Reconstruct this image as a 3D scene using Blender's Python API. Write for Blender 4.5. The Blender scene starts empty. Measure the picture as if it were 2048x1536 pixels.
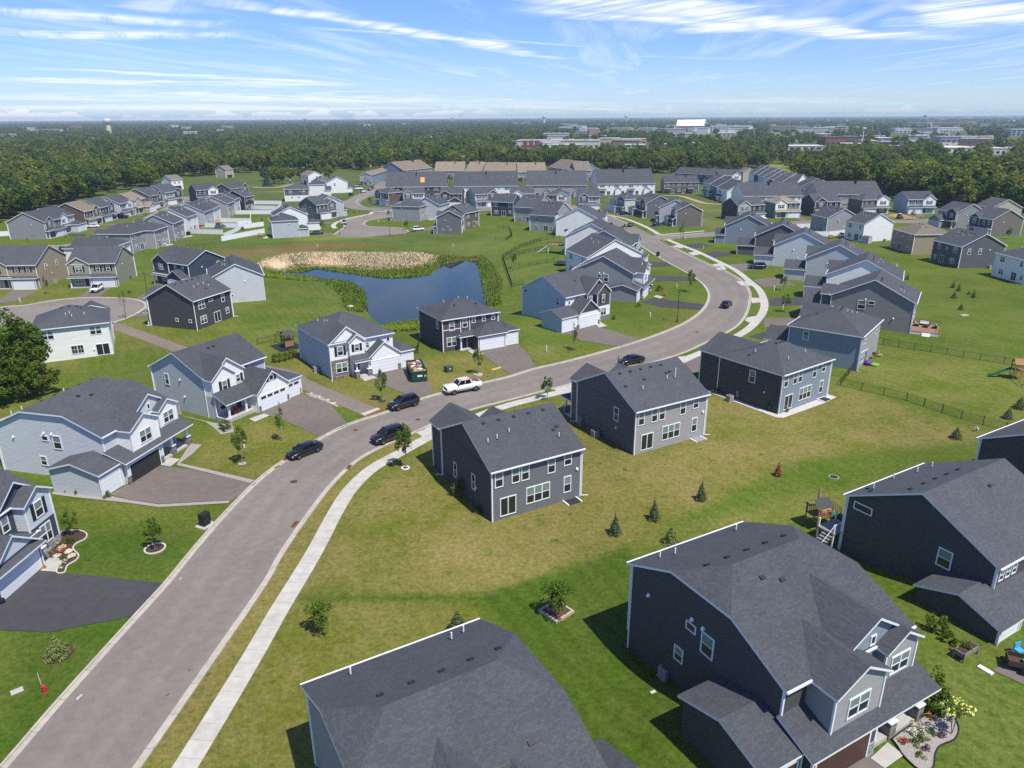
import bpy, bmesh, math, random
import numpy as np
from mathutils import Vector, Matrix
SC = bpy.context.scene
COL = SC.collection
rnd = random.Random(7)
R = math.radians

# ---------------------------------------------------------------- camera
F_PX, CAM_H = 1454.0, 40.0
_th = math.atan((768 - 233.5) / F_PX)
_ro = R(-0.31)
CF = np.array([0, math.cos(_th), -math.sin(_th)])
_u = np.array([0, math.sin(_th), math.cos(_th)]); _r = np.array([1., 0, 0])
CR = _r * math.cos(_ro) + _u * math.sin(_ro)
CU = _u * math.cos(_ro) - _r * math.sin(_ro)
cam = bpy.data.cameras.new('camera'); cam_ob = bpy.data.objects.new('camera', cam); COL.objects.link(cam_ob)
cam.sensor_width = 36; cam.lens = 36 * F_PX / 2048; cam.clip_start = 0.5; cam.clip_end = 60000
M = Matrix(((CR[0], CU[0], -CF[0], 0), (CR[1], CU[1], -CF[1], 0), (CR[2], CU[2], -CF[2], CAM_H), (0, 0, 0, 1)))
cam_ob.matrix_world = M
SC.camera = cam_ob
SC.cycles.use_denoising = False

# ---------------------------------------------------------------- light
SUN_AZ, SUN_EL = 138.0, 61.0            # clockwise from +Y, degrees
SC.view_settings.view_transform = 'Standard'; SC.view_settings.look = 'None'
SC.view_settings.gamma = 1; SC.view_settings.use_curve_mapping = False
SC.view_settings.exposure = 0.30
sun = bpy.data.lights.new('sun', 'SUN'); sun.energy = 4.7; sun.angle = R(0.5); sun.color = (1, 0.95, 0.82)
sun_ob = bpy.data.objects.new('sun', sun); COL.objects.link(sun_ob)
sd = Vector((math.sin(R(SUN_AZ)) * math.cos(R(SUN_EL)), math.cos(R(SUN_AZ)) * math.cos(R(SUN_EL)), math.sin(R(SUN_EL))))
sun_ob.rotation_euler = sd.to_track_quat('Z', 'Y').to_euler(); sun_ob.location = (60, -60, 120)

world = bpy.data.worlds.new('World'); SC.world = world; world.use_nodes = True
NT = world.node_tree; NT.nodes.clear()
def nd(t, ty, **k):
    n = t.nodes.new(ty)
    for a, v in k.items(): setattr(n, a, v)
    return n
def lk(t, a, b): t.links.new(a, b)
def mathn(t, op, a, b=None, c=None, clamp=False):
    n = nd(t, 'ShaderNodeMath', operation=op); n.use_clamp = clamp
    for i, v in enumerate((a, b, c)):
        if v is None: continue
        if isinstance(v, (int, float)): n.inputs[i].default_value = v
        else: lk(t, v, n.inputs[i])
    return n.outputs[0]
def maprange(t, v, a, b, c=0., d=1., smooth=True):
    n = nd(t, 'ShaderNodeMapRange'); n.interpolation_type = 'SMOOTHSTEP' if smooth else 'LINEAR'
    lk(t, v, n.inputs[0])
    for i, x in enumerate((a, b, c, d)): n.inputs[i + 1].default_value = x
    return n.outputs[0]
sky = nd(NT, 'ShaderNodeTexSky', sky_type='NISHITA'); sky.sun_disc = False
sky.sun_elevation = R(SUN_EL); sky.sun_rotation = R(SUN_AZ); sky.air_density = 1.0; sky.dust_density = 0.25; sky.ozone_density = 3.0; sky.altitude = 600
SKY_STRENGTH = 0.13; HAZE = 0.00011
# high cirrus: the view direction meets a flat cloud layer; streaks run across it
tc = nd(NT, 'ShaderNodeTexCoord'); sep = nd(NT, 'ShaderNodeSeparateXYZ'); lk(NT, tc.outputs['Generated'], sep.inputs[0])
zc = mathn(NT, 'MAXIMUM', sep.outputs[2], 0.004)
px = mathn(NT, 'DIVIDE', sep.outputs[0], zc); py = mathn(NT, 'DIVIDE', sep.outputs[1], zc)
def sky_noise(ang, sx, sy, off, detail=6, rough=0.6, dist=0.6):
    ca, sa = math.cos(R(ang)), math.sin(R(ang))
    a = mathn(NT, 'ADD', mathn(NT, 'MULTIPLY', px, ca * sx), mathn(NT, 'MULTIPLY', py, sa * sx))
    b = mathn(NT, 'ADD', mathn(NT, 'MULTIPLY', px, -sa * sy), mathn(NT, 'MULTIPLY', py, ca * sy))
    cv = nd(NT, 'ShaderNodeCombineXYZ'); lk(NT, a, cv.inputs[0]); lk(NT, b, cv.inputs[1]); cv.inputs[2].default_value = off
    n = nd(NT, 'ShaderNodeTexNoise'); n.inputs['Scale'].default_value = 1; n.inputs['Detail'].default_value = detail
    n.inputs['Roughness'].default_value = rough; n.inputs['Distortion'].default_value = dist
    lk(NT, cv.outputs[0], n.inputs['Vector']); return n.outputs[0]
def sky_band(x0, y0, x1, y1, wd):
    """soft band along a line of the cloud layer"""
    L = math.hypot(x1 - x0, y1 - y0); ux, uy = (x1 - x0) / L, (y1 - y0) / L
    s = mathn(NT, 'ADD', mathn(NT, 'MULTIPLY', px, ux), mathn(NT, 'MULTIPLY_ADD', py, uy, -(x0 * ux + y0 * uy)))
    d = mathn(NT, 'ADD', mathn(NT, 'MULTIPLY', px, -uy), mathn(NT, 'MULTIPLY_ADD', py, ux, -(-x0 * uy + y0 * ux)))
    wob = mathn(NT, 'MULTIPLY', mathn(NT, 'SUBTRACT', wobble, 0.5), wd * 3.0)
    d = mathn(NT, 'ABSOLUTE', mathn(NT, 'ADD', d, wob))
    a = maprange(NT, d, 0, wd, 1, 0)
    e = mathn(NT, 'MULTIPLY', maprange(NT, s, -0.05 * L, 0.2 * L), maprange(NT, s, 0.75 * L, 1.05 * L, 1, 0))
    return mathn(NT, 'MULTIPLY', a, e)
def sky_xy(x, y):
    d = CF + CR * (x - 1024) / F_PX - CU * (y - 768) / F_PX
    return d[0] / d[2], d[1] / d[2]
wobble = sky_noise(0, .55, .55, 3.1, 3)
fine = sky_noise(-62, 0.30, 2.6, 0.7, 8, 0.66, 0.9)
fine2 = sky_noise(82, 0.16, 1.1, 5.3, 7, 0.62, 0.7)
cl = None
sv = nd(NT, 'ShaderNodeCombineXYZ'); elv = mathn(NT, 'ADD', sep.outputs[2], mathn(NT, 'MULTIPLY', sep.outputs[0], .02)); lk(NT, mathn(NT, 'MULTIPLY', sep.outputs[0], 4.5), sv.inputs[0]); lk(NT, mathn(NT, 'MULTIPLY', elv, 150), sv.inputs[1])
sn = nd(NT, 'ShaderNodeTexNoise'); sn.inputs['Scale'].default_value = 1; sn.inputs['Detail'].default_value = 8; sn.inputs['Roughness'].default_value = .62; sn.inputs['Distortion'].default_value = .4; lk(NT, sv.outputs[0], sn.inputs['Vector'])
streak = [mathn(NT, 'MULTIPLY_ADD', maprange(NT, q, .32, .60), .8, .2) for q in (fine, sn.outputs[0])]
for (a, b, wd, s) in (((380, -16), (1130, 122), 0.42, 1.0), ((860, -34), (1900, 86), 0.85, 1.0), ((1000, 14), (1560, 66), 0.7, .9), ((1840, 2), (2140, 62), .9, 1.2), ((1680, -12), (2100, 8), .5, .6),
                      ((560, 52), (1240, 98), .22, .5), ((1640, 128), (2060, 74), .12, .4), ((-60, 64), (520, 72), .8, .8), ((-80, 14), (470, 50), .8, .8), ((1250, 112), (1500, 118), .5, .3),
                      ((-80, 158), (740, 172), 3.0, 1.0), ((-100, 188), (960, 206), 14, .95), ((30, 134), (700, 168), 1.0, .8), ((700, 186), (1350, 226), 13, .8), ((-100, 210), (760, 220), 40, .9), ((1200, 196), (2100, 208), 14, .45), ((300, -20), (400, 30), .5, .5)):
    x0, y0 = sky_xy(*a); x1, y1 = sky_xy(*b)
    v = mathn(NT, 'MULTIPLY', mathn(NT, 'MULTIPLY', sky_band(x0, y0, x1, y1, wd), s), streak[1 if a[1] > 125 else 0])
    cl = v if cl is None else mathn(NT, 'MAXIMUM', cl, v)
thin = mathn(NT, 'MULTIPLY', maprange(NT, fine2, 0.42, 0.74), 0.36)
cl = mathn(NT, 'MAXIMUM', cl, thin)
# low bank of cumulus far away, just above the skyline
az = mathn(NT, 'ARCTAN2', sep.outputs[0], sep.outputs[1])
cv = nd(NT, 'ShaderNodeCombineXYZ'); lk(NT, mathn(NT, 'MULTIPLY', az, 26), cv.inputs[0]); lk(NT, mathn(NT, 'MULTIPLY', sep.outputs[2], 60), cv.inputs[1])
cn = nd(NT, 'ShaderNodeTexNoise'); cn.inputs['Scale'].default_value = 1; cn.inputs['Detail'].default_value = 7; lk(NT, cv.outputs[0], cn.inputs['Vector'])
top = mathn(NT, 'MULTIPLY_ADD', cn.outputs[0], 0.050, -0.019)
cum = mathn(NT, 'MULTIPLY', maprange(NT, mathn(NT, 'SUBTRACT', top, sep.outputs[2]), 0, 0.003), maprange(NT, az, -.15, .02, .85, .35))
cl = mathn(NT, 'MAXIMUM', cl, cum)
veil = maprange(NT, sep.outputs[2], -0.01, 0.10, 0.22, 0.0)
cl = mathn(NT, 'MAXIMUM', cl, veil)
mx = nd(NT, 'ShaderNodeMix', data_type='RGBA'); lk(NT, mathn(NT, 'MINIMUM', cl, .95), mx.inputs[0])
tint = nd(NT, 'ShaderNodeMix', data_type='RGBA', blend_type='MULTIPLY'); tint.inputs[0].default_value = 1
lk(NT, sky.outputs[0], tint.inputs[6]); tg = nd(NT, 'ShaderNodeMix', data_type='RGBA'); lk(NT, maprange(NT, sep.outputs[2], .0, .24), tg.inputs[0]); tg.inputs[6].default_value = (.47, .63, .94, 1); tg.inputs[7].default_value = (.60, .71, 1.08, 1); lk(NT, tg.outputs[2], tint.inputs[7])
lk(NT, tint.outputs[2], mx.inputs[6]); mx.inputs[7].default_value = (6.6, 6.9, 7.4, 1)
bg = nd(NT, 'ShaderNodeBackground'); bg.inputs[1].default_value = SKY_STRENGTH
lk(NT, mx.outputs[2], bg.inputs[0]); wo = nd(NT, 'ShaderNodeOutputWorld'); lk(NT, bg.outputs[0], wo.inputs[0])

# ---------------------------------------------------------------- where things stand: sight lines measured from enlarged views of the place
K = {'A1': (0, 200, 3.9385), 'A2': (500, 200, 3.9385), 'A3': (1000, 200, 3.9385), 'A4': (1500, 200, 3.737),
     'B1': (0, 460, 3.9385), 'B2': (500, 460, 3.9385), 'B3': (1000, 460, 3.9385), 'B4': (1528, 460, 3.9385),
     'C1': (0, 720, 3.9385), 'C2': (500, 720, 3.9385), 'C3': (1000, 720, 3.9385), 'C4': (1528, 720, 3.9385),
     'D1': (0, 1100, 3.523), 'D2': (500, 1100, 3.523), 'D3': (1000, 1100, 3.523), 'D4': (1528, 1100, 3.523),
     'E1': (0, 360, 7.877), 'E2': (240, 340, 7.877), 'E3': (480, 330, 7.877), 'E4': (720, 310, 7.877), 'E5': (960, 320, 7.877),
     'E6': (1200, 320, 7.877), 'E7': (1440, 320, 7.877), 'E8': (1680, 360, 5.565), 'G': (0, 0, 1),
     'H1': (860, 780, 5.484), 'H2': (1120, 690, 6.4), 'H3': (1390, 590, 6.4),
     'Z1': (0, 900, 4.5167), 'Z2': (280, 640, 5.689), 'Z3': (580, 590, 7.314), 'Z4': (820, 580, 8.533), 'Z5': (1030, 500, 6.827)}
def at(k, x, y, z=0.):
    o = K[k]; X, Y = o[0] + x / o[2], o[1] + y / o[2]
    d = CF + CR * (X - 1024) / F_PX - CU * (Y - 768) / F_PX
    t = (z - CAM_H) / d[2]
    return np.array([d[0] * t, d[1] * t])
def proj(X, Y, Z):
    v = np.array([X, Y, Z - CAM_H]); w = v @ CF
    return 1024 + F_PX * (v @ CR) / w, 768 - F_PX * (v @ CU) / w
# gentle ground: the pond lies in a basin, the yard at the lower right rises to its street
POND_Z = -2.3
POND = [at('B2', x, y, POND_Z) for x, y in ((230, 318), (400, 335), (520, 303), (700, 330), (880, 352), (1050, 378), (1250, 372), (1400, 352), (1480, 292), (1560, 262),
        (1620, 240), (1700, 234), (1785, 250), (1808, 300), (1828, 400), (1850, 520), (1872, 600), (1700, 690), (1340, 715), (1100, 745), (1040, 742), (960, 690), (912, 620), (902, 520), (880, 470), (800, 420), (690, 396), (560, 386), (430, 362), (250, 345))]
PA = np.array(POND)
def poly_dist(P, A):
    """signed distance (negative inside) of points P (n,2) to polygon A (m,2)"""
    P = np.atleast_2d(P); n = len(A); d = np.full(len(P), 1e9); ins = np.zeros(len(P), bool)
    for i in range(n):
        a, b = A[i], A[(i + 1) % n]; ab = b - a
        t = np.clip(((P - a) @ ab) / (ab @ ab + 1e-12), 0, 1)
        d = np.minimum(d, np.hypot(*(P - a - t[:, None] * ab).T))
        c = ((a[1] > P[:, 1]) != (b[1] > P[:, 1]))
        with np.errstate(divide='ignore', invalid='ignore'):
            xi = (b[0] - a[0]) * (P[:, 1] - a[1]) / (b[1] - a[1]) + a[0]
        ins ^= c & (P[:, 0] < xi)
    return np.where(ins, -d, d)
def sstep(x): x = np.clip(x, 0, 1); return x * x * (3 - 2 * x)
RO = np.array([16.3, 34.64]); RE = np.array([math.cos(R(30)), math.sin(R(30))]); RN = np.array([-RE[1], RE[0]])
def gz(P):
    P = np.atleast_2d(np.asarray(P, float))
    d = poly_dist(P, PA)
    z = -2.3 * sstep(1 - d / 17.0) - 0.5 * sstep(-d / 3.0)
    q = P - RO; lx, ly = q @ RE, q @ RN
    z = z + 1.5 * sstep((14 - ly) / 11) * sstep((lx + 8.5) / 6)
    return z
def gh(x, y): return float(gz([[x, y]])[0])
def atg(k, x, y):
    p = at(k, x, y)
    if -60 < p[0] < 90:
        for _ in range(6): p = at(k, x, y, gh(*p))
    return p

# ---------------------------------------------------------------- object helpers
def tag(o, label=None, cat=None, group=None, kind=None):
    if label: o['label'] = label
    if cat: o['category'] = cat
    if group: o['group'] = group
    if kind: o['kind'] = kind
    return o
def empty(name, loc, rz=0, label=None, cat=None, group=None):
    o = bpy.data.objects.new(name, None); COL.objects.link(o); o.empty_display_size = .3
    o.location = loc; o.rotation_euler = (0, 0, rz)
    return tag(o, label, cat, group)
def link(name, me, parent=None, loc=None, rz=None):
    o = bpy.data.objects.new(name, me); COL.objects.link(o)
    if parent: o.parent = parent
    if loc is not None: o.location = loc
    if rz is not None: o.rotation_euler = (0, 0, rz)
    return o
class MB:
    """collects polygons and builds them as ONE mesh"""
    def __init__(s): s.v = []; s.f = []; s.m = []; s.uv = {}
    def face(s, pts, m=0, uv=None):
        i = len(s.v); s.v.extend([tuple(map(float, p)) for p in pts]); s.f.append(list(range(i, i + len(pts)))); s.m.append(m)
        if uv: s.uv[len(s.f) - 1] = uv
    def box(s, x0, x1, y0, y1, z0, z1, m=0, skip=''):
        a = [(x0, y0, z0), (x1, y0, z0), (x1, y1, z0), (x0, y1, z0), (x0, y0, z1), (x1, y0, z1), (x1, y1, z1), (x0, y1, z1)]
        for k, q in (('b', (3, 2, 1, 0)), ('t', (4, 5, 6, 7)), ('f', (0, 1, 5, 4)), ('r', (1, 2, 6, 5)), ('k', (2, 3, 7, 6)), ('l', (3, 0, 4, 7))):
            if k not in skip: s.face([a[i] for i in q], m)
    def bar(s, a, b, r, m=0, n=6, r2=None):
        a, b = Vector(a), Vector(b); d = (b - a).normalized(); u = d.orthogonal().normalized(); w = d.cross(u); r2 = r if r2 is None else r2
        A = [a + (u * math.cos(2 * math.pi * i / n) + w * math.sin(2 * math.pi * i / n)) * r for i in range(n)]
        B = [b + (u * math.cos(2 * math.pi * i / n) + w * math.sin(2 * math.pi * i / n)) * r2 for i in range(n)]
        for i in range(n): j = (i + 1) % n; s.face([A[i], A[j], B[j], B[i]], m)
        s.face(A[::-1], m); s.face(B, m)
    def lathe(s, prof, c=(0, 0, 0), n=12, m=0):
        for (r0, z0), (r1, z1) in zip(prof, prof[1:]):
            for i in range(n):
                a, b = 2 * math.pi * i / n, 2 * math.pi * (i + 1) / n
                q = [(c[0] + r0 * math.cos(a), c[1] + r0 * math.sin(a), c[2] + z0), (c[0] + r0 * math.cos(b), c[1] + r0 * math.sin(b), c[2] + z0),
                     (c[0] + r1 * math.cos(b), c[1] + r1 * math.sin(b), c[2] + z1), (c[0] + r1 * math.cos(a), c[1] + r1 * math.sin(a), c[2] + z1)]
                if r0 < 1e-5: q = [q[0], q[2], q[3]]
                elif r1 < 1e-5: q = q[:3]
                s.face(q, m)
    def mesh(s, name, mats, smooth=False, weld=False):
        me = bpy.data.meshes.new(name); me.from_pydata(s.v, [], s.f)
        for m in (mats if isinstance(mats, (list, tuple)) else [mats]): me.materials.append(m)
        me.polygons.foreach_set('material_index', s.m)
        if s.uv:
            ul = me.uv_layers.new(name='UVMap')
            for fi, uv in s.uv.items():
                for li, c in zip(me.polygons[fi].loop_indices, uv): ul.data[li].uv = c
        if weld or smooth:
            bm = bmesh.new(); bm.from_mesh(me); bmesh.ops.remove_doubles(bm, verts=bm.verts, dist=1e-4); bm.to_mesh(me); bm.free()
        if smooth: me.polygons.foreach_set('use_smooth', [True] * len(me.polygons))
        me.update(); return me
    def build(s, name, mats, parent=None, smooth=False, weld=False):
        return link(name, s.mesh(name, mats, smooth, weld), parent)

# ---------------------------------------------------------------- materials
MATS = {}
def mat(name, col, rough=0.7, metal=0., spec=0.3, noise=0., nscale=2., extra=None, coat=0.):
    if name in MATS: return MATS[name]
    m = bpy.data.materials.new(name); m.use_nodes = True; t = m.node_tree; b = t.nodes['Principled BSDF']
    b.inputs['Base Color'].default_value = (*col, 1); b.inputs['Roughness'].default_value = rough; b.inputs['Metallic'].default_value = metal
    b.inputs['Specular IOR Level'].default_value = spec
    if coat: b.inputs['Coat Weight'].default_value = coat; b.inputs['Coat Roughness'].default_value = .05
    if noise:
        c = nd(t, 'ShaderNodeTexCoord'); n = nd(t, 'ShaderNodeTexNoise'); n.inputs['Scale'].default_value = nscale; n.inputs['Detail'].default_value = 6
        lk(t, c.outputs['Object'], n.inputs['Vector'])
        h = nd(t, 'ShaderNodeHueSaturation'); h.inputs['Color'].default_value = (*col, 1)
        lk(t, maprange(t, n.outputs[0], .3, .7, 1 - noise, 1 + noise, False), h.inputs['Value']); lk(t, h.outputs[0], b.inputs['Base Color'])
    if extra: extra(t, b)
    MATS[name] = m; return m
def siding(name, col, lap=0.17, rough=.75):
    """lapped boards: a fine shadow line at each lap is painted into the colour"""
    def ex(t, b):
        c = nd(t, 'ShaderNodeTexCoord'); s = nd(t, 'ShaderNodeSeparateXYZ'); lk(t, c.outputs['Object'], s.inputs[0])
        fr = mathn(t, 'FRACT', mathn(t, 'DIVIDE', s.outputs[2], lap))
        bu = nd(t, 'ShaderNodeBump'); bu.inputs['Strength'].default_value = .75; bu.inputs['Distance'].default_value = .02
        lk(t, mathn(t, 'SUBTRACT', 1.0, fr), bu.inputs['Height']); lk(t, bu.outputs[0], b.inputs['Normal'])
        n = nd(t, 'ShaderNodeTexNoise'); n.inputs['Scale'].default_value = 1.0; n.inputs['Detail'].default_value = 4
        mp = nd(t, 'ShaderNodeMapping'); mp.inputs['Scale'].default_value = (.5, .5, 6); lk(t, c.outputs['Object'], mp.inputs[0]); lk(t, mp.outputs[0], n.inputs['Vector'])
        h = nd(t, 'ShaderNodeHueSaturation'); h.inputs['Color'].default_value = (*col, 1)
        ln = mathn(t, 'MULTIPLY_ADD', mathn(t, 'GREATER_THAN', fr, .16), .26, .74)  # darker line low on each board paints the lap shadow
        lk(t, mathn(t, 'MULTIPLY', ln, maprange(t, n.outputs[0], .3, .7, .94, 1.12, False)), h.inputs['Value']); lk(t, h.outputs[0], b.inputs['Base Color'])
    return mat('siding_' + name, col, rough, extra=ex)
def shingles(name, col):
    def ex(t, b):
        u = nd(t, 'ShaderNodeUVMap'); br = nd(t, 'ShaderNodeTexBrick'); br.offset = .37; br.inputs['Scale'].default_value = 1
        br.inputs['Brick Width'].default_value = .33; br.inputs['Row Height'].default_value = .15; br.inputs['Mortar Size'].default_value = .008; br.inputs['Bias'].default_value = -.1
        br.inputs['Color1'].default_value = tuple(c * .88 for c in col) + (1,); br.inputs['Color2'].default_value = tuple(c * 1.15 for c in col) + (1,); br.inputs['Mortar'].default_value = tuple(c * .72 for c in col) + (1,)
        lk(t, u.outputs[0], br.inputs['Vector'])
        n = nd(t, 'ShaderNodeTexNoise'); n.inputs['Scale'].default_value = .35; n.inputs['Detail'].default_value = 6; lk(t, u.outputs[0], n.inputs['Vector'])
        n2 = nd(t, 'ShaderNodeTexNoise'); n2.inputs['Scale'].default_value = 5.; n2.inputs['Detail'].default_value = 3; lk(t, u.outputs[0], n2.inputs['Vector'])
        h = nd(t, 'ShaderNodeHueSaturation'); lk(t, br.outputs[0], h.inputs['Color'])
        v = mathn(t, 'MULTIPLY', maprange(t, n.outputs[0], .3, .7, .93, 1.07, False), maprange(t, n2.outputs[0], .3, .7, .88, 1.12, False))
        oi = nd(t, 'ShaderNodeObjectInfo'); v = mathn(t, 'MULTIPLY', v, mathn(t, 'MULTIPLY_ADD', oi.outputs['Random'], .22, .89))
        lk(t, v, h.inputs['Value']); lk(t, h.outputs[0], b.inputs['Base Color'])
        bu = nd(t, 'ShaderNodeBump'); bu.inputs['Strength'].default_value = .5; bu.inputs['Distance'].default_value = .012; lk(t, br.outputs['Fac'], bu.inputs['Height']); bu.invert = True; lk(t, bu.outputs[0], b.inputs['Normal'])
    return mat('shingles_' + name, col, .9, spec=.25, extra=ex)
def stone(name, col):
    def ex(t, b):
        c = nd(t, 'ShaderNodeTexCoord'); mp = nd(t, 'ShaderNodeMapping'); mp.inputs['Scale'].default_value = (2.4, 2.4, 6); lk(t, c.outputs['Object'], mp.inputs[0])
        v = nd(t, 'ShaderNodeTexVoronoi'); v.inputs['Scale'].default_value = 1; lk(t, mp.outputs[0], v.inputs['Vector'])
        h = nd(t, 'ShaderNodeHueSaturation'); h.inputs['Color'].default_value = (*col, 1)
        s = nd(t, 'ShaderNodeSeparateColor'); lk(t, v.outputs['Color'], s.inputs[0])
        lk(t, maprange(t, s.outputs[0], 0, 1, .5, 1.6, False), h.inputs['Value']); lk(t, h.outputs[0], b.inputs['Base Color'])
        bu = nd(t, 'ShaderNodeBump'); bu.inputs['Strength'].default_value = .6; lk(t, v.outputs['Distance'], bu.inputs['Height']); lk(t, bu.outputs[0], b.inputs['Normal'])
    return mat('stone_' + name, col, .9, extra=ex)
SID = {k: siding(k, c) for k, c in dict(ltgray=(.40, .43, .46), palegray=(.50, .53, .56), white=(.74, .75, .74), charcoal=(.060, .062, .070), slate=(.098, .108, .115), navy=(.040, .060, .088), midnight=(.066, .070, .070),
       brown=(.125, .092, .070), tan=(.33, .275, .19), olive=(.27, .275, .20), gray=(.245, .25, .265), dovegray=(.30, .30, .305), bluegray=(.21, .255, .30), paleblue=(.36, .46, .52), beige=(.42, .38, .30),
       plum=(.075, .068, .075), graybrown=(.16, .14, .125), taupe=(.20, .195, .19), iron=(.135, .145, .16), teal=(.10, .165, .19), black=(.035, .035, .038), greige=(.33, .32, .30), sage=(.20, .25, .24)).items()}
ROOF = {k: shingles(k, c) for k, c in dict(dark=(.068, .073, .084), tan=(.215, .175, .13), brown=(.165, .135, .11), gray=(.09, .088, .088)).items()}
TRIM = mat('white_trim', (.74, .76, .78), .5); TRIMD = mat('dark_trim', (.05, .05, .055), .5)
STONE = stone('gray', (.17, .155, .145)); STONEL = stone('light', (.30, .29, .275))
GLASS = mat('window_glass', (.018, .022, .026), .06, spec=.7); BLIND = mat('blind_behind_glass', (.17, .235, .21), .25, spec=.6)
DOORW = mat('garage_door_white', (.72, .74, .77), .5); DOORB = mat('garage_door_brown', (.075, .036, .026), .5); DOORG = mat('garage_door_bluegray', (.42, .50, .58), .5)
DOORD = mat('front_door_dark', (.045, .035, .035), .45); DOORR = mat('front_door_red', (.30, .03, .025), .45)
SHUT = mat('shutter_black', (.018, .018, .021), .55); CONC = mat('concrete', (.40, .385, .36), .9, noise=.12, nscale=.8)
PVC = mat('white_pipe', (.75, .75, .75), .5); BLK = mat('black_metal', (.02, .02, .022), .5, spec=.4); DARK = mat('dark_interior', (.03, .03, .032), .9)
ALUM = mat('gray_metal', (.32, .32, .31), .5, metal=.3)
# ================================================================ the ground
LUSH, MID, DRYG, DRY, WILD, DEEP, RED, YEL = (.064, .112, .008), (.084, .118, .010), (.108, .122, .015), (.17, .15, .055), (.060, .098, .015), (.042, .086, .006), (.130, .092, .036), (.18, .165, .05)
def px_poly(l, k='G', z=None):
    return np.array([(atg(k, x, y) if z is None else at(k, x, y, z)) for x, y in l])
def fgrow(a, b, step, far, ratio=1.22):
    l = list(np.arange(a, b + .01, step)); s = step
    while l[-1] < far: s *= ratio; l.append(l[-1] + s)
    return l
xp = fgrow(0, 250, 1., 16000); xn = [-v for v in fgrow(0, 200, 1., 16000)][1:][::-1]
XS = np.array(xn + xp)
YS = np.array([-700, -300, -120, -50, -15, 0] + fgrow(6, 420, 1., 17000))
GX, GY = np.meshgrid(XS, YS); P = np.stack([GX.ravel(), GY.ravel()], 1)
near = (np.abs(P[:, 0]) < 260) & (P[:, 1] < 440) & (P[:, 1] > -60)
Z = np.zeros(len(P)); Z[near] = gz(P[near])
tint = np.tile(np.array((*LUSH, .35)), (len(P), 1))
far = P[:, 1] > 330
tint[far] = (.062, .098, .020, .25)
REG = [  # polygon, colour, how readily it dries out, softness in metres
    ('G', ((0, 560), (300, 600), (600, 660), (560, 760), (330, 700), (200, 700), (0, 860)), MID, .6, 4),
    ('G', ((470, 560), (560, 545), (680, 590), (700, 640), (560, 690), (480, 670)), LUSH, .45, 4),
    ('G', ((0, 930), (130, 990), (450, 1000), (320, 1170), (60, 1150)), DEEP, .2, 2),
    ('G', ((0, 1260), (270, 1235), (0, 1560)), DEEP, .25, 2),
    ('G', ((370, 870), (500, 840), (650, 860), (520, 960), (400, 950)), DRYG, .75, 3),
    ('G', ((110, 1000), (240, 1000), (470, 1005), (430, 1060), (160, 1050)), MID, .6, 3),
    ('G', ((570, 700), (830, 720), (1000, 700), (1060, 745), (880, 790), (760, 830), (560, 770)), DRYG, .8, 3),
    ('G', ((1060, 690), (1240, 690), (1400, 600), (1440, 640), (1250, 700), (1080, 740)), MID, .65, 4),
    ('G', ((520, 1250), (640, 1060), (700, 985), (860, 890), (1000, 830), (1190, 780), (1420, 790), (1680, 770), (1960, 860), (1960, 940), (1700, 980), (1500, 1030), (1250, 1100), (960, 1190)), DRYG, 1.0, 4),
    ('G', ((1010, 1040), (1160, 1000), (1250, 930), (1420, 880), (1560, 870), (1640, 900), (1450, 990), (1200, 1080), (960, 1180), (760, 1170), (800, 1090)), (.138, .132, .028), 1.0, 5),
    ('G', ((250, 1560), (600, 1010), (800, 878), (870, 862), (730, 940), (610, 1130), (380, 1560)), (.158, .140, .034), .95, 2),
    ('G', ((380, 1560), (570, 1195), (960, 1205), (1080, 1330), (900, 1560)), DRYG, .7, 4),
    ('G', ((950, 1195), (1120, 1140), (1258, 1090), (1300, 1330), (1480, 1560), (1200, 1560), (1060, 1330)), (.046, .090, .006), .2, .7),
    ('G', ((570, 1186), (780, 1186), (950, 1193), (1100, 1150), (1100, 1165), (950, 1208), (760, 1200), (560, 1200)), DEEP, .1, .7),
    ('G', ((1600, 920), (1950, 880), (1960, 940), (1640, 985), (1350, 1060), (1340, 1040)), LUSH, .3, 1.5),
    ('G', ((1680, 760), (1760, 690), (2100, 740), (2100, 880)), MID, .55, 4),
    ('G', ((1650, 480), (1800, 500), (2100, 600), (2100, 720), (1780, 680), (1780, 560)), (.068, .114, .008), .35, 5),
    ('G', ((1820, 1300), (1990, 1340), (2100, 1480), (2100, 1560), (1900, 1560)), (.072, .122, .016), .35, 3),
    ('G', ((330, 475), (520, 490), (700, 468), (960, 470), (1020, 500), (980, 520), (860, 512), (700, 500), (520, 512), (440, 540), (330, 520)), WILD, .35, 5),
    ('G', ((440, 500), (520, 497), (600, 487), (760, 487), (700, 498), (540, 508), (460, 520)), RED, .4, 5),
    ('G', ((870, 500), (1010, 470), (1020, 560), (980, 600), (960, 520)), (.072, .118, .02), .3, 4),
    ('G', ((560, 470), (700, 468), (760, 476), (600, 482)), (.13, .155, .02), .3, 3),
    ('G', ((1020, 430), (1110, 450), (1150, 560), (1040, 570), (990, 520)), (.068, .122, .012), .4, 3),
    ('G', ((440, 355), (540, 352), (700, 340), (730, 352), (640, 372), (560, 385), (480, 375)), (.125, .135, .035), .6, 8),
    ('G', ((1390, 400), (1460, 420), (1440, 470), (1360, 440), (1280, 395)), (.085, .115, .025), .5, 4),
    ('G', ((1500, 325), (1600, 325), (1600, 340), (1500, 338)), (.16, .19, .03), .2, 8)]
idx = np.where(near)[0]
for k, pl, c, dr, soft in REG:
    A = px_poly(pl, k); d = poly_dist(P[idx], A); w = sstep(.5 - d / (2 * soft))[:, None]
    tint[idx] = tint[idx] * (1 - w) + np.array((*c, dr)) * w
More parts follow.
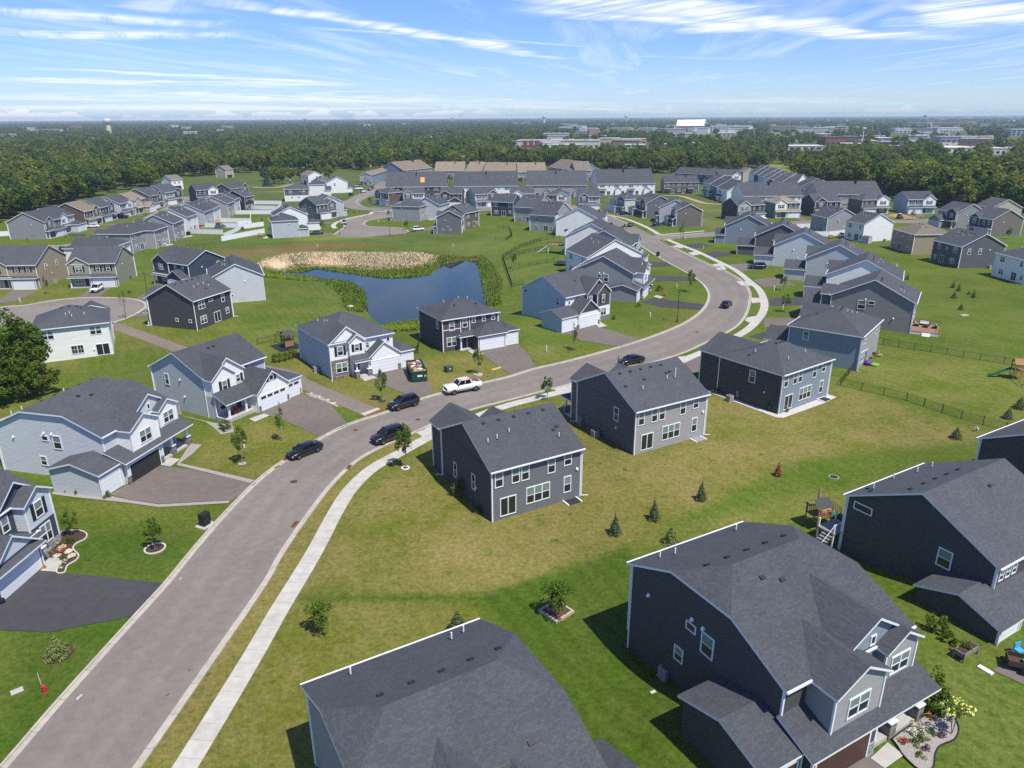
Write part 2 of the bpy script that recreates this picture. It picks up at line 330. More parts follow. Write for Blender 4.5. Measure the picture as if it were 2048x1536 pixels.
nx = len(XS)
faces = [(j * nx + i, j * nx + i + 1, (j + 1) * nx + i + 1, (j + 1) * nx + i) for j in range(len(YS) - 1) for i in range(nx - 1)]
gm = bpy.data.meshes.new('ground'); gm.from_pydata(np.column_stack([P, Z]).tolist(), [], faces)
gm.polygons.foreach_set('use_smooth', [True] * len(gm.polygons))
ca = gm.color_attributes.new('grass', 'FLOAT_COLOR', 'POINT'); ca.data.foreach_set('color', tint.ravel())
def grass_mat(name, attr=True, col=None):
    m = bpy.data.materials.new(name); m.use_nodes = True; t = m.node_tree; b = t.nodes['Principled BSDF']; b.inputs['Roughness'].default_value = .95; b.inputs['Specular IOR Level'].default_value = .1
    g = nd(t, 'ShaderNodeNewGeometry')
    def nz(s, det=5, ro=.6, off=0):
        n = nd(t, 'ShaderNodeTexNoise'); n.inputs['Scale'].default_value = s; n.inputs['Detail'].default_value = det; n.inputs['Roughness'].default_value = ro
        mp = nd(t, 'ShaderNodeMapping'); mp.inputs['Location'].default_value = (off, off * 1.7, 0); lk(t, g.outputs['Position'], mp.inputs[0]); lk(t, mp.outputs[0], n.inputs['Vector']); return n.outputs[0]
    if attr: a = nd(t, 'ShaderNodeVertexColor', layer_name='grass'); c, al = a.outputs[0], a.outputs[1]
    else:
        a = nd(t, 'ShaderNodeRGB'); a.outputs[0].default_value = (*col, 1); c = a.outputs[0]; al = .5
    d1 = mathn(t, 'MULTIPLY', maprange(t, mathn(t, 'MULTIPLY_ADD', nz(.85, 7, .68, 9), .5, mathn(t, 'MULTIPLY', nz(.11, 6, .66), .75)), .48, .74), mathn(t, 'MULTIPLY', al, .72))
    m1 = nd(t, 'ShaderNodeMix', data_type='RGBA'); lk(t, d1, m1.inputs[0]); lk(t, c, m1.inputs[6]); m1.inputs[7].default_value = (.215, .172, .066, 1)
    gre = maprange(t, nz(.23, 7, .66, 31), .56, .74)
    m2 = nd(t, 'ShaderNodeMix', data_type='RGBA'); cl_ = mathn(t, 'MULTIPLY', maprange(t, nz(.75, 4, .6, 63), .60, .70), mathn(t, 'MULTIPLY', al, .8)); lk(t, mathn(t, 'MAXIMUM', mathn(t, 'MULTIPLY', gre, .7), cl_), m2.inputs[0]); lk(t, m1.outputs[2], m2.inputs[6]); m2.inputs[7].default_value = (.052, .098, .007, 1)
    # faint mower passes, running with the lots
    s = nd(t, 'ShaderNodeSeparateXYZ'); lk(t, g.outputs['Position'], s.inputs[0])
    w = mathn(t, 'SINE', mathn(t, 'MULTIPLY', mathn(t, 'ADD', mathn(t, 'ADD', mathn(t, 'MULTIPLY', s.outputs[0], .87), mathn(t, 'MULTIPLY', s.outputs[1], .5)), mathn(t, 'MULTIPLY', nz(.06, 3, .5, 50), 5.0)), 3.6))
    stripe = mathn(t, 'MULTIPLY', mathn(t, 'MULTIPLY', mathn(t, 'MULTIPLY', w, mathn(t, 'SUBTRACT', 1.15, al)), maprange(t, nz(.018, 3, .5, 77), .38, .56)), .08)
    v = mathn(t, 'MULTIPLY', mathn(t, 'ADD', stripe, maprange(t, nz(2.2, 7, .78, 3), .28, .72, .48, 1.52, False)), maprange(t, nz(11., 3, .7, 5), .25, .75, .78, 1.22, False))
    v = mathn(t, 'MULTIPLY', v, maprange(t, nz(.035, 4, .6, 13), .3, .7, .84, 1.16, False))
    h = nd(t, 'ShaderNodeHueSaturation'); lk(t, v, h.inputs['Value']); lk(t, m2.outputs[2], h.inputs['Color']); lk(t, h.outputs[0], b.inputs['Base Color'])
    bu = nd(t, 'ShaderNodeBump'); bu.inputs['Strength'].default_value = .5; bu.inputs['Distance'].default_value = .08; lk(t, nz(6., 4, .7, 8), bu.inputs['Height']); lk(t, bu.outputs[0], b.inputs['Normal'])
    MATS[name] = m; return m
GRASS = grass_mat('lawn_grass'); gm.materials.append(GRASS)
tag(link('ground', gm), kind='structure')

def asphalt(name, col):
    def ex(t, b):
        g = nd(t, 'ShaderNodeNewGeometry'); vals = []
        for s, det, lo, hi in ((.09, 5, .88, 1.12), (1.2, 6, .90, 1.10), (22., 2, .82, 1.18)):
            n = nd(t, 'ShaderNodeTexNoise'); n.inputs['Scale'].default_value = s; n.inputs['Detail'].default_value = det; lk(t, g.outputs['Position'], n.inputs['Vector']); vals.append(maprange(t, n.outputs[0], .3, .7, lo, hi, False))
        v = mathn(t, 'MULTIPLY', mathn(t, 'MULTIPLY', vals[0], vals[1]), vals[2])
        at_ = nd(t, 'ShaderNodeAttribute', attribute_name='across'); at_.attribute_type = 'GEOMETRY'
        tr = mathn(t, 'ABSOLUTE', mathn(t, 'SINE', mathn(t, 'MULTIPLY', at_.outputs['Fac'], 9.42)))
        v = mathn(t, 'MULTIPLY', v, mathn(t, 'MULTIPLY_ADD', tr, -.10, 1.05))
        h = nd(t, 'ShaderNodeHueSaturation'); h.inputs['Color'].default_value = (*col, 1); lk(t, v, h.inputs['Value']); lk(t, h.outputs[0], b.inputs['Base Color'])
    return mat(name, col, .92, spec=.2, extra=ex)
ROADM = asphalt('worn_asphalt', (.190, .168, .148)); DRIVEM = asphalt('driveway_asphalt', (.142, .120, .106)); FRESH = asphalt('sealed_driveway', (.056, .054, .059)); PATHM = asphalt('path_asphalt', (.175, .145, .122))
def paving(name, col, joint=1.5):
    def ex(t, b):
        u = nd(t, 'ShaderNodeUVMap'); s = nd(t, 'ShaderNodeSeparateXYZ'); lk(t, u.outputs[0], s.inputs[0])
        fr = mathn(t, 'FRACT', mathn(t, 'DIVIDE', s.outputs[1], joint)); line = mathn(t, 'GREATER_THAN', fr, .025)
        fl = nd(t, 'ShaderNodeTexWhiteNoise', noise_dimensions='1D'); lk(t, mathn(t, 'FLOOR', mathn(t, 'DIVIDE', s.outputs[1], joint)), fl.inputs['W'])
        n = nd(t, 'ShaderNodeTexNoise'); n.inputs['Scale'].default_value = 1.3; n.inputs['Detail'].default_value = 7; g = nd(t, 'ShaderNodeNewGeometry'); lk(t, g.outputs['Position'], n.inputs['Vector'])
        v = mathn(t, 'MULTIPLY', mathn(t, 'MULTIPLY_ADD', line, .35, .65), mathn(t, 'MULTIPLY', maprange(t, n.outputs[0], .3, .7, .88, 1.10, False), mathn(t, 'MULTIPLY_ADD', fl.outputs[0], .12, .94)))
        h = nd(t, 'ShaderNodeHueSaturation'); h.inputs['Color'].default_value = (*col, 1); lk(t, v, h.inputs['Value']); lk(t, h.outputs[0], b.inputs['Base Color'])
    return mat(name, col, .9, spec=.2, extra=ex)
WALK = paving('sidewalk_concrete', (.44, .42, .38)); KERB = paving('kerb_concrete', (.40, .365, .31), 3.0); SLAB = mat('drive_apron_concrete', (.43, .41, .37), .9, noise=.1, nscale=1.2)

def smooth(pts, n=4):
    """Catmull-Rom through the measured points"""
    p = [np.array(q, float) for q in pts]; p = [2 * p[0] - p[1]] + p + [2 * p[-1] - p[-2]]; out = []
    for i in range(1, len(p) - 2):
        for j in range(n):
            t = j / n; a, b, c, d = p[i - 1:i + 3]
            out.append(.5 * ((2 * b) + (c - a) * t + (2 * a - 5 * b + 4 * c - d) * t * t + (3 * b - a - 3 * c + d) * t ** 3))
    out.append(p[-2]); return out
def sheet(name, pts, m, z, kind='structure', parent=None):
    """flat sheet lying just above the ground"""
    bm = bmesh.new(); vs = [bm.verts.new((p[0], p[1], gh(*p) + z)) for p in pts]
    f = bm.faces.new(vs); f.normal_update()
    if f.normal.z < 0: f.normal_flip()
    bmesh.ops.triangulate(bm, faces=[f]); me = bpy.data.meshes.new(name); bm.to_mesh(me); bm.free(); me.materials.append(m)
    o = link(name, me, parent)
    return tag(o, kind=kind) if kind else o
def ribbon(name, line, w, m, z, w2=None, thick=0., kind='structure', flat=False):
    """strip along a line, w to its left and w2 to its right"""
    w2 = w if w2 is None else w2; L = [np.array(p) for p in line]; mb = MB(); s = 0; row = []
    for i, p in enumerate(L):
        d = L[min(i + 1, len(L) - 1)] - L[max(i - 1, 0)]; d = d / np.linalg.norm(d); nrm = np.array([-d[1], d[0]])
        if i: s += np.linalg.norm(p - L[i - 1])
        a, b = p + nrm * w, p - nrm * w2; row.append((a, b, s))
    for (a, b, s0), (c, d, s1) in zip(row, row[1:]):
        za, zb, zc, zd = [(0 if flat else gh(*q)) + z for q in (a, b, c, d)]
        mb.face([(*a, za), (*b, zb), (*d, zd), (*c, zc)], 0, [(0, s0), (w + w2, s0), (w + w2, s1), (0, s1)])
        if thick:
            mb.face([(*a, za), (*c, zc), (*c, zc - thick), (*a, za - thick)], 0, [(0, s0), (0, s1), (0, s1), (0, s0)])
            mb.face([(*b, zb), (*b, zb - thick), (*d, zd - thick), (*d, zd)], 0, [(0, s0), (0, s0), (0, s1), (0, s1)])
    o = mb.build(name, m); return tag(o, kind=kind) if kind else o
def strip(name, A, B, m, z):
    """surface between a left edge and a right edge, each resampled to the same number of points"""
    def res(L, n):
        L = np.array(L); s = np.r_[0, np.cumsum(np.hypot(*np.diff(L, axis=0).T))]; t = np.linspace(0, s[-1], n); return np.stack([np.interp(t, s, L[:, 0]), np.interp(t, s, L[:, 1])], 1)
    n = max(len(A), len(B)); A, B = res(A, n), res(B, n); nc = 6
    v = [(*(A[i] + (B[i] - A[i]) * j / nc), z) for i in range(n) for j in range(nc + 1)]; ac = [j / nc for i in range(n) for j in range(nc + 1)]
    f = [(i * (nc + 1) + j, i * (nc + 1) + j + 1, (i + 1) * (nc + 1) + j + 1, (i + 1) * (nc + 1) + j) for i in range(n - 1) for j in range(nc)]
    me = bpy.data.meshes.new(name); me.from_pydata(v, [], f); me.materials.append(m)
    a = me.attributes.new('across', 'FLOAT', 'POINT'); a.data.foreach_set('value', ac)
    me.update()
    if me.polygons[0].normal.z < 0: me.flip_normals()
    return tag(link(name, me), kind='structure')
def kerb(line, side):
    """gutter pan flush with the road, then the raised kerb; side +1 = kerb to the left of travel"""
    if side > 0: ribbon('gutter', line, .42, KERB, .034, 0, flat=True); off = .42; a, b = .62, -.42
    else: ribbon('gutter', line, 0, KERB, .034, .42, flat=True); a, b = -.42, .62
    ribbon('kerb', line, a, KERB, .13, b, thick=.13, flat=True)
G = lambda *l: [at('G', x, y) for x, y in l]
# main road, from the bottom of the picture round the bend and away
RL = smooth(G((-60, 1620), (15.6, 1536), (136, 1395), (272.5, 1242), (340.6, 1166.7), (394.5, 1100), (455, 1030), (520, 963.8), (576, 920.6), (637, 882.5), (703, 849.5), (777, 825.4), (840, 801), (888.5, 787), (964.7, 768), (1020, 755),
      (1073.6, 738.5), (1142, 722.5), (1241, 695.5), (1304.7, 675), (1368, 649), (1403.7, 625), (1419, 602), (1419, 584.4), (1406, 566.6), (1381, 548.9), (1330, 521), (1304.7, 505.7), (1276.8, 487), (1254, 470), (1228.5, 454), (1210.7, 443), (1192, 432), (1172, 424), (1140, 419), (1100, 417.5)))
RR = smooth(G((170, 1660), (264, 1536), (395, 1350), (520, 1171), (555, 1110), (604, 1038.7), (662.5, 963.8), (721, 913), (797, 876), (830, 862), (880, 839), (942, 818), (1020, 798), (1101.6, 777), (1230, 744), (1350, 710), (1406, 686), (1462, 658), (1487, 632.6),
      (1497, 602), (1496, 582), (1482, 562), (1448, 542), (1419, 530), (1368, 506), (1331, 487), (1285, 461), (1240, 441), (1205, 425), (1180, 416), (1140, 411), (1100, 409.5)))
strip('road', RL, RR, ROADM, .03)
kerb(RL, 1); kerb(RR[:100], -1); kerb(RR[106:], -1)
# the street behind the pond, running on to the cul-de-sac and the far rows
S1T = smooth(G((1100, 409.5), (1040, 408), (930, 416), (860, 415.5), (790, 414.5))); S1B = smooth(G((1100, 417.5), (1040, 419.5), (930, 422), (860, 421), (790, 421)))
strip('road', S1T, S1B, ROADM, .024)
kerb(S1T, -1); kerb(S1B, 1)
CD = [at(*q) for q in (('A2', 660, 1065), ('A2', 690, 1040), ('A2', 745, 1005), ('E3', 1655, 1000), ('E3', 1640, 960), ('E3', 1600, 900), ('E3', 1700, 870), ('E3', 1850, 830), ('E3', 2048, 775), ('E4', 300, 905), ('E4', 420, 880), ('E4', 560, 845), ('E4', 560, 880), ('E4', 520, 960), ('E4', 420, 985), ('E4', 250, 1010), ('E4', 120, 1040),
      ('E4', 60, 1085), ('E4', 80, 1110), ('E4', 180, 1130), ('E4', 450, 1140), ('E4', 640, 1155), ('E4', 735, 1185), ('E4', 765, 1215), ('E4', 720, 1238), ('E4', 560, 1255), ('E4', 300, 1275), ('E4', 0, 1300), ('A2', 760, 1082), ('A2', 690, 1078))]
sheet('road', CD, ROADM, .027)
for q in (CD[:9], CD[11:24]): ribbon('kerb', smooth(q, 3), .3, KERB, .13, .3, thick=.1, flat=True)
ribbon('road', smooth([at(*q) for q in (('A2', 1130, 868), ('A2', 900, 856), ('A2', 815, 835), ('A2', 800, 808), ('A2', 850, 775), ('A2', 930, 735), ('A2', 1000, 700), ('A2', 1060, 655), ('A2', 1090, 640))], 4), 4.4, ROADM, .021)
ribbon('kerb', smooth([at(*q) for q in (('E4', 540, 835), ('E4', 300, 830), ('E4', 60, 815), ('E3', 1830, 600), ('E3', 1835, 575), ('E3', 1880, 540), ('E3', 2048, 495), ('E4', 150, 660), ('E4', 270, 625))], 4), .25, KERB, .13, .25, thick=.1, flat=True)
# cul-de-sac at the left
LC = [at(*q) for q in (('B1', -200, 680), ('B1', 0, 612), ('B1', 180, 598), ('B1', 400, 560), ('B1', 560, 543), ('B1', 740, 534), ('B1', 950, 538), ('B1', 1090, 556), ('B1', 1150, 588), ('B1', 1140, 620), ('B1', 1060, 668), ('B1', 980, 704), ('B1', 880, 735), ('B1', 700, 770), ('B1', 300, 800), ('B1', -200, 860))]
sheet('road', LC, ROADM, .027)
ribbon('kerb', smooth(LC[:13], 3), .3, KERB, .13, .35, thick=.1, flat=True)
# street between the two left rows
LS = smooth([at(*q) for q in (('A1', -400, 1172), ('A1', 0, 1172), ('A1', 300, 1168), ('A1', 500, 1160), ('A1', 700, 1130), ('A1', 850, 1080), ('A1', 980, 1022), ('A1', 1140, 962), ('A1', 1260, 910), ('A1', 1400, 842), ('A1', 1480, 800), ('A1', 1500, 760))], 4)
ribbon('road', LS, 4.2, ROADM, .021)
ribbon('kerb', [p for p in LS], 4.7, KERB, .13, -4.2, thick=.1, flat=True)
# side street to the right of the bend, and the far right street
ribbon('road', smooth([at(*q) for q in (('A3', 1170, 1090), ('A3', 1290, 1082), ('A3', 1600, 1062), ('A3', 1900, 1035), ('A4', 250, 930), ('A4', 700, 900), ('E8', 700, 465), ('E8', 1030, 450), ('E8', 1300, 440), ('E8', 1700, 430))], 4), 4.3, ROADM, .021)
ribbon('kerb', smooth([at(*q) for q in (('E6', 850, 1185), ('E6', 960, 1195), ('E6', 1300, 1185), ('E6', 1640, 1152))], 4), .25, KERB, .13, .25, thick=.1, flat=True)
ribbon('sidewalk', smooth([at(*q) for q in (('E6', 940, 1180), ('E6', 1200, 1160), ('E6', 1640, 1118))], 4), .75, WALK, .05)
ribbon('kerb', smooth([at(*q) for q in (('E6', 985, 1275), ('E6', 1060, 1258), ('E6', 1250, 1240))], 4), .2, KERB, .13, .2, thick=.1, flat=True)
# sidewalk along the right of the main road
SWL = smooth(G((300, 1640), (369.7, 1536), (500, 1322), (560, 1218), (625.7, 1110), (672.7, 1022), (703, 976.5), (743.8, 938), (792, 910.4), (842.8, 882.5), (868, 869.8), (930, 843), (1000, 816), (1076, 795.5), (1127, 783), (1300, 742), (1404, 705), (1482, 668), (1515, 640), (1529, 612), (1520, 582), (1497.7, 561.6), (1469.7, 540), (1431.7, 521), (1393.6, 503), (1355.5, 488), (1334, 479)))
ribbon('sidewalk', SWL, .85, WALK, .05, thick=.04)
ribbon('sidewalk', smooth(G((1318, 469), (1292, 454), (1254, 438.7), (1215.8, 429.8), (1170, 421))), .8, WALK, .05, thick=.04)
ribbon('sidewalk', smooth([at(*q) for q in (('E3', 1500, 1000), ('E3', 1470, 950), ('E3', 1560, 890), ('E3', 1760, 830), ('E3', 2048, 775), ('E4', 200, 900), ('E4', 440, 880))], 4), .9, WALK, .05)
# paved trail between the houses, with its ramp
ribbon('path', smooth([at(*q) for q in (('B1', 850, 738), ('B1', 1000, 790), ('B1', 1200, 860), ('B1', 1400, 935), ('B1', 1600, 1010), ('B2', 250, 1120), ('B2', 410, 1205), ('B2', 640, 1305), ('B2', 900, 1412), ('B2', 950, 1435))], 4), 1.5, PATHM, .03)
sheet('ramp', [at(*q) for q in (('B2', 870, 1450), ('B2', 1000, 1402), ('B2', 1045, 1418), ('B2', 915, 1472))], SLAB, .06)
sheet('warning_strip', [at(*q) for q in (('B2', 905, 1462), ('B2', 1030, 1412), ('B2', 1052, 1420), ('B2', 925, 1472))], mat('red_paving', (.25, .085, .045), .9), .075)
sheet('warning_strip', [at(*q) for q in (('C2', 1305, 562), ('C2', 1365, 540), ('C2', 1380, 548), ('C2', 1320, 570))], MATS['red_paving'], .075)
ribbon('path', smooth([at(*q) for q in (('E6', 1000, 560), ('E6', 1250, 565), ('E6', 1450, 620), ('E6', 1650, 680), ('E6', 1900, 700))], 4), 1.5, mat('pale_path', (.33, .27, .19), .95), .03)
ribbon('path', smooth([at(*q) for q in (('E3', 200, 350), ('E3', 560, 355), ('E3', 800, 310), ('E3', 900, 290))], 4), 2.4, mat('gravel_track', (.28, .22, .16), .95), .03)
# driveways
def drive(q, m=None, z=.045): sheet('driveway', [atg(*a) for a in q], m or DRIVEM, z)
def dq(k, *l): return [(k, x, y) for x, y in l]
drive(dq('C1', (870, 1062), (1030, 968), (1255, 835), (1390, 848), (2020, 968), (1830, 1105), (1250, 1135), (1000, 1098)))
drive(dq('D1', (-60, 420), (268, 160), (440, 163), (1168, 235), (958, 466), (560, 540), (350, 582), (0, 566), (-200, 540)), FRESH)
drive(dq('C2', (80, 425), (300, 318), (410, 270), (500, 290), (640, 355), (772, 512), (552, 608), (270, 478), (150, 440)))
drive(dq('B2', (945, 1150), (1180, 1085), (1290, 1062), (1395, 1140), (1440, 1285), (1310, 1330), (1100, 1240), (1000, 1190)))
drive([('B2', 1800, 965), ('B3', -30, 925), ('B3', 145, 905), ('B3', 230, 990), ('B3', 285, 1090), ('B3', 90, 1145)])
drive(dq('B3', (505, 812), (750, 755), (870, 790), (1115, 868), (950, 922), (640, 872)))
drive(dq('B3', (1100, 565), (1210, 535), (1612, 588), (1575, 630), (1250, 605)), FRESH)
drive(dq('B3', (1190, 355), (1500, 372), (1555, 402), (1240, 402)), FRESH)
drive(dq('B3', (1180, 250), (1310, 255), (1355, 283), (1190, 295)), FRESH)
drive(dq('D4', (520, 1560), (740, 1440), (900, 1600), (560, 1800), (300, 1720)))
drive(dq('D4', (1610, 850), (1700, 800), (1900, 700), (2100, 1100), (1850, 960)))
drive(dq('B1', (590, 540), (760, 440), (880, 450), (780, 530), (760, 536)))
drive(dq('B1', (-60, 590), (90, 480), (290, 485), (140, 560)))
drive(dq('B1', (1060, 548), (1140, 500), (1320, 470), (1310, 505), (1120, 560)))
drive(dq('B1', (1010, 690), (1060, 650), (1210, 650), (1220, 680)))
def drv2(k, l, m=None): drive(dq(k, *l), m)
for k, l, m in (('E1', ((1075, 850), (1370, 850), (1330, 890), (1080, 885)), FRESH), ('E1', ((1300, 765), (1500, 755), (1690, 762), (1660, 785), (1330, 785)), None), ('E1', ((1560, 695), (1830, 692), (1820, 715), (1560, 712)), None), ('E1', ((1790, 615), (2048, 618), (2000, 632), (1800, 628)), None),
                ('E2', ((80, 700), (330, 700), (400, 720), (100, 725)), None), ('E2', ((380, 640), (620, 640), (700, 652), (400, 655)), None), ('E2', ((620, 575), (860, 575), (880, 590), (640, 592)), None), ('E2', ((860, 530), (1040, 510), (1080, 525), (900, 545)), None),
                ('E3', ((1190, 905), (1460, 905), (1450, 930), (1200, 925)), None), ('E3', ((1090, 1075), (1480, 1075), (1480, 1105), (1100, 1105)), None), ('E3', ((1340, 845), (1560, 850), (1640, 865), (1420, 860)), None), ('E4', ((760, 1190), (1150, 1120), (1190, 1180), (900, 1220)), None),
                ('E6', ((1300, 1345), (1560, 1305), (1800, 1350), (1420, 1400)), FRESH), ('A3', ((1590, 1215), (1700, 1190), (1870, 1215), (1660, 1245)), FRESH), ('A3', ((1785, 1300), (1990, 1285), (2120, 1320), (1880, 1360)), None),
                ('A4', ((20, 1345), (190, 1325), (350, 1385), (100, 1400)), None), ('B4', ((45, 540), (390, 525), (380, 590), (48, 598)), FRESH), ('B4', ((0, 700), (60, 690), (240, 690), (200, 745), (0, 770)), None), ('B3', ((1960, 840), (2090, 800), (2090, 870)), FRESH), ('B3', ((1450, 1050), (1590, 985), (1590, 1110), (1520, 1130)), None),
                ('E6', ((230, 875), (420, 840), (600, 870), (300, 895)), None), ('E6', ((740, 1050), (960, 1000), (1030, 1040), (800, 1065)), FRESH), ('E6', ((0, 820), (120, 795), (220, 800), (60, 840)), None),
                ('E7', ((720, 945), (830, 990), (930, 1050), (830, 1010)), None), ('E7', ((1150, 910), (1290, 905), (1420, 955), (1260, 960)), None), ('E8', ((735, 380), (900, 378), (960, 410), (820, 415)), None), ('E5', ((1680, 770), (1840, 760), (1960, 800), (1780, 820)), None), ('E5', ((690, 715), (820, 710), (830, 740), (700, 750)), None)):
    drv2(k, l, m)
for k, l in (('A3', ((1355, 1155), (1400, 1140), (1470, 1150), (1430, 1168))), ('A3', ((1480, 1205), (1530, 1195), (1580, 1218), (1520, 1225))), ('A3', ((1650, 1300), (1740, 1285), (1780, 1305), (1700, 1320))), ('B3', ((1690, 290), (1760, 285), (1790, 310), (1720, 318))), ('B3', ((1860, 405), (1950, 402), (1985, 440), (1900, 438))),
             ('B3', ((1975, 535), (2060, 535), (2060, 570), (1985, 578))), ('B3', ((1945, 690), (2010, 678), (2070, 700), (1985, 740), (1930, 715))), ('B3', ((1395, 1000), (1580, 985), (1590, 1020), (1450, 1050))), ('B3', ((420, 1255), (560, 1205), (570, 1285), (480, 1290))), ('C2', ((1290, 565), (1460, 495), (1470, 570), (1370, 610)))):
    sheet('drive_apron', [at(k, x, y) for x, y in l], SLAB, .042)
# front walks and stoops
for l in ((('B2', 860, 1150), ('B2', 930, 1135), ('B2', 1000, 1165), ('B2', 905, 1195)), (('B2', 1715, 955), ('B2', 1760, 930), ('B2', 1840, 975), ('B2', 1780, 995)), (('B3', 745, 735), ('B3', 790, 725), ('B3', 845, 758), ('B3', 780, 770)),
          (('C1', 1265, 830), ('C1', 1330, 770), ('C1', 1420, 785), ('C1', 1345, 842)), (('C2', -10, 465), ('C2', 110, 425), ('C2', 155, 440), ('C2', 40, 490)), (('Z1', 370, 1095), ('Z1', 400, 985), ('Z1', 575, 990), ('Z1', 500, 1105)),
          (('D4', 750, 1470), ('D4', 870, 1360), ('D4', 985, 1450), ('D4', 850, 1545)), (('B3', 1205, 525), ('B3', 1235, 515), ('B3', 1290, 530), ('B3', 1260, 542))):
    sheet('front_walk', [atg(*q) for q in l], CONC, .07)
# ---------------------------------------------------------------- water
def ex_water(t, b):
    b.inputs['IOR'].default_value = 1.33
    g = nd(t, 'ShaderNodeNewGeometry'); n = nd(t, 'ShaderNodeTexNoise'); n.inputs['Scale'].default_value = .8; n.inputs['Detail'].default_value = 4; lk(t, g.outputs['Position'], n.inputs['Vector'])
    bu = nd(t, 'ShaderNodeBump'); bu.inputs['Strength'].default_value = .02; bu.inputs['Distance'].default_value = .05; lk(t, n.outputs[0], bu.inputs['Height']); lk(t, bu.outputs[0], b.inputs['Normal'])
WATER = mat('pond_water', (.016, .036, .044), .03, spec=.24, extra=ex_water)
wm = MB(); ctr = PA.mean(0); big = [p + (p - ctr) / np.linalg.norm(p - ctr) * 1.2 for p in smooth(POND + POND[:1], 3)[:-1]]
bm = bmesh.new(); f = bm.faces.new([bm.verts.new((*p, POND_Z)) for p in big]); f.normal_update()
if f.normal.z < 0: f.normal_flip()
bmesh.ops.triangulate(bm, faces=[f]); me = bpy.data.meshes.new('pond'); bm.to_mesh(me); bm.free(); me.materials.append(WATER)
tag(link('pond', me), kind='structure')
# ================================================================ houses
class Fit:
    """a house's place: one wall seen between two points; P is its left end seen from outside, Q its right end"""
    def __init__(s, face, P, Q, other, zP=6., zQ=6.):
        a = at(*P, zP); b = at(*Q, zQ); L = np.linalg.norm(b - a); u = (b - a) / L; n = np.array([-u[1], u[0]])
        if face == 'F': s.ex, s.ey, s.O, s.W, s.D = u, n, a, L, other
        if face == 'B': s.ex, s.ey, s.W, s.D = -u, -n, L, other; s.O = b - s.ey * other
        if face == 'L': s.ey, s.ex, s.D, s.W, s.O = -u, n, L, other, b
        if face == 'R': s.ey, s.ex, s.D, s.W = u, -n, L, other; s.O = a - s.ex * other
        s.phi = math.atan2(s.ex[1], s.ex[0])
def corner(c, P, phi, W, D, z=6.):
    s = Fit.__new__(Fit); s.phi = phi; s.W, s.D = W, D; s.ex = np.array([math.cos(phi), math.sin(phi)]); s.ey = np.array([-s.ex[1], s.ex[0]])
    p = at(*P, z); s.O = p - s.ex * (W if 'R' in c else 0) - s.ey * (D if 'B' in c else 0); return s
def roof_planes(x0, x1, y0, y1, z, p, axis='x', k0=0., k1=0., o=.35, r=.3):
    """planes of a gable (k=0), clipped gable (0<k<1) or hip (k=1) roof over a box whose walls end at z"""
    if axis == 'y':
        q = roof_planes(y0, y1, x0, x1, z, p, 'x', k0, k1, o, r); return [[(b, a, c) for a, b, c in f][::-1] for f in q]
    z = z + .16; hd = (y1 - y0) / 2; ym = (y0 + y1) / 2; H = hd + o; ze = z - p * o; zr = z + p * hd
    def end(x, k, s):
        if k <= 0: X = x + s * r; return [(X, y0 - o, ze)], [(X, y1 + o, ze)], (X, ym, zr), None
        X = x + s * (o if k >= 1 else r); h = k * H; zc = zr - p * h
        return ([(X, y0 - o, ze)] if k >= 1 else [(X, y0 - o, ze), (X, ym - h, zc)]), ([(X, y1 + o, ze)] if k >= 1 else [(X, y1 + o, ze), (X, ym + h, zc)]), (X - s * h, ym, zr), True
    a0, b0, t0, h0 = end(x0, k0, -1); a1, b1, t1, h1 = end(x1, k1, 1)
    if t0[0] > t1[0]: m = (t0[0] + t1[0]) / 2; t0 = (m, ym, zr); t1 = (m + .01, ym, zr)
    out = [a0[:1] + a1 + [t1, t0] + a0[1:][::-1], b1[:1] + b0 + [t0, t1] + b1[1:][::-1]]
    if h0: out.append([b0[-1], a0[-1], t0])
    if h1: out.append([a1[-1], b1[-1], t1])
    return out
def roof_shell(mb, planes, t=.19, m_top=0, m_side=1):
    """planes welded into one slab with a trimmed edge"""
    cnt = {}
    key = lambda p: tuple(round(c, 3) for c in p)
    for f in planes:
        for a, b in zip(f, f[1:] + f[:1]):
            k = tuple(sorted((key(a), key(b)))); cnt[k] = cnt.get(k, 0) + 1
    for f in planes:
        P3 = [Vector(q) for q in f]; nrm = Vector((0, 0, 0))
        for a, b in zip(P3, P3[1:] + P3[:1]): nrm += a.cross(b)
        if nrm.z < 0: f = f[::-1]; P3 = P3[::-1]; nrm = -nrm
        nrm.normalize(); u = Vector((0, 0, 1)).cross(nrm); u = u.normalized() if u.length > 1e-4 else Vector((1, 0, 0)); v = nrm.cross(u)
        mb.face(f, m_top, [(q.dot(u), q.dot(v)) for q in P3])
        mb.face([(a, b, c - t) for a, b, c in f][::-1], m_side, [(0, 0)] * len(f))
        for a, b in zip(f, f[1:] + f[:1]):
            if cnt[tuple(sorted((key(a), key(b))))] == 1:
                mb.face([(a[0], a[1], a[2] - t), (b[0], b[1], b[2] - t), b, a], m_side, [(0, 0)] * 4)
def end_wall(mb, x, y0, y1, z0, z, p, k, s, m=0, axis='x'):
    """gable-end wall in the plane x"""
    hd = (y1 - y0) / 2; ym = (y0 + y1) / 2
    pts = [(y0, z0), (y1, z0), (y1, z)]
    if k < 1:
        if k > 0: h = k * hd; zt = z + p * (hd - h); pts += [(ym + h, zt), (ym - h, zt)]
        else: pts += [(ym, z + p * hd)]
    pts += [(y0, z)]
    q = [((x, a, b) if axis == 'x' else (a, x, b)) for a, b in pts]
    mb.face(q[::s], m)
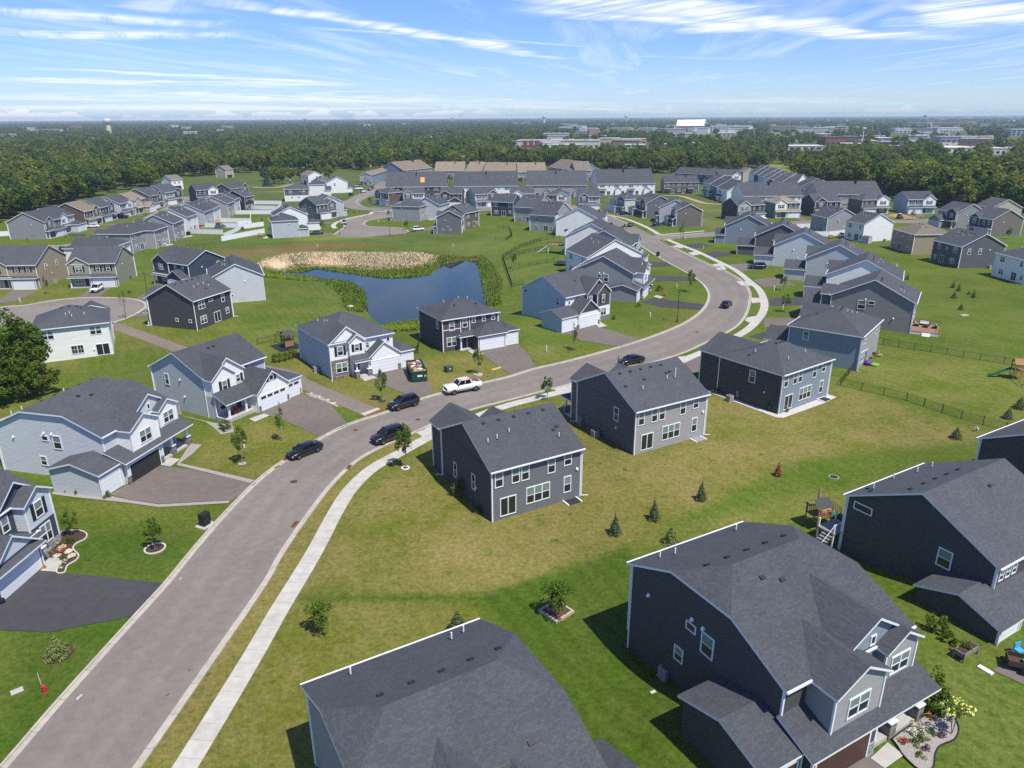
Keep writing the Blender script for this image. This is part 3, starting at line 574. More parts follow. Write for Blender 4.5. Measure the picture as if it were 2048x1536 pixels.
def block(mb, x0, x1, y0, y1, z0, z, p=.5, axis='x', k0=0., k1=0., m=0, skip=''):
    """the walls under such a roof"""
    if axis == 'x':
        if 'l' not in skip: end_wall(mb, x0, y0, y1, z0, z, p, k0, -1, m)
        if 'r' not in skip: end_wall(mb, x1, y0, y1, z0, z, p, k1, 1, m)
        mb.box(x0, x1, y0, y1, z0, z, m, skip='lrtb' + skip)
    else:
        if 'f' not in skip: end_wall(mb, y0, x0, x1, z0, z, p, k0, 1, m, 'y')
        if 'k' not in skip: end_wall(mb, y1, x0, x1, z0, z, p, k1, -1, m, 'y')
        mb.box(x0, x1, y0, y1, z0, z, m, skip='fktb' + skip)
_wm = {}
def win_mesh(w, h, n, kind):
    """kind: hung (two sashes), fixed, slider, grid; returns frame mesh and pane mesh, facing -y"""
    k = (round(w, 2), round(h, 2), n, kind)
    if k in _wm: return _wm[k]
    fr = MB(); gl = MB(); b = .10; d = .07
    fr.box(-w / 2, w / 2, -d, .02, 0, b); fr.box(-w / 2, w / 2, -d, .02, h - b, h); fr.box(-w / 2, -w / 2 + b, -d, .02, b, h - b); fr.box(w / 2 - b, w / 2, -d, .02, b, h - b)
    iw = (w - 2 * b - (n - 1) * .12) / n
    for i in range(n):
        x = -w / 2 + b + i * (iw + .12)
        if i: fr.box(x - .12, x, -d, .02, b, h - b)
        if kind == 'hung':
            fr.box(x, x + iw, -d + .02, .02, h / 2 - .03, h / 2 + .03)
            gl.box(x, x + iw, -.025, 0, b, h / 2 - .03, 0, 'lrktb'); gl.box(x, x + iw, -.03, 0, h / 2 + .03, h - b, 1, 'lrktb')
            if n == 1 and w > 1.0 and False: pass
        else:
            gl.box(x, x + iw, -.025, 0, b, h - b, 0, 'lrktb')
            if kind == 'grid':
                fr.box(x + iw / 2 - .02, x + iw / 2 + .02, -.05, .02, b, h - b); fr.box(x, x + iw, -.05, .02, h / 2 - .02, h / 2 + .02)
    _wm[k] = (fr.mesh('window', TRIM), gl.mesh('pane', [GLASS, BLIND])); return _wm[k]
_gd = {}
def door_mesh(kind, w, h):
    k = (kind, round(w, 2), round(h, 2))
    if k in _gd: return _gd[k]
    mb = MB()
    if kind.startswith('garage'):
        m = {'garage': DOORW, 'garage_glass': DOORW, 'garage_brown': DOORB, 'garage_blue': DOORG, 'garage_open': DARK}[kind]  # garage_open: panels coloured dark for the shade inside
        b = .14; mb.box(-w / 2 - b, -w / 2, -.07, .02, 0, h + b, 1); mb.box(w / 2, w / 2 + b, -.07, .02, 0, h + b, 1); mb.box(-w / 2, w / 2, -.07, .02, h, h + b, 1)
        n = 4; ph = h / n
        for i in range(n): mb.box(-w / 2, w / 2, -.03, .02, i * ph + .012, (i + 1) * ph - .012, 0, 'k')
        mb.box(-w / 2, w / 2, -.012, .01, 0, h, 3, 'k')
        if kind == 'garage_glass':
            c = 4 if w > 3 else 2
            for i in range(c): mb.box(-w / 2 + (i + .12) * w / c, -w / 2 + (i + .88) * w / c, -.036, 0, h - ph + .1, h - .1, 2, 'k')
        me = mb.mesh('garage_door', [m, TRIM, GLASS, DARK])
    elif kind == 'slider':
        b = .1; mb.box(-w / 2, -w / 2 + b, -.07, .02, 0, h); mb.box(w / 2 - b, w / 2, -.07, .02, 0, h); mb.box(-w / 2 + b, w / 2 - b, -.07, .02, h - b, h); mb.box(-w / 2 + b, w / 2 - b, -.07, .02, 0, b); mb.box(-.05, .05, -.06, .02, b, h - b)
        mb.box(-w / 2 + b, -.05, -.02, 0, b, h - b, 1, 'lrktb'); mb.box(.05, w / 2 - b, -.03, 0, b, h - b, 1, 'lrktb')
        me = mb.mesh('patio_door', [TRIM, GLASS])
    else:
        b = .1; mb.box(-w / 2 - b, -w / 2, -.06, .02, 0, h + b, 1); mb.box(w / 2, w / 2 + b, -.06, .02, 0, h + b, 1); mb.box(-w / 2, w / 2, -.06, .02, h, h + b, 1)
        mb.box(-w / 2, w / 2, -.03, .02, 0, h, 0); mb.box(-w * .28, w * .28, -.036, 0, h * .62, h * .9, 2, 'k')
        me = mb.mesh('front_door', [DOORR if kind == 'red' else DOORD, TRIM, GLASS])
    _gd[k] = me; return me
_sm = {}
def simple(key, fn, mats, smooth=False):
    if key not in _sm: mb = MB(); fn(mb); _sm[key] = mb.mesh(key if isinstance(key, str) else key[0], mats, smooth)
    return _sm[key]
def vent_pipe(h=.55): return simple(('vent_pipe', h), lambda m: (m.bar((0, 0, -.2), (0, 0, h), .06, 0, 8), m.bar((0, 0, -.2), (0, 0, .06), .12, 1, 8)), [PVC, BLK])
def roof_vent(): return simple('roof_vent', lambda m: (m.box(-.15, .15, -.11, .11, -.1, .07), m.box(-.2, .2, -.15, .15, .07, .12)), BLK)
def wall_vent(): return simple('wall_vent', lambda m: (m.box(-.12, .12, -.06, .01, -.12, .12), m.face([(-.12, -.2, -.1), (.12, -.2, -.1), (.12, -.06, .14), (-.12, -.06, .14)])), PVC)
ROT = {'F': 0, 'R': math.pi / 2, 'B': math.pi, 'L': -math.pi / 2}
class House:
    def __init__(s, name, fit, label, col='gray', H=6., roof=('x', .5, 0, 0), rcol='dark', cat='house', trim=TRIM, z=0., group=None, fine=False, zb=None):
        s.f, s.H, s.fine, s.trim = fit, H, fine, trim; s.W, s.D = fit.W, fit.D
        s.root = empty(name, (fit.O[0], fit.O[1], z), fit.phi, label, cat, group); s.z = z
        s.mat = SID[col] if isinstance(col, str) else col; s.rm = ROOF[rcol]; s.roof = roof
        s.wall = MB(); s.acc = {}; s.roofmb = MB(); s.trimmb = MB(); s.zb = -3. if zb is None else zb
        a, p, k0, k1 = roof
        if s.W and cat != 'none':
            block(s.wall, 0, s.W, 0, s.D, s.zb, H, p, a, k0, k1); s.main = roof_planes(0, s.W, 0, s.D, H, p, a, k0, k1); roof_shell(s.roofmb, s.main)
            if a == 'x':
                g = MB(); zg = H + .16 - p * .35
                for q in (-.47, s.D + .35): g.box(-.3, s.W + .3, q, q + .12, zg - .12, zg + .025)
                g.build('gutter', TRIM, s.root)
            for x, y in ((0, 0), (s.W, 0), (s.W, s.D), (0, s.D)): s.corner(x, y, s.zb, H)
    def corner(s, x, y, z0, z1): s.trimmb.box(x - .07, x + .07, y - .07, y + .07, z0, z1, 0, 'tb')
    def vis(s, face, pt):
        n = {'F': -s.f.ey, 'B': s.f.ey, 'L': -s.f.ex, 'R': s.f.ex}[face]
        w = s.f.O + s.f.ex * pt[0] + s.f.ey * pt[1]
        return (-w) @ n > -.10 * np.linalg.norm(w)
    def w2l(s, k, x, y, z):
        d = at(k, x, y, z + s.z) - s.f.O; return d @ s.f.ex, d @ s.f.ey
    def pos(s, face, a, z, plane=None):
        x, y = {'F': (a, 0 if plane is None else plane), 'B': (a, s.D if plane is None else plane), 'L': (0 if plane is None else plane, a), 'R': (s.W if plane is None else plane, a)}[face]
        return x, y
    def put(s, name, me, face, a, z, plane=None, mats=None):
        x, y = s.pos(face, a, z, plane)
        if not s.vis(face, (x, y)): return None
        return link(name, me, s.root, (x, y, z), ROT[face])
    def win(s, face, a, z, w=.95, h=1.55, n=1, kind='hung', plane=None, shut=False):
        fr, gl = win_mesh(w, h, n, kind); o = s.put('window', fr, face, a, z, plane)
        if o is None: return
        link('pane', gl, o)
        if shut:
            sw = .42
            for q in (-1, 1):
                da = q * (w / 2 + sw / 2 + .03)
                aa = a + da * (1 if face in 'FR' else -1)
                s.put('shutter', simple(('shutter', round(h, 2)), lambda m: m.box(-sw / 2, sw / 2, -.05, .01, 0, h), SHUT), face, aa, z, plane)
    def door(s, face, a, kind='garage', w=4.9, h=2.2, z=.05, plane=None):
        return s.put({'slider': 'patio_door', 'dark': 'front_door', 'red': 'front_door'}.get(kind, 'garage_door'), door_mesh(kind, w, h), face, a, z, plane)
    def accent(s, col):
        m = SID[col] if isinstance(col, str) else col
        return s.acc.setdefault(m.name, (MB(), m))[0]
    def main_y(s, z):
        """local y on the front slope of the main roof where its surface reaches z"""
        a, p, _, _ = s.roof; return (z - s.H - .16) / p
    def gable(s, x0, x1, y=-.6, pitch=.62, zb=None, col=None, zt=None, o=.3, back=None, trimfill=None):
        """front cross gable: wall face in plane y, its roof running back into the main roof"""
        H = s.H if zt is None else zt; zb = s.zb if zb is None else zb
        mb = s.accent(col) if col else s.wall
        end_wall(mb, y, x0, x1, zb, H, pitch, 0, 1, 0, 'y')
        if y < -.02:
            mb.face([(x0, .1, zb), (x0, y, zb), (x0, y, H), (x0, .1, H)]); mb.face([(x1, y, zb), (x1, .1, zb), (x1, .1, H), (x1, y, H)])
            mb.face([(x0, y, zb), (x1, y, zb), (x1, .1, zb), (x0, .1, zb)])
            for x in (x0, x1): s.corner(x, y, zb, H)
        xm = (x0 + x1) / 2; hw = (x1 - x0) / 2; z = H + .16; ze = z - pitch * o; zr = z + pitch * hw
        yb = s.main_y(zr) if back is None else back; yb = min(yb, s.D * .5) + .05; ye = back if zt is not None else max(s.main_y(ze), -o) + .05
        yf = y - o
        roof_shell(s.roofmb, [[(x0 - o, yf, ze), (xm, yf, zr), (xm, yb, zr), (x0 - o, ye, ze)], [(xm, yf, zr), (x1 + o, yf, ze), (x1 + o, ye, ze), (xm, yb, zr)]])
    def wing(s, x0, x1, y0, y1, h=3., roof='y', pitch=.5, col=None, k0=0., k1=0., skip='', o=.3, stonez=0., part=None, roofmb=None):
        """single-storey volume such as a garage"""
        mb = s.accent(col) if col else s.wall; rb = s.roofmb if roofmb is None else roofmb
        if roof == 'flat': mb.box(x0, x1, y0, y1, s.zb, h, 0, 'tb' + skip)
        else:
            block(mb, x0, x1, y0, y1, s.zb, h, pitch, roof, k0, k1, 0, skip); roof_shell(rb, roof_planes(x0, x1, y0, y1, h, pitch, roof, k0, k1, o, o))
        for x in (x0, x1): s.corner(x, y0, s.zb, h)
    def skirt(s, x0, x1, d, ze=2.9, pitch=.45, y1=0., hl=False, hr=False, o=.3, roofmb=None):
        """lean-to roof over a porch or garage front; y1 = wall it leans on"""
        rb = s.roofmb if roofmb is None else roofmb; run = d + o; zt = ze + pitch * run; yf = y1 - d - o; yb = y1 + .06; a = x0 - o; b = x1 + o
        pl = [[(a, yf, ze), (b, yf, ze), (b - (run if hr else 0), yb, zt), (a + (run if hl else 0), yb, zt)]]
        if hl: pl.append([(a, yb, ze), (a, yf, ze), (a + run, yb, zt)])
        if hr: pl.append([(b, yf, ze), (b, yb, ze), (b - run, yb, zt)])
        roof_shell(rb, pl, .17)
    def porch(s, x0, x1, d, cols, zt=2.75, floor=.25, y1=0., stonebase=None, w=.24):
        s.part('porch_floor', lambda m: m.box(x0, x1, y1 - d, y1, -1.5, floor), CONC)
        for x in cols:
            def col(m, w=w):
                m.box(-w / 2, w / 2, -w / 2, w / 2, 0, zt - floor, 0)
                m.box(-w / 2 - .05, w / 2 + .05, -w / 2 - .05, w / 2 + .05, 0, .22, 0); m.box(-w / 2 - .05, w / 2 + .05, -w / 2 - .05, w / 2 + .05, zt - floor - .18, zt - floor, 0)
                if stonebase: m.box(-.34, .34, -.34, .34, -.2, 1.0, 1); m.box(-.38, .38, -.38, .38, 1.0, 1.08, 0)
            link('porch_column', simple(('porch_column', zt, floor, w, bool(stonebase)), col, [s.trim, stonebase or s.trim]), s.root, (x, y1 - d + .25, floor))
        s.trimmb.box(x0 - .05, x1 + .05, y1 - d + .08, y1 - d + .34, zt - .02, zt + .28)
    def part(s, name, fn, mats, loc=None, rz=None):
        mb = MB(); fn(mb); return link(name, mb.mesh(name, mats), s.root, loc, rz)
    def roof_z(s, x, y):
        a, p, k0, k1 = s.roof
        if a == 'x': h = s.D / 2 - abs(y - s.D / 2); e0, e1 = x, s.W - x; half = s.D / 2
        else: h = s.W / 2 - abs(x - s.W / 2); e0, e1 = y, s.D - y; half = s.W / 2
        for k, e in ((k0, e0), (k1, e1)):
            if k > 0: h = min(h, half * (1 - k) + e)
        return s.H + .16 + p * h
    def pipes(s, *pts, h=.55):
        for x, y in pts: link('vent_pipe', vent_pipe(h), s.root, (x, y, s.roof_z(x, y)))
    def vents(s, *pts):
        a, p, _, _ = s.roof
        for x, y in pts:
            o = link('roof_vent', roof_vent(), s.root, (x, y, s.roof_z(x, y)))
            if a == 'x': o.rotation_euler = (math.atan(p) * (1 if y < s.D / 2 else -1), 0, 0)
            else: o.rotation_euler = (0, math.atan(p) * (-1 if x < s.W / 2 else 1), 0)
    def downspout(s, x, y, z0=.1, z1=None, kick=(0, 0)):
        z1 = s.H - .1 if z1 is None else z1
        s.part('downspout', lambda m: (m.box(-.05, .05, -.05, .05, z0, z1), m.bar((0, 0, z0 + .05), (kick[0], kick[1], z0 - .02 if kick != (0, 0) else z0 + .04), .05, 0, 6) if kick != (0, 0) else None), PVC, (x, y, 0))
    def wallvent(s, face, a, z, plane=None): s.put('wall_vent', wall_vent(), face, a, z, plane)
    def done(s):
        if s.wall.f: s.wall.build('wall', s.mat, s.root)
        for k, (mb, m) in s.acc.items():
            o = mb.build('stone_facing' if 'stone' in k else 'accent_wall', m, s.root)
        if s.roofmb.f: s.roofmb.build('roof', [s.rm, s.trim], s.root)
        if s.trimmb.f: s.trimmb.build('corner_trim', s.trim, s.root)
        return s.root
    # ---- repeated facades
    def back_a(s, mir=False):
        """rear with patio door, triple window and five upper windows"""
        W = s.W; u = lambda t: W * (t if mir else 1 - t)   # t counts from the left seen from behind
        s.door('B', u(.17), 'slider', 1.95, 2.2, .35)
        s.win('B', u(.505), .95, 3.0, 2.0, 3); s.win('B', u(.845), 1.0, 1.0, 2.0)
        for t, h in ((.075, 1.85), (.255, 1.85), (.36, 1.85), (.655, 1.85), (.845, 1.45)): s.win('B', u(t), 5.75 - h, 1.0, h)
    def back_b(s, v=0):
        W = s.W
        s.door('B', W * (.35, .62, .75)[v % 3], 'slider', 1.9, 2.15, .25)
        s.win('B', W * (.75, .25, .42)[v % 3], .85, 1.7, 1.5, 2, 'hung'); s.win('B', W * (.12, .86, .15)[v % 3], .9, .95, 1.3)
        s.win('B', W * .2, 4.0, 1.7 if v % 2 else .95, 1.5, 2 if v % 2 else 1); s.win('B', W * .78, 4.0, 1.7 if v % 3 == 0 else .95, 1.5, 2 if v % 3 == 0 else 1)
        if v % 2: s.win('B', W * .5, 4.4, .9, .6, 1, 'fixed')
    def side(s, v=0):
        D = s.D
        if v == 9: s.wallvent('L', D * .35, 4.9); s.wallvent('R', D * .35, 4.9); return
        for f in 'LR':
            if v % 4 == 0: s.win(f, D * .62, 4.0, .95, 1.55)
            if v % 4 == 1: s.win(f, D * .3, 4.0, .95, 1.5); s.win(f, D * .66, 4.0, .95, 1.5)
            if v % 4 == 2: s.win(f, D * .25, 1.3, .6, .6, 1, 'fixed'); s.win(f, D * .55, 1.3, .6, .6, 1, 'fixed')
            if v % 4 == 3: s.win(f, D * .8, 4.1, .95, 1.5)
            s.wallvent(f, D * .35, 4.9); s.wallvent(f, D * .45, 2.7)
    def front_a(s, g='R', gside=None, acc=None, shut=True, gd='garage', wide=4.9, proj=1.2, dark=False, hip=True):
        """porch and garage under one lean-to roof, gable above"""
        W = s.W; gw = wide + .9; gx0, gx1 = (W - gw, W) if g == 'R' else (0, gw); px0, px1 = (0, W - gw) if g == 'R' else (gw, W)
        s.wing(gx0, gx1, -proj, .1, 2.85, 'flat'); s.door('F', (gx0 + gx1) / 2, gd, wide, 2.15, .05, -proj)
        s.skirt(0, W, proj + .15, 2.78, .42, 0, hip, hip)
        s.porch(px0 + .1, px1 - .1, proj, [px0 + .3, px1 - .35] if g == 'R' else [px0 + .35, px1 - .3])
        pm = (px0 + px1) / 2; s.door('F', pm + (1.1 if g == 'R' else -1.1), 'dark', .95, 2.1, .27); s.win('F', pm - (1.0 if g == 'R' else -1.0), .9, 1.5, 1.5, 2)
        gs = gside or ('L' if g == 'R' else 'R'); gl = W * .46; x0, x1 = (0.0, gl) if gs == 'L' else (W - gl, W)
        s.gable(x0, x1, -.45, .62, 3.35, acc); s.win('F', (x0 + x1) / 2, 3.95, 1.7, 1.5, 2, 'hung', -.45, shut)
        for t in ((.62, .84) if gs == 'L' else (.16, .38)): s.win('F', W * t, 4.0, .95, 1.45, 1, 'hung', None, shut)
    def front_b(s, g='R', acc=None, shut=False, gd='garage', proj=4., wide=4.9, roof='y', upper=True, gcol=None, single=False, pitch=.6):
        """garage standing forward under its own roof"""
        W = s.W; gw = wide + .9; gx0, gx1 = (W - gw, W) if g == 'R' else (0, gw); px0, px1 = (0, W - gw) if g == 'R' else (gw, W)
        s.wing(gx0, gx1, -proj, .1, 2.9, roof, pitch if roof == 'y' else .45, gcol, 0 if roof == 'y' else 1, 0 if roof == 'y' else 1)
        s.door('F', (gx0 + gx1) / 2, gd, wide, 2.15, .05, -proj)
        d = min(1.6, proj * .6); s.skirt(px0, px1, d, 2.78, .42); s.porch(px0 + .1, px1 - .1, d, [px0 + .35] if g == 'R' else [px1 - .35])
        pm = (px0 + px1) / 2; s.door('F', pm + (1.2 if g == 'R' else -1.2), 'dark', .95, 2.1, .27); s.win('F', pm - (.9 if g == 'R' else -.9), .9, 1.5, 1.5, 2)
        if upper:
            gl = W * .46; x0, x1 = (0., gl) if g == 'R' else (W - gl, W)
            s.gable(x0, x1, -.5, .62, 3.35, acc); s.win('F', (x0 + x1) / 2, 3.95, 1.7, 1.5, 2, 'hung', -.5, shut)
            for t in ((.62, .84) if g == 'R' else (.16, .38)): s.win('F', W * t, 4.2, .85, 1.25, 1, 'hung', None, shut)
        else:
            for t in (.14, .34, .62, .84): s.win('F', W * t, 4.0, .95, 1.45, 1, 'hung', None, shut)
def gen(fit, label, col='gray', style=None, v=0, name='house', roofv='gable', rcol='dark', p=.5, group=None, back=0, **kw):
    """a house with one of the street's usual fronts"""
    fit.W = max(7.5, min(fit.W, 14.5)); fit.D = max(8.5, min(fit.D, 16))
    r = {'gable': ('x', p, 0, 0), 'hip': ('x', .45, 1, 1), 'clip': ('x', p, .38, .38), 'front': ('y', p, 0, 0)}[roofv]
    h = House(name, fit, label, col, 6., r, rcol, group=group); kw = dict(kw)
    if style == 'a': h.front_a(**kw)
    if style == 'b': h.front_b(**kw)
    if back is not None: h.back_b(back)
    h.side(v); W, D = h.W, h.D
    h.pipes((W * .3, D * .68), (W * .45, D * .72), (W * .7, D * .66)); h.vents(*[(W * t, D * .58) for t in (.25, .4, .55, .7)])
    h.downspout(.0 - .1, D + .1); h.downspout(W + .1, D + .1); h.done(); return h
# ---------------------------------------------------------------- the large houses nearest the camera
def model_a(fit, label, col, acc, gd='garage', mir=False, H=6., z=0., clip=.375, porchy=True, stone_m=STONE, wing=True, roofp=.45, gcol=None):
    """two forward bays over a full-width porch roof, third garage stall standing out at one side"""
    h = House('house', fit, label, col, H, ('x', roofp, clip, clip), z=z); W, D = h.W, h.D
    mx = (lambda a, b: (W - b, W - a)) if mir else (lambda a, b: (a, b)); m1 = (lambda a: W - a) if mir else (lambda a: a)
    SL, SR = ('R', 'L') if mir else ('L', 'R')
    h.gable(*mx(2.1, 6.65), -2.0, .55, 2.6, acc, back=D * .34); h.win('F', m1(4.4), 3.7, 2.0, 1.6, 2, 'hung', -2.)
    h.gable(*mx(3.9, 11.3), -.25, .62, 3., gcol or col); h.win('F', m1(7.6), 6.35, .55, .8, 1, 'fixed', -.25)
    h.gable(*mx(8.2, 11.35), -1.0, .60, 2.6, acc, back=2.2); h.win('F', m1(9.8), 3.9, 1.9, 1.5, 2, 'hung', -1.)
    h.wing(*mx(.3, 6.2), -2.4, .1, 2.95, 'flat'); h.door('F', m1(3.1), gd, 4.9, 2.2, .05, -2.4)
    h.skirt(0.0, W, 2.55, 2.95, .40, 0)
    x0, x1 = mx(6.3, 11.5); h.porch(x0, x1, 2.2, [m1(8.4), m1(11.3)], 2.8, .25, 0, stone_m, .3)
    h.door('F', m1(6.95), 'dark', .95, 2.1, .27); h.win('F', m1(9.4), .9, 1.6, 1.6, 2)
    for a in (.35, 5.95): h.accent(stone_m).box(m1(a) - .3, m1(a) + .3, -2.47, -2.38, -1.5, 1.0)
    if wing:
        h.wing(*mx(-3.25, .1), -1.75, 4.9, 2.9, 'x', .30, None, 0, 0); h.door('F', m1(-1.6), 'garage' if 'open' in gd else gd, 2.6, 2.15, .05, -1.75)
        h.downspout(m1(-3.3), -1.8, .1, 2.8)
    h.win(SL, 8.05, 4.6, 1.0, .7, 1, 'fixed'); h.win(SL, 6.4, 3.7, 1.2, 1.75); h.win(SL, 9.0, 1.3, .95, 1.25)
    h.wallvent(SL, 8.0, 5.65); h.wallvent(SL, 6.9, 5.65); h.wallvent(SL, 12.6, 4.7)
    h.pipes((m1(1.7), D * .93), (m1(2.8), D * .9), (m1(9.6), D * .93)); h.vents(*[(m1(t), D * .60) for t in (1.7, 3.6, 5.5, 7.4, 9.3)], *([(m1(3), D * .2)] if mir else [(m1(5.2), D * .36), (m1(3.9), D * .40)]))
    h.door('B', m1(6), 'slider', 1.95, 2.2, .3)
    for t in (2, 4.2, 9): h.win('B', m1(t), 3.9, 1., 1.7)
    h.downspout(m1(-.05), D + .12); h.downspout(m1(W + .05), D + .12)
    return h
hL2 = model_a(Fit('L', ('C1', 45, 865), ('C1', 797, 602), 11.5, 0, 6), 'pale gray house with white gabled bays and an open double garage, stone porch piers', 'palegray', 'white', 'garage_open'); hL2.done()
hHR = model_a(Fit('L', ('D3', 938, 100), ('D4', 150, 965), 11.7, 7.8, 7.8), 'dark slate house with shingled gray dormers and brown garage doors', 'midnight', 'dovegray', 'garage_brown', H=6.2, z=1.6, gcol='bluegray', stone_m=STONEL); hHR.done()
hN1 = model_a(Fit('B', ('D2', 1612, 515), ('D2', 400, 965), 15., 6.5, 6.5), 'house at the bottom edge seen mostly as a broad charcoal shingle roof', 'gray', 'gray', mir=True, H=6.5); hN1.win('R', 6.4, 2.4, 1.1, 1.8); hN1.done()
hL7 = model_a(Fit('L', ('Z5', 800, 265), ('Z5', 1615, 325), 11.4, 6, 6), 'warm gray house with a white front dormer, behind the striped blue house', 'gray', 'white', clip=0, roofp=.5); hL7.done()

# N3
h = House('house', Fit('B', ('C4', 1280, 828), ('C4', 670, 1068), 13.5), 'black sided house with long charcoal roof beside the wooden play tower', 'midnight', 6., ('x', .5, 0, 0), zb=-3)
h.win('L', 4.0, 3.55, 1.25, 1.75); h.win('L', 11.9, 5.0, 1.9, .8, 1, 'fixed'); h.wing(-3.25, .1, -2.5, 4.0, 2.9, 'x', .36, None, 0, 0, col='black') if False else h.wing(-3.25, .1, -2.5, 4.0, 2.9, 'x', .36)
h.door('F', -1.6, 'garage', 2.7, 2.2, .6, -2.5); h.wing(.2, 6.2, -1.6, .1, 2.95, 'flat'); h.skirt(.1, 12.5, 2., 2.95, .45); h.door('F', 3.2, 'garage', 4.9, 2.2, .6, -1.6)
h.accent('plum').box(0.02, 12.5, -.03, .02, 3.3, 5.95)
for t in (.9, 1.9, 2.9): h.win('F', t, 4.3, .75, 1.1, 1, 'hung', -.03)
h.pipes((6, 13), (8.5, 12.2), (10.6, 12.0)); h.pipes((1.9, 12.4)); h.vents((1.2, 8.6), (3.2, 8.6), (5.0, 8.6), (6.8, 8.6), (8.6, 8.6), (.9, 12.0), (1.9, 12.9), (7.5, 5.2)); h.downspout(-.1, 13.62); h.downspout(.0, -.1, 3.2, 5.9); h.downspout(-3.35, -2.6, .6, 2.8, (-.7, -1.0)); h.done()

# L1
f1 = Fit('F', ('D1', 40, 350), ('Z1', 345, 1095), 11, 0, 0); f1.O = f1.O + f1.ey * 2.6; f1.W, f1.D = 9.5, 11
h = House('house', f1, 'navy house with a white garage door and black shutters at the left edge', 'navy', 6., ('x', .55, 0, 0))
h.gable(5.95, 9.5, -1.4, .60, 3.25, 'palegray', back=1.6); h.win('F', 7.7, 3.9, 1.15, 1.7, 1, 'hung', -1.4, True)
h.wing(5.95, 9.5, -1.4, .1, 3.25, 'flat'); h.win('F', 7.9, .95, 1.5, 2.0, 2, 'hung', -1.4); h.accent(STONEL).box(5.9, 9.56, -1.47, -1.39, -1, .85); h.accent(STONEL).box(9.48, 9.56, -1.39, .1, -1, .85)
h.gable(3.8, 9.45, -.2, .72, 3.2); h.win('F', 4.75, 3.9, .95, 1.55, 1, 'hung', -.2)
h.wing(-.9, 5.2, -2.6, .1, 2.9, 'y', .72); h.accent('palegray').face([(-.6, -2.63, 3.3), (4.9, -2.63, 3.3), (2.15, -2.63, 5.2)]); h.skirt(-.9, 5.2, .35, 2.75, .5, -2.6, True, True); h.door('F', 2.3, 'garage', 5.0, 2.25, .05, -2.6)
h.skirt(5.2, 6.6, 2.0, 2.75, .42, 0, False, True); h.porch(5.2, 6.7, 1.9, [6.45], 2.7, .2, 0, STONEL); h.done()

# L3
h = House('house', Fit('L', ('Z2', 125, 520), ('Z2', 712, 660), 11.0), 'light gray house with arched porch, white gables and a wide two-part garage', 'ltgray', 6., ('x', .5, 0, 0))
h.gable(.45, 5.9, -1.2, .80, 3.2, 'white', back=4.2); h.gable(.0, 3.9, -1.8, .80, 3.2, 'white', back=1.0); h.win('F', 2.0, 3.75, .95, 1.6, 1, 'hung', -1.8, True); h.win('F', 4.9, 4.1, .8, 1.2, 1, 'hung', -1.2, True)
h.wing(.0, 4.6, -1.8, .1, 3.3, 'flat'); h.wing(4.7, 10.6, -5.0, .1, 3.0, 'y', .85, 'white'); h.door('F', 7.6, 'garage_glass', 4.9, 2.25, .05, -5.0); h.win('F', 7.6, 4.1, .9, .9, 1, 'fixed', -5., True)
h.wing(10.6, 13.4, -4.6, 3.6, 3.0, 'y', .40, 'white', 1, 1); h.door('F', 12.0, 'garage_glass', 2.5, 2.25, .05, -4.6)
h.skirt(.0, 4.9, 2.4, 2.85, .45, -1.8); h.porch(-.1, 4.8, 2.3, [.5, 3.5], 2.75, .5, -1.8, None, .26); h.win('F', 1.6, 1.1, 1.9, 1.6, 2, 'hung', -1.8); h.door('F', 3.9, 'dark', .95, 2.1, .5, -1.8)
for a in (4.9, 10.35): h.accent(STONE).box(a - .22, a + .22, -5.07, -4.98, -1, 1.0)
h.accent(STONE).box(13.2, 13.46, -4.67, -4.58, -1, 1.0)
h.win('L', 8.0, 3.6, .95, 1.75); h.wallvent('L', 5.0, 4.9); h.wallvent('L', 4.5, 2.4); h.vents((5.0, 4.4), (5.9, 4.4), (4, 6.7), (6, 6.7)); h.pipes((3, 9.3), (7.4, 9)); h.downspout(-.08, 11.3); h.downspout(13.5, -4.7, .1, 2.8); h.done()

# L4
h = House('house', Fit('L', ('Z3', 165, 930), ('Z3', 615, 1235), 11.2, 0, 0), 'white house with dark stone front and shutters, skip standing on its drive', 'paleblue', 6., ('x', .45, 1, 1))
h.gable(.0, 6.0, -.15, .80, 0.1, 'white', back=4.6); h.gable(3.15, 5.65, -.75, .80, 3.6, 'white', back=1.8); h.win('F', 1.75, 3.75, 1.05, 1.6, 1, 'hung', -.15, True); h.win('F', 4.4, 4.2, .9, 1.25, 1, 'hung', -.75, True)
h.accent('white').box(6.0, 11.22, -.04, .02, 0, 6.0)
h.accent(STONE).box(-.04, 3.25, -.24, -.14, -1, 3.15); h.win('F', 1.75, .9, 2.0, 1.7, 2, 'hung', -.24)
h.wing(5.9, 11.45, -1.9, .1, 3.1, 'y', .78, 'white'); h.door('F', 8.7, 'garage', 4.9, 2.25, .05, -1.9); h.wing(11.45, 14.1, -1.7, 4.6, 3.0, 'y', .38, 'white', 1, 1); h.door('F', 12.75, 'garage', 2.3, 2.25, .05, -1.7)
for a in (6.05, 11.3): h.accent(STONE).box(a - .28, a + .28, -1.98, -1.88, -1, 1.05)
h.accent(STONE).box(13.9, 14.16, -1.78, -1.68, -1, 1.05)
h.skirt(3.4, 5.9, 2.1, 2.85, .45, -.15); h.porch(3.3, 5.9, 2.1, [3.6, 5.75], 2.75, .25, -.15, STONE); h.door('F', 4.4, 'dark', .95, 2.1, .27, -.15); h.win('F', 10.4, 4.6, .65, .8, 1, 'fixed', -.04); h.win('F', 6.6, 4.2, .7, 1.0, 1, 'hung', -.04)
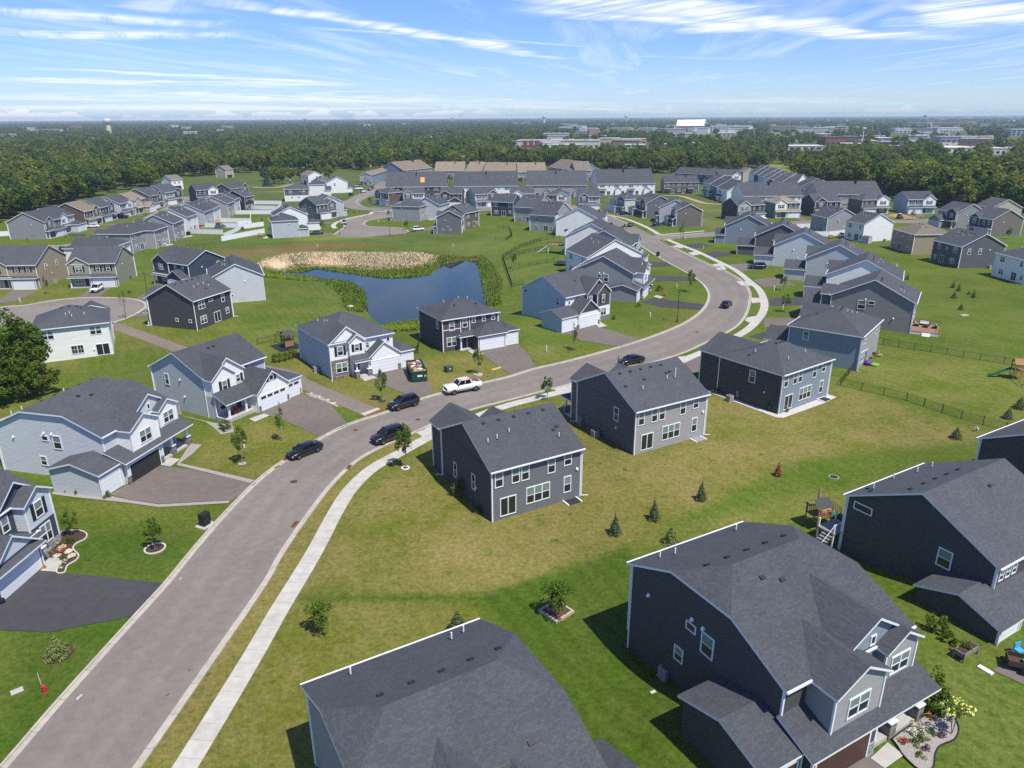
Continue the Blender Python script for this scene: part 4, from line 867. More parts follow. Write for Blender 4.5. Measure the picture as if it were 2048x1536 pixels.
h.win('L', 9.4, 4.1, .85, 1.3); h.win('L', 2.9, 1.2, .85, 1.5); h.pipes((2.2, 9.6), (2.7, 7.9), (2.9, 7.2)); h.vents((3.5, 8.2), (4.1, 7.4), (3.8, 7.8), (1.8, 8.4)); h.downspout(-.08, -.3, .1, 5.9, (-.5, -1.1)); h.downspout(-.08, 13.7); h.done()

# L5
h = House('house', Fit('L', ('Z4', 150, 310), ('Z4', 550, 515), 11.4), 'plum-gray house with white window trim and three-car garage beside the pond', 'plum', 6., ('x', .42, 1, 1))
for x, z, w, hh in ((1.85, 3.75, 1.1, 1.65), (4.5, 4.0, 1.05, 1.65), (6.3, 4.6, .8, 1.05), (8.4, 4.6, .8, 1.05), (10.4, 4.6, .8, 1.05)): h.win('F', x, z, w, hh)
for x in (3.6, 5.45): h.trimmb.box(x - .07, x + .07, -.06, .0, 3.2, 5.9)
h.trimmb.box(.0, 3.6, -.05, .0, 3.95, 4.07)
h.win('F', 1.7, .85, 2.0, 1.75, 2); h.wing(5.7, 11.3, -2.9, .1, 2.95, 'flat'); h.skirt(5.7, 11.5, 3.0, 2.9, .42, 0, True); h.wing(11.3, 14.2, -2.6, 4.2, 2.9, 'y', .42, None, 1, 1); h.door('F', 8.5, 'garage', 4.9, 2.25, .05, -2.9); h.door('F', 12.75, 'garage', 2.5, 2.25, .05, -2.6)
h.skirt(2.9, 6.2, 1.2, 2.75, .42, 0, True); h.porch(2.9, 5.6, 1.1, [3.15], 2.65, .15); h.door('F', 4.3, 'dark', .95, 2.1, .2)
h.win('L', 2.1, 3.9, .85, 1.6); h.vents((4, 3.2), (8.3, 2.8), (5, 6), (5.8, 6)); h.pipes((3.2, 5.9), (6.5, 6.4), (8.6, 6.8)); h.downspout(-.08, -.1); h.downspout(11.5, -.1, 3.8); h.done()

# L6
h = House('house', Fit('L', ('Z5', 105, 500), ('Z5', 690, 645), 11.3), 'blue-gray house with a charcoal shuttered bay and white garage doors on the bend', 'paleblue', 6., ('x', .5, 0, 0), zb=-4)
h.accent('white').box(.02, 11.3, -.04, .02, 0, 6); h.gable(5.5, 11.5, -.8, .85, 3.0, 'plum', back=4); h.gable(7.4, 11.2, -1.8, .85, 3.1, 'plum', back=1.2); h.win('F', 9.2, 3.8, .95, 1.7, 1, 'hung', -1.8, True); h.win('F', 6.5, 4.0, .9, 1.4, 1, 'hung', -.8)
h.wing(7.4, 11.2, -1.8, .1, 3.1, 'flat', col='white'); h.win('F', 9.3, 1.0, 1.7, 1.7, 2, 'hung', -1.8); h.accent(STONE).box(7.35, 11.26, -1.88, -1.79, -1, .95); h.win('F', 1.0, 4.3, .6, .8, 1, 'fixed', -.04)
h.wing(.3, 6.5, -3.5, .1, 3.0, 'y', .82, 'white'); h.accent('charcoal').face([(.6, -3.53, 3.2), (6.2, -3.53, 3.2), (3.4, -3.53, 5.4)]); h.door('F', 3.2, 'garage', 4.9, 2.25, .05, -3.5)
h.wing(-4.1, .3, -3.3, 2.6, 3.0, 'x', .40); h.accent('white').box(-4.05, .3, -3.35, -3.28, 0, 3.); h.door('F', -2.5, 'garage', 2.5, 2.25, .05, -3.35)
for a in (.25, 6.2): h.accent(STONE).box(a - .25, a + .25, -3.58, -3.48, -1, 1.0)
h.skirt(6.4, 8.0, 1.6, 2.75, .42, 0); h.door('F', 7.0, 'dark', .95, 2.1, .2); h.win('L', 2.2, 3.9, .9, 1.7); h.win('L', 12.0, 5.0, 1.2, .6, 1, 'fixed'); h.vents((6, 3.5), (3, 7), (5, 7), (7, 7)); h.downspout(-.08, 13.1); h.done()

# H1, H2, H3: the three backs on the near lawn
for k, (P, Q, D, lab, col, hip) in enumerate(((('H1', 685, 1450), ('H1', 1640, 1165), 12.3, 'dark blue-gray back of a gabled house in the middle of the near lawn', 'iron', 0), (('H2', 943, 1412), ('H2', 1830, 1160), 12.4, 'house with light gray back wall and gable-end shade painted slate, facing the near lawn', 'dovegray', 0))):
    ft = Fit('B', P, Q, D, 0, 0); h = House('house', ft, lab, col, 6., ('x', .5, 0, 0)); W = h.W
    h.accent('slate' if k else 'charcoal').box(W - .01, W + .03, 0, D, -1, 6.0); end_wall(h.accent('slate' if k else 'charcoal'), W + .03, 0, D, 5.9, 6., .5, 0, 1)  # darker skin puts the gable end's shade into its siding colour
    h.back_a(); h.gable(W - 5.2, W - .05, -2.9 if k == 0 else -1.5, .62, None, 'charcoal' if k == 0 else 'slate', back=3.4); h.gable(2.4, 5.2, -.9, .62, 3.)
    if k: h.skirt(W - 5.2, W, 2.2, 2.8, .45, -1.5, False, True); h.porch(W - 5.2, W - .1, 2.1, [W - .4, W - 4.8], 2.7, .3, -1.5, STONE)
    h.wing(.3, 6.2, -2.4, .1, 2.9, 'flat'); h.skirt(0, 6.3, 2.5, 2.8, .45); h.door('F', 3.2, 'garage', 4.9, 2.2, .05, -2.4)
    if k == 0: h.win('R', 8.1, 1.9, .85, 1.9); h.win('R', 3.5, 1.3, .85, 1.9); h.pipes((W - 1.2, 9.3), (W - 2.4, 9.1), (W - 4.1, 8.7), (W - 9.3, 10.6)); h.vents(*[(W - t, 6.9) for t in (1.9, 3.8, 5.7, 7.6, 9.5)], (W - 9.2, 9.6), (W - 9.8, 9.3))
    else: h.win('R', 8.6, 3.3, 1.0, 1.9); h.pipes((W - 3.0, 9.9), (W - 7.6, 9.2)); h.pipes((W - 8.9, 9.3), h=1.4); h.vents(*[(W - t, 6.9) for t in (1.6, 3.3, 5.0, 6.7, 8.4)], (W - 1.0, 8.9), (W - 4.3, 8.5), (W - 8.2, 8.3), (W - 8.9, 8.2))
    h.wallvent('R', 8.7, 2.4); h.downspout(-.12, D + .1, .1, 5.9, (-.8, .25)); h.downspout(W + .12, .0, .1, 5.9, (.6, -.6)); h.wallvent('B', .5, 3.6); h.done()
    # concrete ring round the basement window
    x0, x1 = W * .04, W * .04 + 1.9
    ww = empty('window_well', (*(ft.O + ft.ex * (x0 + .95) + ft.ey * (D + .6)), 0), ft.phi + math.pi, ('white window well at the foot of the dark blue-gray back wall', 'white covered window well at the foot of the light gray back wall')[k], 'window well', 'window wells')
    mb = MB(); mb.box(-.95, .95, .75, .9, -.4, .14); mb.box(-.95, -.8, -.6, .75, -.4, .14); mb.box(.8, .95, -.6, .75, -.4, .14); mb.build('rim', PVC, ww); mb = MB(); mb.box(-.8, .8, -.6, .75, -.1, .02 if k == 0 else .10); mb.build('pit' if k == 0 else 'cover', DARK if k == 0 else mat('well_cover', (.25, .27, .30), .3), ww)
ft = Fit('R', ('H3', 85, 700), ('H3', 1130, 1020), 11.9); ft.O = ft.O + ft.ey * 3.6; ft.D -= 3.6
h = House('house', ft, 'hipped blue-gray house, one side darkened as shade, with a pale stone strip round its base', 'bluegray', 6., ('x', .45, 1, 1)); W, D = h.W, h.D
h.accent('midnight').box(W - .01, W + .03, 0, D, -1, 6.0); h.back_a(); h.gable(3.2, W, -3.6, .45, None, 'midnight', back=D * .42); h.win('R', 6.0, 3.4, 1.1, 1.9); h.wallvent('R', 8.3, 2.6)  # midnight skin paints the shade of this side wall
h.pipes((W - 2.2, 4.5), (W - 3.6, 9.1), (3.8, 8.8)); h.vents((5.2, 5.9), (6.0, 5.9), (6.8, 5.9), (4.4, 5.9), (W - 1.5, 4)); h.downspout(-.12, D + .1); h.downspout(W + .12, D + .1); h.done()
bd = [ft.O + ft.ex * x + ft.ey * y for x, y in ((-1.0, D - .5), (-.9, D + 1.2), (3, D + 1.5), (W + .6, D + 1.3), (W + 1.3, D + .6), (W + 1.1, 5), (W + .9, -3), (W + .05, -3), (W + .05, D + .05), (-.05, D + .05), (-.05, D - .5))]
sheet('stone_bed', bd, mat('pale_gravel', (.47, .45, .42), .95, noise=.25, nscale=9), .06)
ww = empty('window_well', (*(ft.O + ft.ex * 1.6 + ft.ey * (D + .65)), 0), ft.phi + math.pi, 'dark window well set into the pale stone strip of the hipped house', 'window well', 'window wells')
mb = MB(); mb.box(-.95, .95, .6, .75, -.4, .2); mb.box(-.95, -.8, -.6, .6, -.4, .2); mb.box(.8, .95, -.6, .6, -.4, .2); mb.build('rim', PVC, ww); mb = MB(); mb.box(-.8, .8, -.6, .6, -.1, .09); mb.build('pit', DARK, ww)
# H4, V5
h = House('house', Fit('R', ('B4', 205, 748), ('B4', 772, 838), 13.2), 'hipped slate-green house with its lit back painted pale, next to the chain-link yard', 'dovegray', 6., ('x', .45, 1, 1)); W, D = h.W, h.D
h.accent('bluegray').box(W - .01, W + .03, 0, D, -1, 6.0); h.win('R', 2.9, 3.8, 1.0, 1.6); h.door('B', 8.0, 'slider', 1.95, 2.2, .2); h.win('B', 10.6, .9, 2.2, 1.9, 3); h.win('B', 10.6, 4.1, 1.6, 1.4, 2); h.win('B', 2.5, 3.9, .9, 1.5)  # side wall skinned darker as shade, the back left pale as lit
h.vents((6.2, 6.4), (6.9, 6.4), (7.6, 6.4), (5.4, 6.2), (8.5, 3)); h.pipes((6, 8), (6.6, 7.4), (5, 8.6)); h.front_b('R', None, False, 'garage', 4.); h.downspout(W + .1, D + .1, .1, 5.9, (.5, .6)); h.done()
v5 = Fit('R', ('B4', 535, 508), ('B4', 1190, 578), 11.3); PHV = v5.phi
h = House('house', v5, 'gray-brown house whose wide gable end overlooks the raised timber deck', 'taupe', 6., ('x', .5, 0, 0)); W, D = h.W, h.D
h.win('R', 5.7, 3.7, 1.5, 1.8); h.win('R', 7.4, 4.8, 1.2, .75, 1, 'fixed'); h.wallvent('R', 6.3, 5.8); h.wallvent('R', 11.7, 2.6)
h.gable(W - 5.2, W - .6, -2, .62, 3., 'slate', back=3); h.wing(W - 9, W - .3, -5.5, .1, 2.9, 'y', .6); h.door('F', W - 4.5, 'garage_blue', 4.9, 2.2, .05, -5.5); h.skirt(0, W, 2.0, 2.8, .42); h.back_b(1)
h.vents(*[(t, D * .56) for t in (7, 8, 9, 10)], (5, 12)); h.pipes((W - 2, 12.6), (W - 1.9, 12)); h.done()

# ---------------------------------------------------------------- the rest of the street
HS = []
def add(*a, **k): HS.append(gen(*a, **k)); return HS[-1]
# left side, round the small cul-de-sac
d1 = Fit('B', ('B1', 1555, 790), ('B1', 1838, 685), 11.5, 0, 0)
h = House('house', d1, 'charcoal house with white-trimmed back windows near the paved trail', 'charcoal', 6., ('x', .5, 0, 0)); W, D = h.W, h.D
h.win('B', W * .80, 3.9, 1.8, 1.6, 2); h.win('B', W * .80, .9, 1.8, 1.6, 2); h.win('B', W * .22, 3.9, 1.0, 1.7); h.win('B', W * .14, 1.2, 1.0, 1.3); h.door('B', W * .43, 'slider', 1.95, 2.2, .2); h.win('B', W * .55, 4.8, 1.3, .5, 1, 'fixed')
h.win('R', 6.8, 1.4, .75, .75, 1, 'fixed'); h.win('R', 10.1, 1.4, .75, .75, 1, 'fixed'); h.pipes((W - 4, 8.6), (W - 5.6, 8.3), (W - 7, 8.4), (W - 7.5, 9.2)); h.vents(*[(W - t, 6.4) for t in (1.4, 3, 4.6, 6.2, 8)], (W - 6.2, 9.6), (W - 8.4, 8.4)); h.front_a('L'); h.downspout(W + .1, -.1, .1, 5.9, (.6, -.6)); h.downspout(W + .1, D + .1, .1, 5.9, (.6, .6)); h.downspout(-.1, D + .1, .1, 5.9, (-.6, .6)); h.done()
w1 = Fit('B', ('B1', 250, 790), ('B1', 845, 725), 11)
h = House('house', w1, 'bright white house with a hipped roof beside the big trees', 'white', 6., ('x', .45, 1, 1)); W, D = h.W, h.D
h.win('B', W * .18, 4.0, 1.9, 1.5, 2); h.win('B', W * .82, 4.0, 1.9, 1.5, 2); h.win('B', W * .47, .9, 2.0, 1.6, 2, 'grid'); h.door('B', W * .13, 'slider', 2.2, 2.15, .1); h.wallvent('B', W * .25, 1.4)
h.pipes((W * .55, 8.4), (W * .50, 8.0), (W * .47, 8.9), (W * .3, 8.7)); h.vents((W * .4, 6), (W * .5, 6), (W * .6, 6), (W * .35, 6)); h.front_a('R'); h.done()
g1 = Fit('L', ('B1', 1650, 385), ('B2', 98, 352), 13)
h = add(g1, 'pale gray house with three tiny square windows low on its blank gable', 'palegray', None, 9, back=None); h.win('L', h.D * .62, 1.5, .55, .55, 1, 'fixed')
for t in (.70, .78, .86): link('window', win_mesh(.6, .6, 1, 'fixed')[0], h.root, (0, h.D * (t - .02), 1.2), ROT['L']); link('pane', win_mesh(.6, .6, 1, 'fixed')[1], h.root.children[-1])
add(Fit('F', ('A1', 1215, 1262), ('A1', 1478, 1300), 11), 'navy house with white-framed windows and small gabled garage by the cul-de-sac', 'navy', 'b', 3, g='R', proj=2.2, acc='navy')
add(Fit('F', ('A1', 572, 1478), ('A1', 938, 1467), 12.5, 0, 0), 'olive green house with black shutters and a white car on its drive', 'olive', 'a', 9, g='R', gside='L')
add(Fit('R', ('A1', 318, 1485), ('A1', 552, 1392), 12.5, 0, 0), 'tan house with black shutters and stone base at the left edge', 'tan', 'b', 1, g='R', proj=1.4, shut=True, roof='x')
# inner row, backs towards the white fences
g1r = Fit('R', ('E1', 1000, 1078), ('E1', 1760, 1066), 11); PG = g1r.phi
add(g1r, 'white hipped house rising behind the olive green house', 'white', 'b', 9, g='R', proj=3.5, roof='x', roofv='hip')
def binner(P, Q, D): return Fit('B', P, Q, D)
add(Fit('B', ('E2', 215, 1310), ('E2', 437, 1243), 11.5, 0, 0), 'gray hipped house with a back patio door, first of the inner row', 'gray', 'b', 9, g='L', proj=3.5, roof='x', roofv='hip')
add(Fit('B', ('E2', 530, 952), ('E2', 735, 882), 12), 'mauve-gray hipped house with garden chairs on its patio', 'dovegray', 'b', 9, g='R', proj=3.5, roof='x', roofv='hip', back=2)
add(Fit('B', ('E2', 830, 845), ('E2', 992, 778), 12), 'gray gabled house with covered grills on its patio', 'gray', 'b', 9, g='L', proj=3.5, roof='x', back=1)
add(Fit('B', ('E2', 1045, 740), ('E2', 1200, 690), 12), 'white gabled house inside the white fence, red toys behind it', 'white', 'b', 9, g='R', proj=3.5, roof='x')
add(Fit('B', ('E2', 1315, 660), ('E2', 1462, 608), 12.5), 'light gray gabled house with one dark window in the gable, inner row', 'ltgray', 'b', 9, g='L', proj=3.5, roof='x', back=1)
add(Fit('B', ('E2', 1465, 606), ('E2', 1560, 556), 12), 'small white house wall between two gray gables of the inner row', 'white', 'b', 9, g='R', proj=3.5, roof='x')
add(Fit('B', ('E2', 1685, 530), ('E2', 1795, 485), 12), 'dove gray gabled house with a single white-framed gable window, inner row', 'greige', 'b', 9, g='L', proj=3.5, roof='x')
add(Fit('B', ('E2', 1800, 462), ('E2', 1872, 432), 11), 'pale blue-white house tucked against the black gable', 'palegray', 'b', 9, g='R', proj=3.5, roof='x')
add(Fit('B', ('E3', 115, 497), ('E3', 205, 480), 11), 'black gabled house at the end of the inner row with a small back deck', 'black', None, 3, back=1)
add(Fit('F', ('E2', 1740, 300), ('E3', 190, 330), 10), 'dark navy house with an arched white window in its front gable', 'slate', 'a', 9, g='L', gside='R')
# outer left row, fronts towards the street
f1_ = Fit('L', ('E1', 170, 935), ('E1', 745, 930), 10.5, 0, 0); PF = f1_.phi
add(f1_, 'gray house with a broad blank gable and porch ending the left row', 'gray', 'a', 9, g='R', gside='L', acc='iron')
add(corner('FL', ('E1', 918, 592), PF, 10, 12.8), 'white-fronted house with hipped garage, second of the left row', 'palegray', 'b', 9, g='R', roof='x', acc='white')
add(corner('FL', ('E1', 1320, 497), PF, 10.5, 12.8), 'brown house with a tan roof in the left row', 'brown', 'a', 9, g='L', rcol='tan', hip=False)
add(corner('FL', ('E1', 1575, 435), PF, 10.5, 11.5), 'dark blue house with white upper windows in the left row', 'navy', 'a', 9, g='L', acc='navy', hip=False, shut=False)
add(corner('FL', ('E1', 1878, 375), PF, 10.5, 11.5), 'pale gray house with a white gabled front and a black car on its drive', 'palegray', 'a', 9, g='L', acc='white')
add(corner('FL', ('E2', 215, 478), PF - .03, 10, 11), 'beige house with tan roof and gabled garage in the left row', 'beige', 'b', 9, g='R', rcol='tan', proj=4.5)
add(corner('FL', ('E2', 465, 412), PF - .08, 10.5, 13), 'dark brown house with white windows and double gables, left row', 'graybrown', 'a', 9, g='L', acc='charcoal', hip=False)
add(corner('FL', ('E2', 700, 357), PF - .35, 11, 13), 'white house with black gabled bay and columned porch at the head of the left row', 'palegray', 'a', 9, g='L', acc='black', gside='R')
add(Fit('F', ('E2', 1195, 322), ('E2', 1535, 300), 11), 'dark-sided house with a white shuttered front below the meadow', 'slate', 'a', 9, g='L', acc='white', gside='R')
# centre cul-de-sac
m1_ = Fit('L', ('E3', 528, 1158), ('E3', 945, 1132), 9, 0, 0); PM = m1_.phi
add(m1_, 'pale gray hipped house with a plain side wall facing the pond meadow', 'ltgray', 'b', 9, roofv='hip', g='L', proj=3.2, roof='x', upper=False)
add(corner('FL', ('E3', 1055, 775), PM, 10, 12), 'white house with double gables and low white garage on the centre cul-de-sac', 'white', 'b', 0, g='L', proj=4.5, acc='white', roof='x')
add(Fit('F', ('E3', 1205, 632), ('E3', 1500, 596), 11.5), 'charcoal house with brown shutters and white garage on the centre cul-de-sac', 'iron', 'b', 9, g='L', proj=2.0, roof='x', shut=True, acc='iron')
add(corner('FL', ('E3', 1625, 582), PM + .15, 10, 11.5), 'light gray house with dark gable and open garage, red flowers along its drive', 'ltgray', 'a', 9, g='L', acc='iron', gd='garage_open')
h = add(Fit('L', ('E3', 695, 385), ('E3', 1075, 376), 10), 'white house with eave shade painted as a slate upper band, gray-green hipped roof', 'white', None, 9, roofv='hip'); mb = MB(); mb.box(-.04, 0, 0, h.D, 3.0, 5.98); mb.build('accent_wall', SID['slate'], h.root)  # slate band paints the eave shade on the upper wall
for t in (.2, .75): h.win('L', h.D * t, 3.9, 1.6, 1.4, 2, 'hung', -.04)
for t in (.42, .7): h.win('L', h.D * t, 1.6, .8, 1.0)
add(Fit('L', ('E3', 1088, 308), ('E3', 1330, 303), 10), 'white house with dark hipped roof next to the house with painted eave shade', 'white', 'b', 9, roofv='hip', g='L', proj=3, upper=False)
add(corner('FL', ('E3', 1470, 262), PM, 9, 11), 'small gray gabled house before the parked white vans', 'gray', 'b', 3, g='L', proj=3)
add(corner('FL', ('E3', 1690, 262), PM, 9, 11.5), 'white gabled house beside the parked white vans', 'white', 'b', 0, g='L', proj=2.5)
# between the two streets
n1_ = Fit('R', ('E4', 520, 1035), ('E4', 948, 1050), 10.5, 0, 0); PN = n1_.phi
add(n1_, 'dove gray hipped house on the curved corner lawn', 'dovegray', 'a', 9, roofv='hip', g='L', back=0)
add(Fit('R', ('E4', 445, 600), ('E4', 675, 577), 9.5), 'brown hipped house with dark bay windows above the corner lawn', 'brown', 'a', 9, roofv='hip', g='R', acc='slate')
add(Fit('F', ('E4', 680, 605), ('E4', 1005, 600), 9), 'white and blue-gray house with black shutters behind the brown hipped house', 'white', 'a', 9, acc='sage', shut=True)
add(Fit('B', ('E4', 1250, 790), ('E4', 1400, 745), 12), 'tall white gabled house behind the dove gray hipped house', 'palegray', None, 9, back=1)
add(Fit('F', ('E4', 1262, 610), ('E4', 1602, 610), 10), 'charcoal house with white front gable and gabled garage, behind the slate gables', 'charcoal', 'b', 9, g='R', acc='charcoal', proj=3)
add(Fit('R', ('E4', 1215, 1245), ('E4', 1602, 1245), 9, 0, 0), 'slate gray house with two tiny square windows in its gable, white car beside it', 'iron', 'a', 2, g='R', back=1)
add(Fit('R', ('E4', 1290, 893), ('E4', 1652, 918), 9.5), 'brown gabled house just behind the slate gray house', 'brown', 'a', 9, g='R')
add(Fit('F', ('E4', 1815, 620), ('E5', 270, 522), 10), 'gray house with blue front gable and white garage', 'ltgray', 'a', 9, g='R', acc='slate', gside='R')
h = add(Fit('B', ('E5', 180, 880), ('E5', 520, 892), 11, 0, 0), 'navy blue house with white-trimmed windows standing alone on the green', 'navy', None, 9, back=None); W = h.W
for t, z, w, hh, n in ((.8, 4.0, 1.8, 1.6, 2), (.15, 3.9, 1.1, 1.7, 1), (.77, .9, 1.8, 1.6, 2), (.14, 1.2, 1.0, 1.3, 1)): h.win('B', W * t, z, w, hh, n)
h.door('B', W * .43, 'slider', 1.95, 2.2, .1)
add(Fit('F', ('E5', 510, 530), ('E5', 850, 525), 11), 'white house with black shutters and white double garage behind the navy house', 'white', 'a', 9, g='R', acc='white')
add(Fit('F', ('E5', 1035, 545), ('E5', 1365, 552), 10), 'greige hipped house with a white gable and dark shutters', 'greige', 'a', 9, roofv='hip', g='L', acc='white')
add(Fit('F', ('E5', 1562, 572), ('E5', 1885, 570), 11.5), 'white-gabled house with rows of black shutters and white shrubs by the door', 'palegray', 'a', 1, g='R', acc='slate')
add(Fit('F', ('E6', 160, 590), ('E6', 402, 622), 10), 'teal-fronted house with white side wall and blue garage', 'palegray', 'b', 9, roofv='hip', g='L', acc='teal', gd='garage_blue', proj=2, roof='x')
add(Fit('F', ('E6', 560, 625), ('E6', 745, 685), 11.5), 'blue-gray gabled house with a blue bin by its garage', 'iron', 'b', 9, g='L', acc='slate', gd='garage_blue', proj=3, roof='x')
add(corner('FR', ('E6', 950, 742), PN + .15, 9.5, 11.5), 'light gray gabled house between the blue-gray and the dark corner house', 'ltgray', 'a', 9, g='L', acc='slate', gd='garage_blue')
add(Fit('R', ('E6', 1215, 800), ('E6', 1612, 797), 9.5), 'dark gray corner house with a blank gable by the street junction', 'graybrown', 'b', 9, g='L', proj=2.6, roof='x', gd='garage_blue', acc='slate')
# left of the bend, fronts to the road, backs over the pond
PW = hL7.f.phi
add(Fit('L', ('A3', 680, 1240), ('A3', 1112, 1205), 12), 'white-gabled house directly behind the warm gray house on the bend', 'white', 'b', 9, g='L', proj=3, roof='x')
for k, x, y, dp, l, c in (('A3', 605, 1128, .05, 'gray-gabled house with a back deck, second from the warm gray house', 'greige'), ('E5', 1355, 1192, .09, 'white house with a boxed white chimney and raised back deck', 'white'), ('E5', 1212, 925, .12, 'white house with a dark roof between the boxed chimney and the gray gable', 'white')):
    hw = add(corner('BL', (k, x, y), PW + dp, 12.5, 15.5), l, c, 'b', 9, g='L', proj=4, roof='x')
    if 'boxed' in l: hw.part('chimney', lambda m: (m.box(.3, 2.2, 15.5, 16.1, -3, 7.4), m.box(.2, 2.3, 15.45, 16.15, 7.4, 7.7, 1)), [SID['white'], BLK])
add(Fit('L', ('E5', 1095, 905), ('E5', 1450, 805), 10), 'dove gray gabled house with one dark side window over the green slope', 'dovegray', 'a', 3, g='R')
add(corner('BL', ('E5', 1040, 800), PW + .3, 9.5, 11.5), 'house with a tan shingle roof among the gray roofs', 'greige', 'a', 9, g='R', rcol='tan')
add(Fit('L', ('E5', 880, 755), ('E5', 1150, 690), 9.5), 'light taupe gabled house above the green slope', 'dovegray', 'a', 9, g='R')
# right of the bend, garages to the road
def vrow(P, dphi, W, D, *a, **k): return add(corner('FR', P, PHV + dphi, W, D), *a, **k)
vrow(('A4', 580, 1300), .06, 11.5, 15, 'white-gabled house behind the gray-brown gable, garage to the bend', 'white', 'b', 9, g='R', proj=4.5, gd='garage_blue', acc='slate')
vrow(('A4', 425, 1178), .10, 11.5, 14.5, 'gray-gabled house with blue garage doors, third from the timber deck', 'ltgray', 'b', 9, g='R', proj=5, gd='garage_blue', acc='slate')
vrow(('A4', 185, 1080), .14, 11.5, 14.5, 'pale gabled house with a side window and gabled blue garage', 'palegray', 'b', 3, g='R', proj=5, gd='garage_blue', acc='slate', roof='y')
vrow(('E7', 565, 1190), .17, 12, 14.5, 'blue-gray house with double garage and hipped porch roof, corner row', 'slate', 'b', 9, g='R', proj=5, gd='garage_blue', acc='bluegray')
vrow(('E7', 90, 1030), .22, 12, 14, 'blue gabled corner house with dark columned porch by the side street', 'bluegray', 'b', 9, g='R', proj=3, gd='garage_blue', acc='slate')
# right-hand blocks
add(Fit('B', ('E8', 50, 652), ('E8', 243, 692), 12, 0, 0), 'white gabled house with a small shed against its wall and blue patio things', 'white', None, 9, back=0)
add(Fit('B', ('E8', 560, 755), ('E8', 795, 828), 11.5, 0, 0), 'tan and olive hipped house with brown roof on the open lawn', 'tan', None, 9, roofv='hip', rcol='brown', back=1)
h = add(Fit('B', ('E8', 1005, 900), ('E8', 1312, 985), 13, 0, 0), 'slate blue gabled house with white-trimmed windows on the open lawn', 'slate', None, 9, back=1)
h.win('L', h.D * .82, 3.7, .95, 1.65); h.win('L', h.D * .57, 3.7, .95, 1.65)
add(Fit('B', ('E8', 1690, 1062), ('E8', 2048, 1168), 11, 0, 0), 'bluish-white house cut by the right edge of the open lawn', 'white', None, 9, back=0, roofv='hip')
add(Fit('B', ('E7', 1452, 857), ('E7', 1700, 912), 12), 'gray gabled house with two gable windows by the white fence', 'dovegray', None, 1, back=0)
add(corner('BL', ('C4', 1716, 618), R(30.4), 12, 13.5), 'midnight blue wall of a house cut by the right edge above the black house', 'midnight', None, 9)
add(Fit('F', ('E8', 255, 222), ('E8', 545, 215), 10), 'gray-brown house with white gabled front and earth heap outside', 'graybrown', 'a', 9, roofv='hip', g='L', acc='white')
add(Fit('F', ('E8', 735, 375), ('E8', 1035, 372), 11, 0, 0), 'light blue house with white front, black shutters and porch, before the trees', 'paleblue', 'a', 9, g='L', acc='white', gside='R')
add(Fit('F', ('E8', 1100, 328), ('E8', 1312, 362), 11.5), 'gray house with navy front gable and small hip-roofed garage', 'gray', 'b', 0, g='L', acc='navy', proj=3.5, gd='garage_blue')
add(Fit('F', ('E8', 1462, 402), ('E8', 1706, 440), 12.5), 'brown-gray house with a wide gable and blue front at the right edge', 'graybrown', 'a', 9, g='R', acc='slate', gd='garage_blue')
# row behind the corner houses
add(Fit('F', ('E7', 285, 722), ('E7', 700, 700), 10.5), 'black house with gray double gable and white car on the drive', 'midnight', 'a', 9, g='R', acc='dovegray', gside='L')
add(Fit('F', ('E7', 875, 680), ('E7', 1262, 672), 10.5), 'tan-roofed house with white gable, black shutters and columned porch', 'sage', 'a', 9, roofv='hip', rcol='tan', g='R', acc='white', hip=False)
add(Fit('F', ('E7', 1497, 660), ('E7', 1905, 652), 11), 'dark house with a row of white-trimmed upper windows behind the gray gable', 'charcoal', 'a', 9, g='R', acc='charcoal')
# ---------------------------------------------------------------- terraces and the far estate
def terrace(P, Q, D, label, col, units, rcol='dark', zP=6., H=6., low=None, p=.5, name='terrace', face='F', dormer=0, axis='x'):
    ft = Fit(face, P, Q, D, zP, zP); h = House(name, ft, label, col, H, (axis, p, 0, 0), rcol, cat='terrace')
    W = h.W; u = W / units
    for i in range(units):
        x = u * (i + .5)
        a = (lambda t: t) if face == 'F' else (lambda t: W - t)
        h.win(face, a(x - u * .2), 4.0, u * .34, 1.4, 3); h.win(face, a(x + u * .28), 4.2, .8, 1.1)
        h.win(face, a(x - u * .2), 1.0, u * .30, 1.5, 3); h.door(face, a(x + u * .25), 'slider', 1.8, 2.1, .1)
        if face == 'F' and i % 2 == 0: h.skirt(x - u * .42, x + u * .05, 1.0, 2.75, .45)
        elif face == 'F' and dormer and i % 2: h.gable(x - u * .3, x + u * .1, -1.0, .7, None, col, 3.0, back=0)
        if i and axis == 'x':   # parapet between two units
            h.part('party_wall', lambda m: (m.face([(-.12, D * .5, H + p * D * .5 + .1), (-.12, D * .68, H + p * D * .32 + .1), (-.12, D * .68, H + p * D * .32 + .75), (-.12, D * .5, H + p * D * .5 + .75)]), m.box(-.12, .12, D * .36, D * .5, H + p * D * .36, H + p * D * .5 + .55)), TRIMD, (u * i, 0, 0)) if i % 2 == 0 else None
        h.pipes((u * (i + .3), D * .25), (u * (i + .45), D * .24), (u * (i + .7), D * .27), h=.5)
    if low: mb = h.accent(low); mb.box(-.03, W + .03, -.05, .02, h.zb, 2.9)
    h.done(); return h
T = []
T.append(terrace(('E4', 405, 505), ('E4', 1365, 494), 22, 'charcoal-roofed terrace with an orange board on its roof, left end', 'plum', 4, p=.6))
T.append(terrace(('E4', 1500, 493), ('E5', 600, 405), 22, 'white terrace with charcoal roof, second from the orange roof board', 'white', 4, p=.6))
T.append(terrace(('E5', 730, 396), ('E5', 1670, 396), 22, 'pale gray terrace in the middle of the far row', 'greige', 4, dormer=1, p=.6))
